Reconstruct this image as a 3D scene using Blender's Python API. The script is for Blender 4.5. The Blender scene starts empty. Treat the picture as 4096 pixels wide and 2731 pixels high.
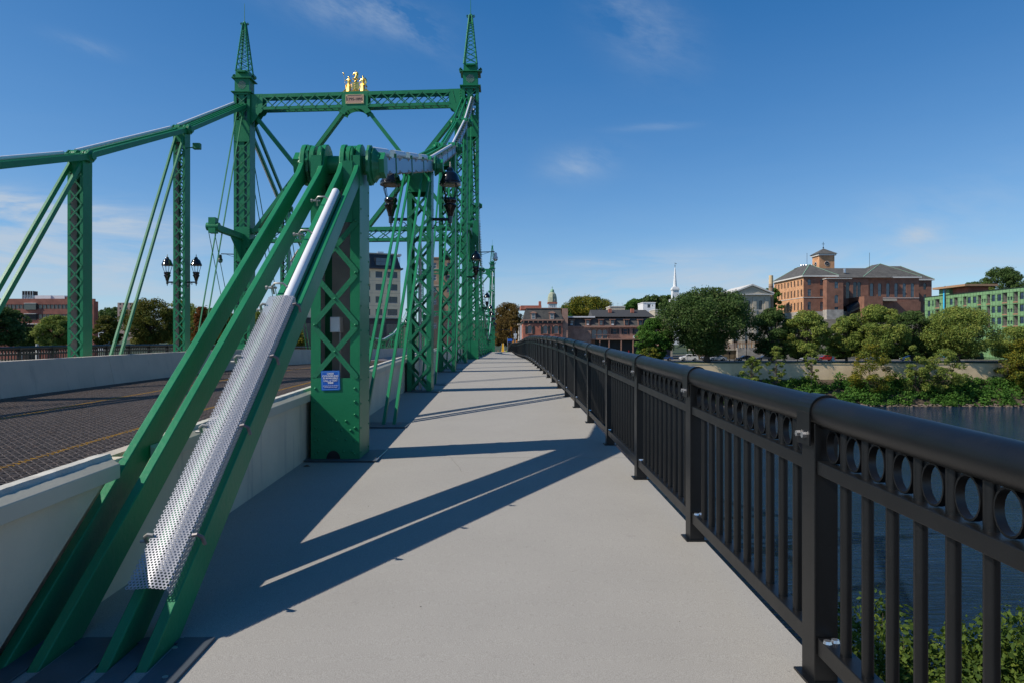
import bpy, math, random
import numpy as np
from mathutils import Vector, Matrix

# ------------------------------------------------------------------ camera, world, sun, exposure
S = bpy.context.scene
COL = S.collection
PI = math.pi
EYE = 1.62
cd = bpy.data.cameras.new('camera'); cam = bpy.data.objects.new('camera', cd); COL.objects.link(cam)
cd.lens = 24; cd.sensor_width = 36; cd.clip_start = .05; cd.clip_end = 6000; cd.shift_x = .00977
cam.location = (0, 0, EYE); cam.rotation_euler = (PI/2, 0, 0)
S.camera = cam
S.view_settings.view_transform = 'Standard'; S.view_settings.look = 'None'
S.view_settings.exposure = 0.0; S.view_settings.gamma = 1.0
S.view_settings.use_curve_mapping = False
SUN_EL = math.radians(43.5)
# light travels towards +X and a little towards +Y; the sun stands at the left, slightly behind the camera
SUN_AZ = math.radians(16)            # angle of travel direction from +X towards +Y
tdir = Vector((math.cos(SUN_AZ)*math.cos(SUN_EL), math.sin(SUN_AZ)*math.cos(SUN_EL), -math.sin(SUN_EL)))
sl = bpy.data.lights.new('sun', 'SUN'); sl.energy = 4.8; sl.angle = math.radians(.5); sl.color = (1, .93, .83)
so = bpy.data.objects.new('sun', sl); COL.objects.link(so)
so.rotation_euler = tdir.to_track_quat('-Z', 'Y').to_euler(); so.location = (-60, -20, 80)

W = bpy.data.worlds.new('World'); S.world = W; W.use_nodes = True
wn, wl = W.node_tree.nodes, W.node_tree.links
wn.clear()
wo = wn.new('ShaderNodeOutputWorld'); bg = wn.new('ShaderNodeBackground'); bg.inputs[1].default_value = .085
sky = wn.new('ShaderNodeTexSky'); sky.sky_type = 'NISHITA'; sky.sun_disc = False
sky.sun_elevation = SUN_EL
sun_from = -tdir
sky.sun_rotation = math.atan2(sun_from.x, sun_from.y)
sky.altitude = 300; sky.air_density = 1.0; sky.dust_density = .35; sky.ozone_density = 4.0

def wm(op, a, b=None, c=None):
    n = wn.new('ShaderNodeMath'); n.operation = op
    for i, x in enumerate((a, b, c)):
        if x is None: continue
        if isinstance(x, (int, float)): n.inputs[i].default_value = x
        else: wl.new(x, n.inputs[i])
    return n.outputs[0]
tc = wn.new('ShaderNodeTexCoord'); sx = wn.new('ShaderNodeSeparateXYZ'); wl.new(tc.outputs['Generated'], sx.inputs[0])
az = wm('ARCTAN2', sx.outputs[0], sx.outputs[1]); el = wm('ARCSINE', sx.outputs[2])
cmb = wn.new('ShaderNodeCombineXYZ'); wl.new(wm('MULTIPLY', az, 2.2), cmb.inputs[0]); wl.new(wm('MULTIPLY', el, 11), cmb.inputs[1])
nz = wn.new('ShaderNodeTexNoise'); nz.inputs['Scale'].default_value = 2.2; nz.inputs['Detail'].default_value = 8; nz.inputs['Roughness'].default_value = .62
nz.inputs['Distortion'].default_value = .5
wl.new(cmb.outputs[0], nz.inputs['Vector'])
nz2 = wn.new('ShaderNodeTexNoise'); nz2.inputs['Scale'].default_value = 7; nz2.inputs['Detail'].default_value = 7; nz2.inputs['Roughness'].default_value = .65
cmb2 = wn.new('ShaderNodeCombineXYZ'); wl.new(wm('ADD', wm('MULTIPLY', az, 1.3), wm('MULTIPLY', el, .9)), cmb2.inputs[0]); wl.new(wm('SUBTRACT', wm('MULTIPLY', el, 2.6), wm('MULTIPLY', az, -.5)), cmb2.inputs[1])
wl.new(cmb2.outputs[0], nz2.inputs['Vector'])
def azel(px, py):
    d = Vector((px-2008, 2731, 1365.5-py)).normalized()
    return math.atan2(d.x, d.y), math.asin(d.z)
# wisps of high cloud: (photo position, half extents in photo px, strength, streaky?)
total = None
for px, py, rx, ry, k, tilt, fine in [(1420, 40, 260, 70, .5, -.1, 1), (1640, 100, 140, 60, .35, -.5, 1), (2560, 90, 190, 140, .3, -.45, 1),
        (150, 850, 520, 50, 1.9, -.06, 0), (60, 1010, 500, 100, 1.4, 0, 0), (600, 980, 330, 120, .4, 0, 0), (3660, 950, 75, 30, 1.0, .15, 1),
        (2320, 655, 130, 60, .4, .1, 1), (350, 185, 130, 22, .28, -.1, 1), (2620, 508, 170, 12, .3, 0, 0), (3200, 1110, 1100, 95, .62, .02, 0), (2560, 1045, 260, 30, .5, .05, 0),
        (2500, 1180, 800, 80, .6, 0, 0), (700, 1200, 900, 70, .3, 0, 0), (3700, 890, 400, 120, .25, .2, 1)]:
    a0, e0 = azel(px, py)
    sa = rx/2731/(1+((px-2008)/2731)**2); se = ry/2731
    da = wm('SUBTRACT', az, a0); de = wm('SUBTRACT', el, e0)
    de2 = wm('SUBTRACT', de, wm('MULTIPLY', da, tilt))
    r2 = wm('ADD', wm('POWER', wm('ABSOLUTE', wm('DIVIDE', da, sa)), 2), wm('POWER', wm('ABSOLUTE', wm('DIVIDE', de2, se)), 2))
    g = wm('POWER', 2.718, wm('MULTIPLY', r2, -1.0))
    src = nz2.outputs[0] if fine else nz.outputs[0]
    t = wm('MULTIPLY', wm('MULTIPLY', g, k), wm('MAXIMUM', wm('MULTIPLY', wm('SUBTRACT', src, .36), 3.2), 0))
    total = t if total is None else wm('ADD', total, t)
# thin veil low over the horizon all the way round
veil = wm('MULTIPLY', wm('POWER', 2.718, wm('MULTIPLY', wm('ABSOLUTE', el), -9)), wm('MULTIPLY', nz.outputs[0], .45))
total = wm('MINIMUM', wm('ADD', total, veil), .8)
mixc = wn.new('ShaderNodeMixRGB'); wl.new(wm('MAXIMUM', total, 0), mixc.inputs[0]); mixc.inputs[2].default_value = (5.9, 6.9, 8.1, 1)
# richer blue, as the photograph's clear autumn sky
hs = wn.new('ShaderNodeHueSaturation'); hs.inputs['Saturation'].default_value = 1.12; hs.inputs['Value'].default_value = 1.0
hs.inputs['Saturation'].default_value = 1.0
wl.new(sky.outputs[0], hs.inputs['Color'])
sp_ = wn.new('ShaderNodeSeparateColor'); wl.new(hs.outputs[0], sp_.inputs[0]); cc_ = wn.new('ShaderNodeCombineColor')
wl.new(wm('MAXIMUM', wm('MULTIPLY_ADD', sp_.outputs[0], 1.0, -.56), .16), cc_.inputs[0]); wl.new(wm('ADD', sp_.outputs[1], .33), cc_.inputs[1]); wl.new(wm('MULTIPLY_ADD', sp_.outputs[2], .84, 2.75), cc_.inputs[2])
# the blue deepens steadily towards the zenith
dk_ = wn.new('ShaderNodeMixRGB'); dk_.blend_type = 'MULTIPLY'; dk_.inputs[0].default_value = 1; wl.new(cc_.outputs[0], dk_.inputs[1])
wl.new(wm('MULTIPLY_ADD', wm('MAXIMUM', sx.outputs[2], 0), -.66, 1.20), dk_.inputs[2]); wl.new(dk_.outputs[0], mixc.inputs[1])
wl.new(mixc.outputs[0], bg.inputs[0]); wl.new(bg.outputs[0], wo.inputs[0])

# ------------------------------------------------------------------ helpers
FPX = 2730.7
def P(px, py, Y):                     # a photograph direction at distance Y, as a world point
    return Vector(((px-2008)*Y/FPX, Y, EYE-(py-1365.5)*Y/FPX))
def XP(px, Y): return (px-2008)*Y/FPX
def ZP(py, Y): return EYE-(py-1365.5)*Y/FPX

_pz = [(-8, -.22), (0, 0), (5.08, .137), (7.1, .189), (9.1, .235), (11.1, .294), (13.15, .346), (15.2, .404), (17.2, .442), (19.2, .475), (21.2, .495),
       (23.2, .518), (25.3, .541), (27.3, .560), (29.3, .574), (31.3, .588), (33.3, .598), (35.4, .602), (38, .597), (41.7, .57), (48, .47), (55, .385), (62, .305), (74, .215),
       (87, .16), (98, .11), (110, -.02), (125, -.38), (140, -.85), (155, -1.35), (172, -1.95), (200, -2.9), (230, -3.2), (260, -3.25)]
_yy = np.linspace(-8, 260, 2681); _zz = np.interp(_yy, [a for a, b in _pz], [b for a, b in _pz])
for _ in range(3):
    k_ = 15; pad = np.concatenate([np.full(k_, _zz[0]), _zz, np.full(k_, _zz[-1])])
    _zz = np.convolve(pad, np.ones(2*k_+1)/(2*k_+1), 'valid')
_off = .0 - float(np.interp(0, _yy, _zz)); 
def dz(y): return float(np.interp(y, _yy, _zz))

def mesh_new(name, v, f, mats, mi=None, smooth=None):
    me = bpy.data.meshes.new(name); me.from_pydata(v, [], f)
    for m in mats: me.materials.append(m)
    if mi is not None and len(mats) > 1: me.polygons.foreach_set('material_index', mi)
    if smooth is not None:
        me.polygons.foreach_set('use_smooth', [True]*len(me.polygons))
        me.set_sharp_from_angle(angle=math.radians(smooth))
    me.update(); return me
def link(o, parent=None):
    COL.objects.link(o)
    if parent is not None: o.parent = parent
    return o
def tag(o, label=None, cat=None, group=None, kind=None):
    if label: o['label'] = label
    if cat: o['category'] = cat
    if group: o['group'] = group
    if kind: o['kind'] = kind
    return o
def thing(name, label, cat, loc=(0, 0, 0), rz=0, group=None):
    o = bpy.data.objects.new(name, None); o.empty_display_size = .2
    COL.objects.link(o); o.location = loc; o.rotation_euler = (0, 0, rz)
    return tag(o, label, cat, group)
def inst(name, me, parent=None, loc=(0, 0, 0), rot=(0, 0, 0), sc=None):
    o = bpy.data.objects.new(name, me); link(o, parent); o.location = loc; o.rotation_euler = rot
    if sc: o.scale = sc
    return o
def copy_tree(o, parent=None):
    c = o.copy(); COL.objects.link(c); c.parent = parent
    for ch in list(o.children): copy_tree(ch, c)
    return c

class MB:
    def __init__(s, tf=None): s.v = []; s.f = []; s.m = []; s.tf = tf; s.mi = 0
    def add(s, vs, fs):
        b = len(s.v)
        if s.tf is not None: vs = [s.tf @ Vector(p) for p in vs]
        s.v += [tuple(p) for p in vs]; s.f += [tuple(b+i for i in f) for f in fs]; s.m += [s.mi]*len(fs)
    def poly(s, pts): s.add(pts, [tuple(range(len(pts)))])
    def box(s, x0, x1, y0, y1, z0, z1):
        s.add([(x0, y0, z0), (x1, y0, z0), (x1, y1, z0), (x0, y1, z0), (x0, y0, z1), (x1, y0, z1), (x1, y1, z1), (x0, y1, z1)],
              [(0, 3, 2, 1), (4, 5, 6, 7), (0, 1, 5, 4), (1, 2, 6, 5), (2, 3, 7, 6), (3, 0, 4, 7)])
    def cbox(s, c, sx, sy, sz): s.box(c[0]-sx/2, c[0]+sx/2, c[1]-sy/2, c[1]+sy/2, c[2]-sz/2, c[2]+sz/2)
    def beam(s, p, q, w, h, up=(0, 0, 1)):        # w: across, h: along the up side
        p = Vector(p); q = Vector(q); d = (q-p).normalized(); u = Vector(up)
        x = d.cross(u)
        if x.length < 1e-4: x = d.cross(Vector((1, 0, 0)))
        x.normalize(); u = x.cross(d).normalized(); x = x*w/2; u = u*h/2
        s.add([p-x-u, p+x-u, p+x+u, p-x+u, q-x-u, q+x-u, q+x+u, q-x+u],
              [(0, 1, 2, 3), (7, 6, 5, 4), (0, 4, 5, 1), (1, 5, 6, 2), (2, 6, 7, 3), (3, 7, 4, 0)])
    def cyl(s, p, q, r, n=8, r2=None, caps=True):
        p = Vector(p); q = Vector(q); r2 = r if r2 is None else r2; d = (q-p).normalized()
        a = d.orthogonal().normalized(); b = d.cross(a); vs = []
        for c, rr in ((p, r), (q, r2)):
            for i in range(n):
                t = 2*PI*i/n; vs.append(c+a*math.cos(t)*rr+b*math.sin(t)*rr)
        fs = [(i, (i+1) % n, n+(i+1) % n, n+i) for i in range(n)]
        if caps: fs += [tuple(range(n-1, -1, -1)), tuple(range(n, 2*n))]
        s.add(vs, fs)
    def tube(s, pts, r, n=6, closed=False, caps=True):
        pts = [Vector(p) for p in pts]; rs = r if isinstance(r, (list, tuple)) else [r]*len(pts); vs = []; N = len(pts)
        a = None
        for i, p in enumerate(pts):
            d = (pts[(i+1) % N] if (i < N-1 or closed) else p)-(pts[i-1] if (i > 0 or closed) else p)
            d.normalize()
            a = d.orthogonal() if a is None else a-d*a.dot(d)
            a.normalize(); b = d.cross(a)
            for k in range(n):
                t = 2*PI*k/n; vs.append(p+(a*math.cos(t)+b*math.sin(t))*rs[i])
        fs = []
        for i in range(N if closed else N-1):
            j = (i+1) % N
            for k in range(n): fs.append((i*n+k, i*n+(k+1) % n, j*n+(k+1) % n, j*n+k))
        if not closed and caps: fs += [tuple(range(n-1, -1, -1)), tuple((N-1)*n+k for k in range(n))]
        s.add(vs, fs)
    def lathe(s, prof, c=(0, 0, 0), n=12, lobes=0, amp=0):
        vs = []; N = len(prof)
        for r, z in prof:
            for k in range(n):
                t = 2*PI*k/n; rr = r*(1+amp*math.cos(lobes*t)) if lobes else r
                vs.append((c[0]+rr*math.cos(t), c[1]+rr*math.sin(t), c[2]+z))
        fs = [(i*n+k, i*n+(k+1) % n, (i+1)*n+(k+1) % n, (i+1)*n+k) for i in range(N-1) for k in range(n)]
        fs += [tuple(range(n-1, -1, -1)), tuple((N-1)*n+k for k in range(n))]
        s.add(vs, fs)
    def prism(s, pts, vec):
        n = len(pts); vec = Vector(vec); vs = [Vector(p) for p in pts]+[Vector(p)+vec for p in pts]
        s.add(vs, [tuple(range(n-1, -1, -1)), tuple(range(n, 2*n))]+[(i, (i+1) % n, n+(i+1) % n, n+i) for i in range(n)])
    def ball(s, c, r, nu=8, nv=5, sc=(1, 1, 1)):
        vs = [(c[0], c[1], c[2]-r*sc[2])]
        for j in range(1, nv):
            f = PI*j/nv-PI/2
            for i in range(nu):
                t = 2*PI*i/nu; vs.append((c[0]+r*sc[0]*math.cos(f)*math.cos(t), c[1]+r*sc[1]*math.cos(f)*math.sin(t), c[2]+r*sc[2]*math.sin(f)))
        vs.append((c[0], c[1], c[2]+r*sc[2])); L = len(vs)-1
        fs = [(0, 1+(i+1) % nu, 1+i) for i in range(nu)]
        for j in range(nv-2):
            for i in range(nu): fs.append((1+j*nu+i, 1+j*nu+(i+1) % nu, 1+(j+1)*nu+(i+1) % nu, 1+(j+1)*nu+i))
        fs += [(L, 1+(nv-2)*nu+i, 1+(nv-2)*nu+(i+1) % nu) for i in range(nu)]
        s.add(vs, fs)
    def rivet(s, c, r, d):           # half dome facing d
        c = Vector(c); d = Vector(d).normalized(); a = d.orthogonal().normalized(); b = d.cross(a); n = 6; vs = []
        for rr, h in ((1, 0), (.75, .55)):
            for k in range(n):
                t = 2*PI*k/n; vs.append(c+(a*math.cos(t)+b*math.sin(t))*r*rr+d*r*h)
        vs.append(c+d*r*.85)
        fs = [(k, (k+1) % n, n+(k+1) % n, n+k) for k in range(n)]+[(n+k, n+(k+1) % n, 2*n) for k in range(n)]
        s.add(vs, fs)
    def mesh(s, name, mats, org=None, smooth=None):
        v = s.v if org is None else [(a-org[0], b-org[1], c-org[2]) for a, b, c in s.v]
        return mesh_new(name, v, s.f, mats if isinstance(mats, (list, tuple)) else [mats], s.m, smooth)
    def build(s, name, mats, parent=None, org=None, smooth=None, bevel=0, kind=None):
        if parent is not None and org is None and getattr(s, 'world', False): org = parent.location
        o = bpy.data.objects.new(name, s.mesh(name, mats, org, smooth)); link(o, parent)
        if bevel:
            b = o.modifiers.new('bevel', 'BEVEL'); b.width = bevel; b.segments = 2; b.limit_method = 'ANGLE'
        if kind: o['kind'] = kind
        return o
def WB():
    m = MB(); m.world = True; return m      # collects world coordinates; build() subtracts the parent's location

# ------------------------------------------------------------------ materials
def mat(name, col, rough=.6, metal=0, var=0, vscale=4, bump=0, bscale=40, coat=0, spec=.5, dark=None, dscale=1.5, damt=0, streak=0):
    m = bpy.data.materials.new(name); m.use_nodes = True; n, l = m.node_tree.nodes, m.node_tree.links
    b = n['Principled BSDF']; b.inputs['Roughness'].default_value = rough; b.inputs['Metallic'].default_value = metal
    b.inputs['Specular IOR Level'].default_value = spec
    b.inputs['Base Color'].default_value = (*col, 1)
    if coat: b.inputs['Coat Weight'].default_value = coat; b.inputs['Coat Roughness'].default_value = .12
    t = n.new('ShaderNodeTexCoord')
    cur = None
    if var:
        z = n.new('ShaderNodeTexNoise'); z.inputs['Scale'].default_value = vscale; z.inputs['Detail'].default_value = 6
        l.new(t.outputs['Object'], z.inputs['Vector'])
        r = n.new('ShaderNodeMapRange'); r.inputs[1].default_value = .3; r.inputs[2].default_value = .7
        r.inputs[3].default_value = 1-var; r.inputs[4].default_value = 1+var; l.new(z.outputs[0], r.inputs[0])
        x = n.new('ShaderNodeMixRGB'); x.blend_type = 'MULTIPLY'; x.inputs[0].default_value = 1; x.inputs[1].default_value = (*col, 1)
        l.new(r.outputs[0], x.inputs[2]); cur = x.outputs[0]
        rr = n.new('ShaderNodeMapRange'); rr.inputs[3].default_value = rough*.8; rr.inputs[4].default_value = min(1, rough*1.25); l.new(z.outputs[0], rr.inputs[0]); l.new(rr.outputs[0], b.inputs['Roughness'])
    if damt:
        z = n.new('ShaderNodeTexNoise'); z.inputs['Scale'].default_value = dscale; z.inputs['Detail'].default_value = 9; z.inputs['Roughness'].default_value = .7
        if streak:
            mp = n.new('ShaderNodeMapping'); mp.inputs['Scale'].default_value = (3, 3, .35); l.new(t.outputs['Object'], mp.inputs[0]); l.new(mp.outputs[0], z.inputs['Vector'])
        else: l.new(t.outputs['Object'], z.inputs['Vector'])
        r = n.new('ShaderNodeMapRange'); r.inputs[1].default_value = .55; r.inputs[2].default_value = .75; r.inputs[4].default_value = damt; l.new(z.outputs[0], r.inputs[0])
        x = n.new('ShaderNodeMixRGB'); l.new(r.outputs[0], x.inputs[0]); x.inputs[2].default_value = (*dark, 1)
        if cur: l.new(cur, x.inputs[1])
        else: x.inputs[1].default_value = (*col, 1)
        cur = x.outputs[0]
    if cur: l.new(cur, b.inputs['Base Color'])
    if bump:
        z = n.new('ShaderNodeTexNoise'); z.inputs['Scale'].default_value = bscale; z.inputs['Detail'].default_value = 4
        l.new(t.outputs['Object'], z.inputs['Vector'])
        u = n.new('ShaderNodeBump'); u.inputs['Strength'].default_value = bump; u.inputs['Distance'].default_value = .01
        l.new(z.outputs[0], u.inputs['Height']); l.new(u.outputs[0], b.inputs['Normal'])
    return m

GREEN = mat('green_paint', (.012, .196, .080), .40, var=.10, vscale=2.5, bump=.22, bscale=28, spec=.38)
GREEN2 = mat('green_paint_aged', (.012, .178, .076), .42, var=.16, vscale=5, bump=.35, bscale=45, dark=(.06, .10, .06), dscale=3, damt=.35)
GREY = mat('grey_primer', (.46, .42, .38), .7, var=.15, vscale=3, bump=.2)
BLACK = mat('black_powder_coat', (.0042, .0045, .0050), .40, var=.12, vscale=6, bump=.05, bscale=120, dark=(.04, .038, .036), dscale=7, damt=.12, spec=.45)
LAMPB = mat('black_lamp_enamel', (.006, .006, .007), .16, coat=.5)
STEEL = mat('galvanised_steel', (.55, .56, .58), .33, metal=.9, var=.1, vscale=12)
BOLT = mat('bright_bolt', (.75, .75, .76), .25, metal=.9)
CLAMPD = mat('dark_clamp', (.17, .15, .155), .5, metal=.3, var=.2, vscale=20)  # darker casting for the right-hand clamp of each pair
CLAMP = mat('clamp_casting', (.42, .41, .38), .5, metal=.55, var=.15)
PVC = mat('white_pipe', (.78, .78, .80), .35, var=.03)
SHEET = mat('brushed_cover_sheet', (.20, .29, .37), .36, metal=.7, var=.08, vscale=9)
RUST = mat('grating_steel', (.155, .125, .11), .55, metal=.15, var=.3, vscale=9, dark=(.20, .10, .05), dscale=5, damt=.6)
YPAINT = mat('yellow_road_paint', (.50, .26, .03), .6, var=.3, vscale=14, dark=(.085, .066, .056), dscale=9, damt=1)
WALK = None
CAPM = mat('barrier_cap_paint', (.47, .44, .34), .55, var=.06, vscale=3, bump=.12, bscale=30, dark=(.33, .31, .25), dscale=2.2, damt=.5)
BARR = mat('painted_concrete', (.60, .53, .39), .75, var=.10, vscale=1.6, bump=.5, bscale=22, dark=(.27, .26, .22), dscale=2.0, damt=.7, streak=1)
BARL = mat('barrier_grey_concrete', (.46, .40, .33), .7, var=.10, vscale=1.2, bump=.3, bscale=18, dark=(.22, .21, .19), dscale=.9, damt=.7, streak=1)
CONC = mat('raw_concrete', (.50, .48, .42), .85, var=.2, vscale=9, bump=.3, bscale=40)
DARKST = mat('dark_structure', (.02, .03, .025), .8)
PLATE = mat('steel_floor_plate', (.10, .115, .13), .5, metal=.3, var=.15, vscale=6, bump=.1)
GOLD = mat('gilded_bronze', (.95, .62, .16), .28, metal=1)
PLAQ = mat('bronze_plaque', (.46, .28, .20), .5, metal=.25, bump=.3, bscale=90)
PLAQR = mat('plaque_rim', (.62, .50, .26), .4, metal=.5)
INK = mat('black_lettering', (.012, .010, .010), .6)
SBLUE = mat('sign_blue', (.008, .11, .50), .35)
SWHITE = mat('sign_white', (.82, .82, .82), .4)
SLIGHT = mat('sign_light_blue', (.18, .50, .85), .4)
SIGY = mat('signal_yellow', (.70, .27, .02), .4)
GLASSD = mat('dark_window_glass', (.022, .030, .036), .10, spec=.8)
GLASSB = mat('window_glass', (.09, .125, .15), .08, spec=.8)
FRAMEK = mat('black_window_frame', (.015, .015, .017), .5)
FRAMEW = mat('white_window_frame', (.62, .60, .56), .6)

def walk_mat():
    m = bpy.data.materials.new('walkway_coating'); m.use_nodes = True; n, l = m.node_tree.nodes, m.node_tree.links
    b = n['Principled BSDF']; b.inputs['Roughness'].default_value = .8
    t = n.new('ShaderNodeTexCoord')
    def noise(sc, det, ro=.5):
        z = n.new('ShaderNodeTexNoise'); z.inputs['Scale'].default_value = sc; z.inputs['Detail'].default_value = det; z.inputs['Roughness'].default_value = ro
        l.new(t.outputs['Object'], z.inputs['Vector']); return z.outputs[0]
    def mr(x, a, b_, c, d):
        r = n.new('ShaderNodeMapRange'); r.inputs[1].default_value = a; r.inputs[2].default_value = b_; r.inputs[3].default_value = c; r.inputs[4].default_value = d
        l.new(x, r.inputs[0]); return r.outputs[0]
    g1 = mr(noise(1.1, 8, .6), .3, .7, .95, 1.04); g2 = mr(noise(230, 2), .35, .65, .80, 1.18); g3 = mr(noise(5.5, 10, .75), .62, .70, 1, .86)
    g4 = mr(noise(42, 2), .70, .76, 1, .72)
    cur = None
    for g in (g1, g2, g3, g4):
        x = n.new('ShaderNodeMixRGB'); x.blend_type = 'MULTIPLY'; x.inputs[0].default_value = 1
        if cur: l.new(cur, x.inputs[1])
        else: x.inputs[1].default_value = (.345, .325, .290, 1)
        l.new(g, x.inputs[2]); cur = x.outputs[0]
    l.new(cur, b.inputs['Base Color'])
    u = n.new('ShaderNodeBump'); u.inputs['Strength'].default_value = .55; u.inputs['Distance'].default_value = .004; l.new(noise(260, 3), u.inputs['Height']); l.new(u.outputs[0], b.inputs['Normal'])
    return m
WALK = walk_mat()

def brick_mat(name, c1, c2, mortar, scale=1, bw=.22, bh=.075):
    m = bpy.data.materials.new(name); m.use_nodes = True; n, l = m.node_tree.nodes, m.node_tree.links
    b = n['Principled BSDF']; b.inputs['Roughness'].default_value = .85
    t = n.new('ShaderNodeTexCoord'); s = n.new('ShaderNodeSeparateXYZ'); l.new(t.outputs['Object'], s.inputs[0])
    a = n.new('ShaderNodeMath'); a.operation = 'ADD'; l.new(s.outputs[0], a.inputs[0]); l.new(s.outputs[1], a.inputs[1])
    c = n.new('ShaderNodeCombineXYZ'); l.new(a.outputs[0], c.inputs[0]); l.new(s.outputs[2], c.inputs[1])
    k = n.new('ShaderNodeTexBrick'); l.new(c.outputs[0], k.inputs['Vector'])
    k.inputs['Color1'].default_value = (*c1, 1); k.inputs['Color2'].default_value = (*c2, 1); k.inputs['Mortar'].default_value = (*mortar, 1)
    k.inputs['Scale'].default_value = scale; k.inputs['Brick Width'].default_value = bw; k.inputs['Row Height'].default_value = bh; k.inputs['Mortar Size'].default_value = .008
    z = n.new('ShaderNodeTexNoise'); z.inputs['Scale'].default_value = .6; z.inputs['Detail'].default_value = 8; l.new(t.outputs['Object'], z.inputs['Vector'])
    r = n.new('ShaderNodeMapRange'); r.inputs[1].default_value = .3; r.inputs[2].default_value = .7; r.inputs[3].default_value = .75; r.inputs[4].default_value = 1.2; l.new(z.outputs[0], r.inputs[0])
    x = n.new('ShaderNodeMixRGB'); x.blend_type = 'MULTIPLY'; x.inputs[0].default_value = 1; l.new(k.outputs[0], x.inputs[1]); l.new(r.outputs[0], x.inputs[2])
    l.new(x.outputs[0], b.inputs['Base Color'])
    return m
BRK_RED = brick_mat('red_brick', (.52, .175, .11), (.43, .135, .088), (.22, .12, .09))
BRK_OFF = brick_mat('office_brick', (.33, .105, .075), (.27, .085, .06), (.22, .12, .09))
BRK_BRN = brick_mat('brown_brick', (.48, .28, .21), (.38, .21, .16), (.24, .17, .13))
BRK_LIT = brick_mat('hall_brick_lit', (.72, .38, .19), (.62, .31, .15), (.26, .15, .09))  # hall brick, lit copy: sunlight on the left faces put into the colour
BRK_SHD = brick_mat('hall_brick_shaded', (.28, .128, .08), (.22, .10, .064), (.19, .11, .09))  # same hall brick, shaded copy: dimness of the fronts put into the colour
BRK_TAN = brick_mat('tan_brick', (.36, .24, .15), (.30, .19, .12), (.30, .22, .16))
SLATE = brick_mat('slate_shingle', (.075, .075, .072), (.11, .105, .095), (.04, .04, .04), bw=.35, bh=.22)
ASHL = brick_mat('pale_ashlar', (.42, .39, .35), (.34, .32, .29), (.22, .2, .18), bw=.9, bh=.4)
TRIM = mat('brown_wood_trim', (.36, .20, .145), .6, var=.12)
CREAM = mat('cream_stone', (.92, .71, .46), .8, var=.08, vscale=.7)
CREAM2 = mat('cream_render', (.44, .39, .31), .8, var=.10, vscale=.8)
WHITEP = mat('white_paint', (.76, .76, .76), .5, var=.04)
DKMET = mat('dark_standing_seam', (.035, .038, .048), .45, var=.1)
GRNSH = mat('green_sheathing_board', (.17, .32, .15), .7, var=.10, vscale=.9, dark=(.08, .25, .08), dscale=3, damt=.4)
TAPE = mat('seam_tape', (.015, .03, .018), .6)
COPPER = mat('green_copper', (.22, .40, .28), .6, var=.2, vscale=2)
SHUTTER = mat('dark_shutter', (.022, .032, .032), .6)
TIMBER = mat('timber', (.36, .215, .12), .7, var=.15)
ASPH = mat('asphalt', (.060, .060, .062), .85, var=.15, vscale=2, bump=.3, bscale=60)
PAVE = mat('pavement', (.33, .31, .28), .85, var=.1, vscale=1)
GRASS = mat('short_grass_ground', (.045, .075, .018), .95, var=.35, vscale=.8, bump=.8, bscale=14)
FORG = mat('far_wooded_ground', (.028, .045, .016), .95, var=.5, vscale=.06)
TOWNG = mat('town_ground', (.085, .078, .062), .95, var=.4, vscale=.25, dark=(.035, .055, .016), dscale=.12, damt=1)
SOIL = mat('river_bank_soil', (.075, .055, .035), .95, var=.35, vscale=1.2, bump=1, bscale=8)
FWALL = None
BARK = mat('tree_bark', (.085, .065, .05), .9, var=.3, vscale=6, bump=1, bscale=25)

def flood_mat():
    m = mat('flood_wall_concrete', (.82, .62, .39), .85, var=.10, vscale=.5, bump=.3, bscale=12, dark=(.40, .32, .22), dscale=.7, damt=.45)
    n, l = m.node_tree.nodes, m.node_tree.links
    return m
FWALL = flood_mat()

def leaf_mat(name, cols, rough=.7, trans=.36):
    m = bpy.data.materials.new(name); m.use_nodes = True; n, l = m.node_tree.nodes, m.node_tree.links
    b = n['Principled BSDF']; b.inputs['Roughness'].default_value = rough; b.inputs['Specular IOR Level'].default_value = .2
    g = n.new('ShaderNodeNewGeometry'); r = n.new('ShaderNodeValToRGB'); e = r.color_ramp.elements
    while len(e) < len(cols): e.new(.5)
    for i, c in enumerate(cols): e[i].position = i/(len(cols)-1); e[i].color = (*c, 1)
    t = n.new('ShaderNodeTexCoord'); z = n.new('ShaderNodeTexNoise'); z.inputs['Scale'].default_value = .45; z.inputs['Detail'].default_value = 4; l.new(t.outputs['Object'], z.inputs['Vector'])
    a = n.new('ShaderNodeMath'); a.operation = 'MULTIPLY_ADD'; l.new(g.outputs['Random Per Island'], a.inputs[0]); a.inputs[1].default_value = .55
    a2 = n.new('ShaderNodeMath'); a2.operation = 'MULTIPLY_ADD'; l.new(z.outputs[0], a2.inputs[0]); a2.inputs[1].default_value = 1.3; a2.inputs[2].default_value = -.42
    l.new(a2.outputs[0], a.inputs[2]); l.new(a.outputs[0], r.inputs[0])
    l.new(r.outputs[0], b.inputs['Base Color'])
    tr = n.new('ShaderNodeBsdfTranslucent'); l.new(r.outputs[0], tr.inputs[0]); mx = n.new('ShaderNodeMixShader'); mx.inputs[0].default_value = trans
    o = n['Material Output']; l.new(b.outputs[0], mx.inputs[1]); l.new(tr.outputs[0], mx.inputs[2]); l.new(mx.outputs[0], o.inputs[0])
    return m
L_DARK = leaf_mat('dark_green_leaves', [(0.0298, 0.0634, 0.0186), (0.0559, 0.1080, 0.0260), (0.0968, 0.1584, 0.0410), (0.1584, 0.1584, 0.0745)])
L_MID = leaf_mat('olive_leaves', [(0.0722, 0.1251, 0.0289), (0.1492, 0.2165, 0.0434), (0.2528, 0.3008, 0.0626), (0.3610, 0.3488, 0.0843)])
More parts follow.
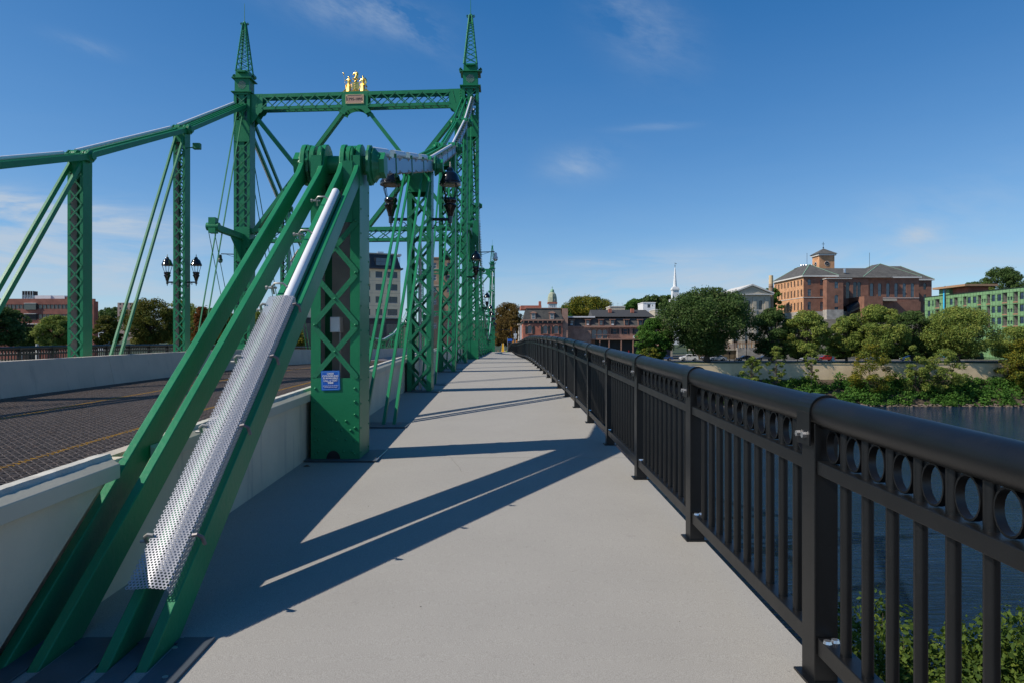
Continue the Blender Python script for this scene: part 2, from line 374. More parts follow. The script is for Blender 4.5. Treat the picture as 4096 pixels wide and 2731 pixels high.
L_BRI = leaf_mat('bright_green_leaves', [(0.0315, 0.0858, 0.0143), (0.0572, 0.1502, 0.0229), (0.0930, 0.2002, 0.0315), (0.1430, 0.2431, 0.0429)])
L_YEL = leaf_mat('yellowing_leaves', [(.040, .085, .014), (0.0625, 0.1000, 0.0150), (0.1375, 0.1625, 0.0225), (0.2750, 0.2375, 0.0250), (0.4250, 0.3250, 0.0375)])
L_BRO = leaf_mat('brown_autumn_leaves', [(0.0660, 0.0540, 0.0168), (0.1320, 0.0960, 0.0288), (0.1920, 0.1320, 0.0360), (0.2400, 0.1440, 0.0480)])
L_RED = leaf_mat('rusty_autumn_leaves', [(.10, .05, .012), (.16, .07, .015), (.20, .06, .015), (.10, .09, .02)])
L_AUT = leaf_mat('early_autumn_leaves', [(.045, .075, .014), (.095, .12, .02), (.15, .14, .024), (.21, .14, .028)])
L_NEAR = leaf_mat('near_bank_leaves', [(.030, .060, .012), (.070, .12, .020), (.13, .19, .03), (.30, .30, .03)])

# ------------------------------------------------------------------ ground, water, terrain
WZ = -12.6
def river():
    m = bpy.data.materials.new('river_water'); m.use_nodes = True; n, l = m.node_tree.nodes, m.node_tree.links
    b = n['Principled BSDF']; b.inputs['Base Color'].default_value = (.010, .026, .055, 1); b.inputs['Roughness'].default_value = .07; b.inputs['IOR'].default_value = 1.33
    t = n.new('ShaderNodeTexCoord'); mp = n.new('ShaderNodeMapping'); mp.inputs['Scale'].default_value = (.5, 2.2, 1); mp.inputs['Rotation'].default_value = (0, 0, .12); l.new(t.outputs['Object'], mp.inputs[0])
    z = n.new('ShaderNodeTexNoise'); z.inputs['Scale'].default_value = 1.1; z.inputs['Detail'].default_value = 5; z.inputs['Roughness'].default_value = .6; z.inputs['Distortion'].default_value = .6; l.new(mp.outputs[0], z.inputs['Vector'])
    z2 = n.new('ShaderNodeTexNoise'); z2.inputs['Scale'].default_value = .07; z2.inputs['Detail'].default_value = 3; l.new(t.outputs['Object'], z2.inputs['Vector'])
    r = n.new('ShaderNodeMapRange'); r.inputs[1].default_value = .3; r.inputs[2].default_value = .7; r.inputs[3].default_value = .35; r.inputs[4].default_value = 1; l.new(z2.outputs[0], r.inputs[0])
    u = n.new('ShaderNodeBump'); u.inputs['Distance'].default_value = .6; l.new(r.outputs[0], u.inputs['Strength']); l.new(z.outputs[0], u.inputs['Height']); l.new(u.outputs[0], b.inputs['Normal'])
    w = MB(); w.poly([(-600, -200, WZ), (900, -200, WZ), (900, 152, WZ), (-600, 152, WZ)])
    tag(w.build('river', m), kind='structure')
river()
def sstep(a, b, x): t = min(1, max(0, (x-a)/(b-a))); return t*t*(3-2*t)
def ground_z(x, y):
    if y < 149: z = WZ-1.5
    elif y < 159: z = WZ-.4+(y-149)/10*5.6
    elif y < 160: z = -7.2
    else: z = -3.3
    if y >= 160:
        z += 12.8*sstep(88, 112, x)*sstep(205, 243, y)
        z += 55*sstep(420, 900, y)*sstep(-900, 400, x+300*0)*.55
        z += .015*max(0, y-260)
    return z
def terrain():
    xs = list(np.arange(-600, -60, 30))+list(np.arange(-60, 200, 6))+list(np.arange(200, 1000, 40))
    ys = [148, 150, 152, 154, 156, 158, 159.2, 159.8, 160.3, 161, 165, 170, 176, 182, 190, 200, 208, 216, 224, 232, 240, 250, 262, 280, 300, 340, 400, 500, 650, 850, 1100, 1500, 2200, 3500]
    w = MB(); v = []; rnd = random.Random(3)
    for y in ys:
        for x in xs:
            zz = ground_z(x, y)+(rnd.uniform(-.25, .25) if 149 < y < 158 else 0); v.append((x*(1 if y < 700 else y/700), y, zz))
    nx = len(xs); f = [(j*nx+i, j*nx+i+1, (j+1)*nx+i+1, (j+1)*nx+i) for j in range(len(ys)-1) for i in range(nx-1)]
    w.v = v; w.f = f; w.m = [1 if ys[k//(nx-1)] < 159 else 0 for k in range(len(f))]
    w.m = [1 if ys[k//(nx-1)] < 159 else (0 if ys[k//(nx-1)] < 166 else (2 if ys[k//(nx-1)] < 260 else 3)) for k in range(len(f))]
    tag(w.build('ground', [GRASS, SOIL, TOWNG, FORG]), kind='structure')
    w = MB(); w.v = []   # near river bank under the bridge approach
    v = []; xs2 = np.linspace(-80, 120, 60); ys2 = [-60, -20, 0, 4, 8, 12, 16, 20, 24, 27]
    for y in ys2:
        for x in xs2: v.append((x, y, (-4.2-(max(0, y)/27)*9.4)+rnd.uniform(-.2, .2)))
    nx = len(xs2); f = [(j*nx+i, j*nx+i+1, (j+1)*nx+i+1, (j+1)*nx+i) for j in range(len(ys2)-1) for i in range(nx-1)]
    w.v = v; w.f = f; w.m = [0]*len(f); tag(w.build('near_river_bank', SOIL), kind='structure')
terrain()
# riverside street on the far side, its pavement, and the street that leaves the bridge
w = MB(); w.box(14, 220, 170.6, 179.0, -3.35, -3.26); tag(w.build('riverside_road', ASPH), kind='structure')
w = MB(); w.box(14, 220, 165.8, 170.4, -3.35, -3.14); w.box(14, 220, 179.2, 182.5, -3.35, -3.14); tag(w.build('riverside_pavement', PAVE), kind='structure')
w = MB(); ys = list(range(171, 262, 6))
for a, b in zip(ys[:-1], ys[1:]):
    w.poly([(-13.9, a, dz(a)-.42), (-2.4, a, dz(a)-.42), (-2.4, b, dz(b)-.42), (-13.9, b, dz(b)-.42)])
tag(w.build('street_beyond_bridge', ASPH), kind='structure')
w = MB()
for a, b in zip(ys[:-1], ys[1:]):
    w.poly([(-2.4, a, dz(a)-.28), (5.4, a, dz(a)-.28), (5.4, b, dz(b)-.28), (-2.4, b, dz(b)-.28)])
    w.poly([(-2.4, a, dz(a)-.42), (-2.4, b, dz(b)-.42), (-2.4, b, dz(b)-.28), (-2.4, a, dz(a)-.28)])
    w.poly([(-22, a, dz(a)-.28), (-13.9, a, dz(a)-.28), (-13.9, b, dz(b)-.28), (-22, b, dz(b)-.28)])
tag(w.build('street_pavement', PAVE), kind='structure')

# ------------------------------------------------------------------ bridge deck
LY = 1.0                     # the left truss stands this much further on
XR, XL = -1.98, -15.95       # truss centre lines
COLY = [8.4+8.2*i for i in range(4)]           # right truss columns 8.4 .. 33.0 ; tower 40.95
TOWY = 40.95
TOW2 = TOWY+91.4
def strip(mb, prof, y0, y1, step=1.0, dzf=dz, caps=True):
    """extrude a closed cross-section [(x, z above deck)] along the deck"""
    n = max(1, int(math.ceil((y1-y0)/step))); ys = [y0+(y1-y0)*i/n for i in range(n+1)]; k = len(prof); vs = []
    for y in ys:
        zb = dzf(y)
        for x, z in prof: vs.append((x, y, z+zb))
    fs = []
    for i in range(n):
        for j in range(k): fs.append((i*k+j, i*k+(j+1) % k, (i+1)*k+(j+1) % k, (i+1)*k+j))
    if caps: fs += [tuple(range(k-1, -1, -1)), tuple(n*k+j for j in range(k))]
    mb.add(vs, fs)
def rect(x0, x1, z0, z1): return [(x0, z0), (x1, z0), (x1, z1), (x0, z1)]

w = MB(); joints = [-7.8, .05, 8.27, 16.47, 24.67, 32.87]+[41.07+8.31*i for i in range(17)]
for a, b in zip(joints[:-1], joints[1:]): strip(w, rect(-2.34, 1.51, -.16, 0), a+.005, b-.005)
tag(w.build('walkway', WALK), kind='structure')
rk = random.Random(8); w = MB()
for x_, y_, a_, n_ in ((-.75, 8.6, -1.15, 14), (-.1, 23.0, -1.3, 8)):
    p_ = [x_, y_]
    for _ in range(n_):
        a_ += rk.uniform(-.25, .25); q_ = [p_[0]+.085*math.cos(a_), p_[1]+.085*math.sin(a_)]; nx_, ny_ = -math.sin(a_)*.0022, math.cos(a_)*.0022
        w.poly([(p_[0]-nx_, p_[1]-ny_, dz(p_[1])+.0025), (q_[0]-nx_, q_[1]-ny_, dz(q_[1])+.0025), (q_[0]+nx_, q_[1]+ny_, dz(q_[1])+.0025), (p_[0]+nx_, p_[1]+ny_, dz(p_[1])+.0025)]); p_ = q_
tag(w.build('surface_cracks', mat('crack_grey', (.22, .21, .19), .9)), kind='structure')  # thin grey strips drawn as hairline cracks
w = MB()
for _ in range(24):
    x_, y_ = rk.uniform(-2.2, 1.35), 2.6+18*rk.random()**1.6; s_ = rk.uniform(.002, .004); w.ball((x_, y_, dz(y_)+s_*.4), s_, 5, 3, (1.3, 1, .7))
tag(w.build('loose_grit', mat('grit', (.12, .11, .10), .9), kind='stuff'), 'specks of loose grit scattered over the walkway', 'grit')
w = MB()
for x in (-2.0, 1.35): strip(w, rect(x-.12, x+.12, -.9, -.17), -6, 172, 3)
for x in np.arange(-13.4, -2.9, 1.9): strip(w, rect(x-.09, x+.09, -1.15, -.52), -6, 172, 3)
for y in np.arange(2.6, 170, 8.25): w.box(-18.6, 1.3, y-.15, y+.15, dz(y)-1.6, dz(y)-.95)
tag(w.build('deck_underframe', DARKST), kind='structure')
w = MB(); strip(w, rect(-19.45, -14.7, -.42, -.25), -7, 172, 2); tag(w.build('left_walkway', WALK), kind='structure')

# open steel grating of the roadway
RX0, RX1 = -13.85, -2.63
def grating():
    root = thing('road_grating', 'open steel grid roadway between the two barriers, rusty brown with yellow lines', 'road deck', (-8.3, 30, dz(30)-.42))
    lines = [(-7.17, -7.05), (-10.86, -10.72)]
    w = WB(); yl = WB()
    y = 1.5; zt = -.42
    while y < 62:
        z1 = dz(y)+zt; t = .011
        cuts = [RX0, -10.86, -10.72, -7.17, -7.05, RX1]
        for i in range(5):
            (yl if i in (1, 3) else w).box(cuts[i], cuts[i+1], y-t/2, y+t/2, z1-.05, z1+(.002 if i in (1, 3) else 0))
        y += .125 if y < 30 else .25
    # diagonal bars
    for sgn in (1, -1):
        c = -14.0
        while c < 62:
            a = max(1.5, c); b = min(c+(RX1-RX0), 40)
            if b-a > .3:
                n = max(1, int((b-a)/2.5)); pr = None
                for i in range(n+1):
                    yy = a+(b-a)*i/n; xx = (RX1-(yy-c)) if sgn > 0 else (RX0+(yy-c))
                    p = Vector((xx, yy, dz(yy)+zt-.026))
                    if pr is not None: w.beam(pr, p, .006, .046)
                    pr = p
            c += .15
    x = RX0+.1
    while x < RX1:
        strip(w, rect(x-.005, x+.005, zt-.06, zt-.004), 1.5, 60, 3, caps=False); x += .3
    w.build('grating_bars', RUST, root, kind='stuff'); yl.build('yellow_line', YPAINT, root, kind='stuff')
    w = WB(); strip(w, rect(RX0, RX1, zt-.10, zt-.015), 61.9, 171.5, 4); w.build('far_deck_panel', RUST, root)
grating()

# barriers ----------------------------------------------------------
def right_barrier():
    root = thing('road_barrier', 'cream painted concrete barrier with square cap beside the walkway, slotted for the green bars', 'barrier', (-2.4, 60, dz(60)))
    w = WB(); rnd = random.Random(5)
    xa, xb = -2.42, -2.33
    def wall(y0, y1, z1=.80, z0=-.02, step=.5): strip(w, rect(xa, xb, z0, z1), y0, y1, step)
    # slot for the first bar: between z=.782y-2.26 (upper) and z=.782y-3.12 (lower), both absolute heights
    wall(-6, 2.6, step=1); wall(4.75, 171.5, step=1)
    s0, s1 = 2.6, 4.75; N = 24
    for i in range(N):
        a = s0+(s1-s0)*i/N; b = s0+(s1-s0)*(i+1)/N; zb = dz((a+b)/2); top = zb+.80; bot = zb-.02
        ua, ub = .725*a-2.10, .725*b-2.10; la, lb = .725*a-2.48, .725*b-2.48
        for (p, q, r, s_) in (((max(bot, min(top, ua))), (max(bot, min(top, ub))), top, top), (bot, bot, max(bot, min(top, la)), max(bot, min(top, lb)))):
            if r-p < .002 and s_-q < .002: continue
            w.add([(xa, a, p), (xb, a, p), (xb, b, q), (xa, b, q), (xa, a, r), (xb, a, r), (xb, b, s_), (xa, b, s_)],
                  [(0, 3, 2, 1), (4, 5, 6, 7), (0, 1, 5, 4), (1, 2, 6, 5), (2, 3, 7, 6), (3, 0, 4, 7)])
    w.build('wall_face', BARR, root)
    w = WB(); strip(w, rect(-2.63, -2.53, -.6, .765), -6, 171.5, 1); strip(w, rect(-2.53, -2.42, -.6, .38), -6, 2.4, 1); strip(w, rect(-2.53, -2.42, -.6, .38), 4.9, 171.5, 1)
    w.build('road_side_curb', BARL, root)
    w = WB()                                   # rough concrete lip on top
    for y0, y1 in ((-6, 4.10), (4.50, 60)):
        n = int((y1-y0)/.045); vs = []; fs = []
        for i in range(n+1):
            y = y0+(y1-y0)*i/n; zb = dz(y)+.80
            j1, j2 = rnd.uniform(-.0012, .0012), rnd.uniform(-.0014, .0014)
            vs += [(-2.425, y, zb), (-2.428+j1, y, zb+.036+j2), (-2.352+j2*.8, y, zb+.04+j1), (-2.335, y, zb)]
        for i in range(n):
            for j in range(4): fs.append((i*4+j, i*4+(j+1) % 4, (i+1)*4+(j+1) % 4, (i+1)*4+j))
        fs += [(3, 2, 1, 0), tuple(n*4+j for j in range(4))]
        w.add(vs, fs)
    strip(w, rect(-2.425, -2.335, .80, .845), 60, 171.5, 2)
    w.build('rough_concrete_lip', CONC, root)
    prof = [(-2.33, .70), (-2.275, .70), (-2.275, .785), (-2.33, .815)]
    for y0, y1 in ((-6, 1.9), (1.912, 4.07), (4.52, 10.2), (10.212, 16.4), (16.412, 28), (28.01, 60), (60.01, 171)):
        w = WB(); strip(w, prof, y0, y1, 1); w.build('cap_beam', CAPM, root, bevel=.004)
right_barrier()
def left_barrier():
    root = thing('road_barrier', 'plain grey concrete barrier on the far left side of the roadway', 'barrier', (-14.2, 60, dz(60)))
    f = lambda y: dz(y-.5)-.25
    y = -6.0; k = 0
    while y < 171:
        L = 6.1 if y < 60 else 22
        w = WB(); strip(w, [(-13.88, -.35), (-14.12, .84), (-14.42, .84), (-14.6, -.35)], y+.006, y+L-.006, 1.5, f)
        w.mi = 0; w.build('barrier_segment', BARL, root, bevel=.012); y += L; k += 1
    w = WB(); strip(w, rect(-13.88, -13.55, -.42, -.26), -6, 171, 2, f); w.build('curb', CONC, root)
left_barrier()

# railings ----------------------------------------------------------
PS = 2.019
def railing(name, label, xi, xo_sign, first, last, dzf, near):
    """xi: walkway-side face of the posts; xo_sign +1 when the outside is towards +X"""
    sg = xo_sign
    def X(o): return xi+sg*o
    ry = PS*(.515+first); root = thing(name, label, 'railing', (xi, ry, dzf(ry)))
    def bx(w, a, b, y0, y1, z0, z1): w.box(min(X(a), X(b)), max(X(a), X(b)), y0, y1, z0, z1)
    # shared meshes
    pm = MB(); pm.box(0, sg*.106, 0, .13, 0, 1.17) if sg > 0 else pm.box(-.106, 0, 0, .13, 0, 1.17)
    post_me = pm.mesh('post', BLACK)
    fm = MB(); fm.box(-.03 if sg > 0 else -.13, .13 if sg > 0 else .03, -.012, .15, 0, .012); foot_me = fm.mesh('foot_plate', BLACK)
    cm = MB(); n = 14; cx, cz, r0, r1 = sg*.055, 1.22, .0715, .0785
    ring = [(cx+math.cos(t)*r, cz+math.sin(t)*r) for r, seq in ((r1, [PI*1.08-i*(PI*1.16)/n for i in range(n+1)]), (r0, [-PI*.08+i*(PI*1.16)/n for i in range(n+1)])) for t in seq]
    k = n+1
    for i in range(n):
        a, b, c, d = ring[i], ring[i+1], ring[2*k-2-i], ring[2*k-1-i]
        cm.prism([(a[0], 0, a[1]), (b[0], 0, b[1]), (c[0], 0, c[1]), (d[0], 0, d[1])], (0, .13, 0))
    for x in (-.0235, .1265):
        cm.box(min(sg*x, sg*(x+.007)), max(sg*x, sg*(x+.007)), 0, .13, 1.07, 1.215)
    strap_me = cm.mesh('strap', BLACK, smooth=40)
    bm = MB(); b1 = MB(); b1.cyl((sg*-.024, .035, 1.115), (sg*-.042, .035, 1.115), .014, 6); one_bolt = b1.mesh('bolt', BOLT, smooth=30)
    for y in (.035, .095): bm.cyl((sg*-.024, y, 1.115), (sg*-.042, y, 1.115), .014, 6)
    bolt_me = bm.mesh('bolt', BOLT, smooth=30)
    bal = MB(); bal.cyl((0, 0, 0), (0, 0, .75), .0225, 10, caps=False); bal_me = bal.mesh('baluster', BLACK, smooth=50)
    stub = MB(); stub.cyl((0, 0, 0), (0, 0, .17), .0225, 10, caps=False)
    rg = MB(); pts = [(0, math.cos(t)*.060, math.sin(t)*.074) for t in [2*PI*i/18 for i in range(18)]]
    vs = []; fs = []
    for yy in (-.015, .015):
        for s_ in (1, .90):
            for p in pts: vs.append((sg*yy, p[1]*s_, p[2]*s_))
    N = 18
    for i in range(N):
        j = (i+1) % N; fs += [(i, j, 2*N+j, 2*N+i), (N+j, N+i, 3*N+i, 3*N+j), (i, N+i, N+j, j), (2*N+j, 3*N+j, 3*N+i, 2*N+i)]
    rg.add(vs, fs); ring_me = rg.mesh('ring', BLACK, smooth=40)
    stub_me = stub.mesh('stub', BLACK, smooth=50)
    bb = MB(); bb.cyl((sg*.03, 0, 0), (sg*.03, 0, .012), .02, 8, r2=.016); bb.cyl((sg*.07, .012, 0), (sg*.07, .012, .012), .02, 8, r2=.016); bb_me = bb.mesh('rail_bolt', BOLT)
    farp = WB(); farb = WB()
    for k in range(first, last):
        y = PS*(.515+k); zb = dzf(y+.06); isnear = k < near
        if isnear:
            o = inst('post', post_me, root, (0, y-ry, zb-root.location.z)); b = o.modifiers.new('bevel', 'BEVEL'); b.width = .004; b.segments = 2
            inst('foot_plate', foot_me, root, (0, y-ry, zb-root.location.z))
            st = inst('strap', strap_me, root, (0, y-ry, zb-root.location.z))
            inst('bolt', one_bolt, st); inst('bolt', one_bolt, st, (0, .06, 0))
        else:
            farp.tf = Matrix.Translation((X(0), y, zb))
            for me_ in (pm, cm, bm if k < 40 else MB()): farp.add(me_.v, me_.f)
            farp.tf = None
        # panel to the next post (towards +Y)
        ya, yb = y+.13, y+PS; za, zc = dzf(ya), dzf(yb); Lp = yb-ya
        zf = lambda yy: za+(zc-za)*(yy-ya)/Lp
        tgt = WB() if isnear else farp
        def rail(a, b, z0, z1, inset=.0):
            x0, x1 = min(X(a), X(b)), max(X(a), X(b)); p, q = ya+inset, yb-inset
            tgt.add([(x0, p, zf(p)+z0), (x1, p, zf(p)+z0), (x1, q, zf(q)+z0), (x0, q, zf(q)+z0), (x0, p, zf(p)+z1), (x1, p, zf(p)+z1), (x1, q, zf(q)+z1), (x0, q, zf(q)+z1)],
                    [(0, 3, 2, 1), (4, 5, 6, 7), (0, 1, 5, 4), (1, 2, 6, 5), (2, 3, 7, 6), (3, 0, 4, 7)])
        if isnear:
            rail(.012, .10, .135, .215, .004); tgt.build('bottom_rail', BLACK, root, bevel=.004); tgt = WB()
            rail(.010, .095, .945, 1.005, .004); tgt.build('middle_rail', BLACK, root, bevel=.003)
            inst('rail_bolt', bb_me, root, (0, yb-.06-ry, zf(yb-.06)+.215-root.location.z))
        else:
            rail(.012, .10, .135, .215); rail(.010, .095, .945, 1.005)
        p_ = Lp/11
        for i in range(11):
            yr = ya+p_*(i+.5)
            lx = sg*.055
            if k < 13 and near > 10:
                inst('ring', ring_me, root, (lx, yr-ry, zf(yr)+1.082-root.location.z))
            elif k < 34:
                farb.tf = Matrix.Translation((X(.055), yr, zf(yr)+1.082)); farb.add(rg.v, rg.f); farb.tf = None
            if i < 10:
                ybr = ya+p_*(i+1)
                if k < 13 and near > 10:
                    o = inst('baluster', bal_me, root, (lx, ybr-ry, zf(ybr)+.205-root.location.z)); inst('stub', stub_me, o, (0, 0, .79))
                else:
                    farb.cyl((X(.055), ybr, zf(ybr)+.2), (X(.055), ybr, zf(ybr)+1.16), .0225, 6 if k < 30 else 4, caps=False)
    if farp.v: farp.build('far_panels', BLACK, root, kind='stuff')
    if farb.v: farb.build('far_balusters', BLACK, root, kind='stuff')
    # hand rail tube in lengths between the posts
    y0 = PS*(.515+first); y1 = PS*(.515+last)
    k = first
    while k < last:
        st = 1 if k < near else 6
        a = PS*(.515+k)+.065; b = PS*(.515+min(last, k+st))+.065; n = 2 if st == 1 else 12; w = WB()
        w.tube([(X(.055), a+(b-a)*i/n+(.0015 if i == 0 else 0), dzf(a+(b-a)*i/n)+1.22) for i in range(n+1)], .07, 28 if k < near else 12)
        w.build('hand_rail', BLACK, root, smooth=60); k += st
    return root
railing('pedestrian_railing', 'black tubular railing with rings and round balusters along the river side of the walkway', 1.40, 1, -1, 85, dz, 20)
railing('pedestrian_railing', 'black railing with rings behind the grey barrier on the far left walkway', -19.3, -1, 6, 85, lambda y: dz(y-.5)-.42, 0)

# ------------------------------------------------------------------ laced columns
def lacing_bar_mesh(w, pitch, bw=.062, t=.010):
    m = MB(); L = math.hypot(w-.085, pitch/1.0); n = 4; pts = []
    for sgn, c in ((1, L/2), (-1, -L/2)):
        for i in range(n+1):
            a = -PI/2+PI*i/n
            pts.append((c+sgn*math.cos(a)*bw/2, 0, sgn*math.sin(a)*bw/2))
    m.prism(pts, (0, t, 0)); return m, math.atan2(pitch, w-.085)
def laced_column(name, label, cat, x, y, zb, h, w=.58, d=.58, pitch=.577, fl=.115, batt=(0, .0), top=.5, singles=True, group=None, web=False, backplate=False, grey=True, rz=.013, extra=(), bare=0):
    """two channels, laced front and back. batt: base plate height; top: top plate height; extra: [(z0,z1)] more plates"""
    root = thing(name, label, cat, (x, y, zb), 0, group)
    hw, hd = w/2, d/2
    for s in (-1, 1):
        m = MB(); m.box(min(s*hw, s*(hw-.016)), max(s*hw, s*(hw-.016)), -hd, hd, 0, h)
        for q in (-1, 1): m.box(min(s*(hw-.0165), s*(hw-fl)), max(s*(hw-.0165), s*(hw-fl)), min(q*hd, q*(hd-.012)), max(q*hd, q*(hd-.012)), 0, h)
        m.build('side_channel', GREEN, root)
        if grey:
            m = MB(); m.box(min(s*(hw-.0175), s*(hw-.022)), max(s*(hw-.0175), s*(hw-.022)), -hd+.014, hd-.014, .01, h-.02); m.build('inner_face', GREY, root)
    if web:
        m = MB(); m.box(-.16, -.12, -hd+.06, hd-.12, 0, h); m.box(.06, .10, -hd+.06, hd-.12, 0, h); m.box(-.2, .14, -hd+.045, -hd+.057, 0, h); m.build('centre_web', GREEN, root)
    if backplate:
        m = MB(); m.box(-hw+.12, hw-.12, hd-.05, hd-.03, 0, h-.1); m.build('back_plate', GREY, root)
    solid = [(0, batt[0])] if batt[0] else []
    if top: solid.append((h-top, h))
    solid += list(extra)
    for z0, z1 in solid:
        for ya_, yb_ in ((-hd-.012, -hd-.0006), (hd+.0006, hd+.012)):
            m = MB(); m.box(-hw+.004, hw-.004, ya_, yb_, z0+.002, z1); m.build('batten_plate', GREEN, root)
    lm, ang = lacing_bar_mesh(w, pitch)
    bar = lm.mesh('lacing_bar', GREEN2)
    free = []; z = batt[0]; ends = sorted([s_ for s_ in solid if s_[0] > .01])
    for s_ in ends+[(h-bare, h)]:
        if s_[0] > z+.1: free.append((z, s_[0]))
        z = max(z, s_[1])
    rv = MB(); jb = MB()
    for z0, z1 in free:
        n = max(1, int((z1-z0+.25)/pitch)); p0 = z0+(.0 if batt[0] or z0 > 0 else 0)
        for i in range(n):
            zc = p0+(i+.5)*(z1-z0)/n if True else 0
            for q, yy0 in ((-1, -hd-.012), (1, hd+.002)):
                for dirn in (1, -1):
                    yy = yy0-(.0105 if dirn < 0 else 0)*(1 if q < 0 else -1)
                    if singles and q < 0:
                        inst('lacing_bar', bar, root, (0, yy, zc), (0, -ang*dirn, 0))
                    else:
                        jb.tf = Matrix.Translation((0, yy, zc)) @ Matrix.Rotation(-ang*dirn, 4, 'Y'); jb.add(lm.v, lm.f); jb.tf = None
                yr = -hd-.022 if q < 0 else hd+.022
                zt = zc+(z1-z0)/n/2
                if q < 0 or singles:
                    rv.rivet((0, yr, zc), rz*1.3, (0, q, 0))
                    for s in (-1, 1): rv.rivet((s*(hw-.048), yr, zt), rz*1.3, (0, q, 0))
    # rows of rivets down the sides
    zz = .08
    while zz < h-.05:
        for s in (-1, 1):
            for q in (-1, 1): rv.rivet((s*hw, q*(hd-.06), zz), rz, (s, 0, 0))
        zz += .29 if singles else .6
    for z0, z1 in solid:
        zz = z0+.07
        while zz < z1-.03:
            for s in (-1, 1): rv.rivet((s*(hw-.055), -hd-.012, zz), rz*1.35, (0, -1, 0))
            zz += .155
    if jb.v: jb.build('back_lacing', GREEN2, root, kind='stuff')
    rv.build('rivets', GREEN, root, smooth=50, kind='stuff')
    return root

names = ['end column of the right truss, carrying the blue sign', 'second green laced column of the right truss with two black lanterns', 'third green laced column of the right truss, tall and unlit', 'fourth green laced column of the right truss, just before its tower']
PINZ = [3.78, 5.88, 8.60, 12.15, 16.15]          # pins on the side span, last at the tower
columns = []
for i, y in enumerate(COLY):
    zb = dz(y); h = PINZ[i]-zb+.05
    lab = 'green riveted '+names[0] if i == 0 else names[i]
    c = laced_column('laced_column', lab, 'column', XR, y, zb, h, batt=((.97 if i == 0 else .0), 0), top=(0 if i == 0 else .75), bare=(.78 if i == 0 else 0),
                     backplate=(i == 0), group='laced columns of the right truss', singles=i < 4)
    columns.append(c)
    # floor plate round the foot
    m = MB(); m.box(-.34, .51, -.42, .40, .002, .012); o = m.build('floor_plate', PLATE, c, bevel=.003)
    m = MB(); m.box(.50, .514, -.42, -.05, .0125, .016); m.box(.50, .514, -.02, .40, .0125, .016); m.build('plate_edge', STEEL, c)
lname = ['nearest', 'second', 'third laced column of the left truss, rising from the grey barrier at the left of the view', 'fourth laced column of the left truss with two lanterns, before its tower']
lcols = []
for i, y in enumerate(COLY):
    y += LY; zb = dz(y)-.2; h = PINZ[i]-zb+.05
    lab = {0: 'shortest green laced column of the left truss, out at its near end', 1: 'second green laced column of the left truss, out beyond the left edge', 2: lname[2], 3: lname[3]}[i]
    lcols.append(laced_column('laced_column', lab, 'column', XL, y, zb, h, top=.75 if i else .35, group='laced columns of the left truss', singles=i >= 2, batt=(.5 if i < 2 else 0, 0)))
# extras on column 1: rivet field, hand hole, sign, switch box
c1 = columns[0]
m = MB()
for j, zz in enumerate((.20, .31, .42)):
    for k in range(4): m.rivet((-.20+.11*k+(.055 if j % 2 else 0), -.302, zz+.04), .017, (0, -1, 0))
for k in range(5): m.rivet((-.20+.1*k if k != 2 else .21, -.302, .10), .017, (0, -1, 0))
m.build('rivets', GREEN, c1, smooth=50, kind='stuff')
m = MB(); m.prism([(math.cos(t)*.085-.02, -.3025, max(.004, math.sin(t)*.11)) for t in [PI*i/12 for i in range(13)]], (0, -.002, 0)); m.build('hand_hole', INK, c1)

def text_mesh(s, size, mat_, name='lettering', align='CENTER', bold=0, sx=1):
    c = bpy.data.curves.new(name, 'FONT'); c.body = s; c.size = size; c.align_x = align; c.extrude = .0012; c.offset = bold
    c.resolution_u = 3
    o = bpy.data.objects.new(name, c); COL.objects.link(o)
    bpy.context.view_layer.update()
    me = bpy.data.meshes.new_from_object(o.evaluated_get(bpy.context.evaluated_depsgraph_get()))
    bpy.data.objects.remove(o); bpy.data.curves.remove(c)
    me.transform(Matrix.Diagonal((sx, 1, 1, 1))); me.materials.clear(); me.materials.append(mat_); me.name = name
    return me
def rrect(w, h, r, n=4):
    pts = []
    for cx, cz, a0 in ((w/2-r, h/2-r, 0), (-w/2+r, h/2-r, PI/2), (-w/2+r, -h/2+r, PI), (w/2-r, -h/2+r, 3*PI/2)):
        for i in range(n+1): a = a0+PI/2*i/n; pts.append((cx+r*math.cos(a), cz+r*math.sin(a)))
    return pts
# crisis sign
sp = P(1323, 1520, 8.1)
sg_ = thing('notice_sign', 'small blue sign reading CRISIS COUNSELING IS AVAILABLE on the green end column', 'sign', (sp.x, 8.4-.305, sp.z))
m = MB(); m.prism([(x, 0, z) for x, z in rrect(.222, .232, .012)], (0, -.006, 0)); m.build('sign_panel', SBLUE, sg_)
m = MB(); o1 = rrect(.202, .212, .016); o2 = rrect(.195, .205, .013)
for i in range(len(o1)):
    j = (i+1) % len(o1); m.add([(o1[i][0], -.0068, o1[i][1]), (o1[j][0], -.0068, o1[j][1]), (o2[j][0], -.0068, o2[j][1]), (o2[i][0], -.0068, o2[i][1])], [(0, 1, 2, 3)])
m.build('border', SLIGHT, sg_)
for s_, z, sz, sx_, bo in (('CRISIS', .072, .0245, 1.12, .0006), ('COUNSELING', .045, .0245, 1.12, .0006), ('IS AVAILABLE', .0185, .0245, 1.08, .0006), ('CALL or TEXT', -.011, .0255, .93, .0006),
                      ('988', -.038, .0275, 1.45, .0009), ('Jumping from this bridge', -.0665, .0145, 1.1, .0), ('can be fatal and tragic', -.084, .0145, 1.1, .0)):
    inst('lettering', text_mesh(s_, sz*1.12, SWHITE, bold=bo, sx=sx_), sg_, (0, -.0085, z), (PI/2, 0, 0))
sg_.rotation_euler = (0, math.radians(-1.5), 0)
bxo = thing('switch_box', 'small white electrical box fixed inside the green end column', 'box', (XR-.045, 8.4-.10, 1.73))
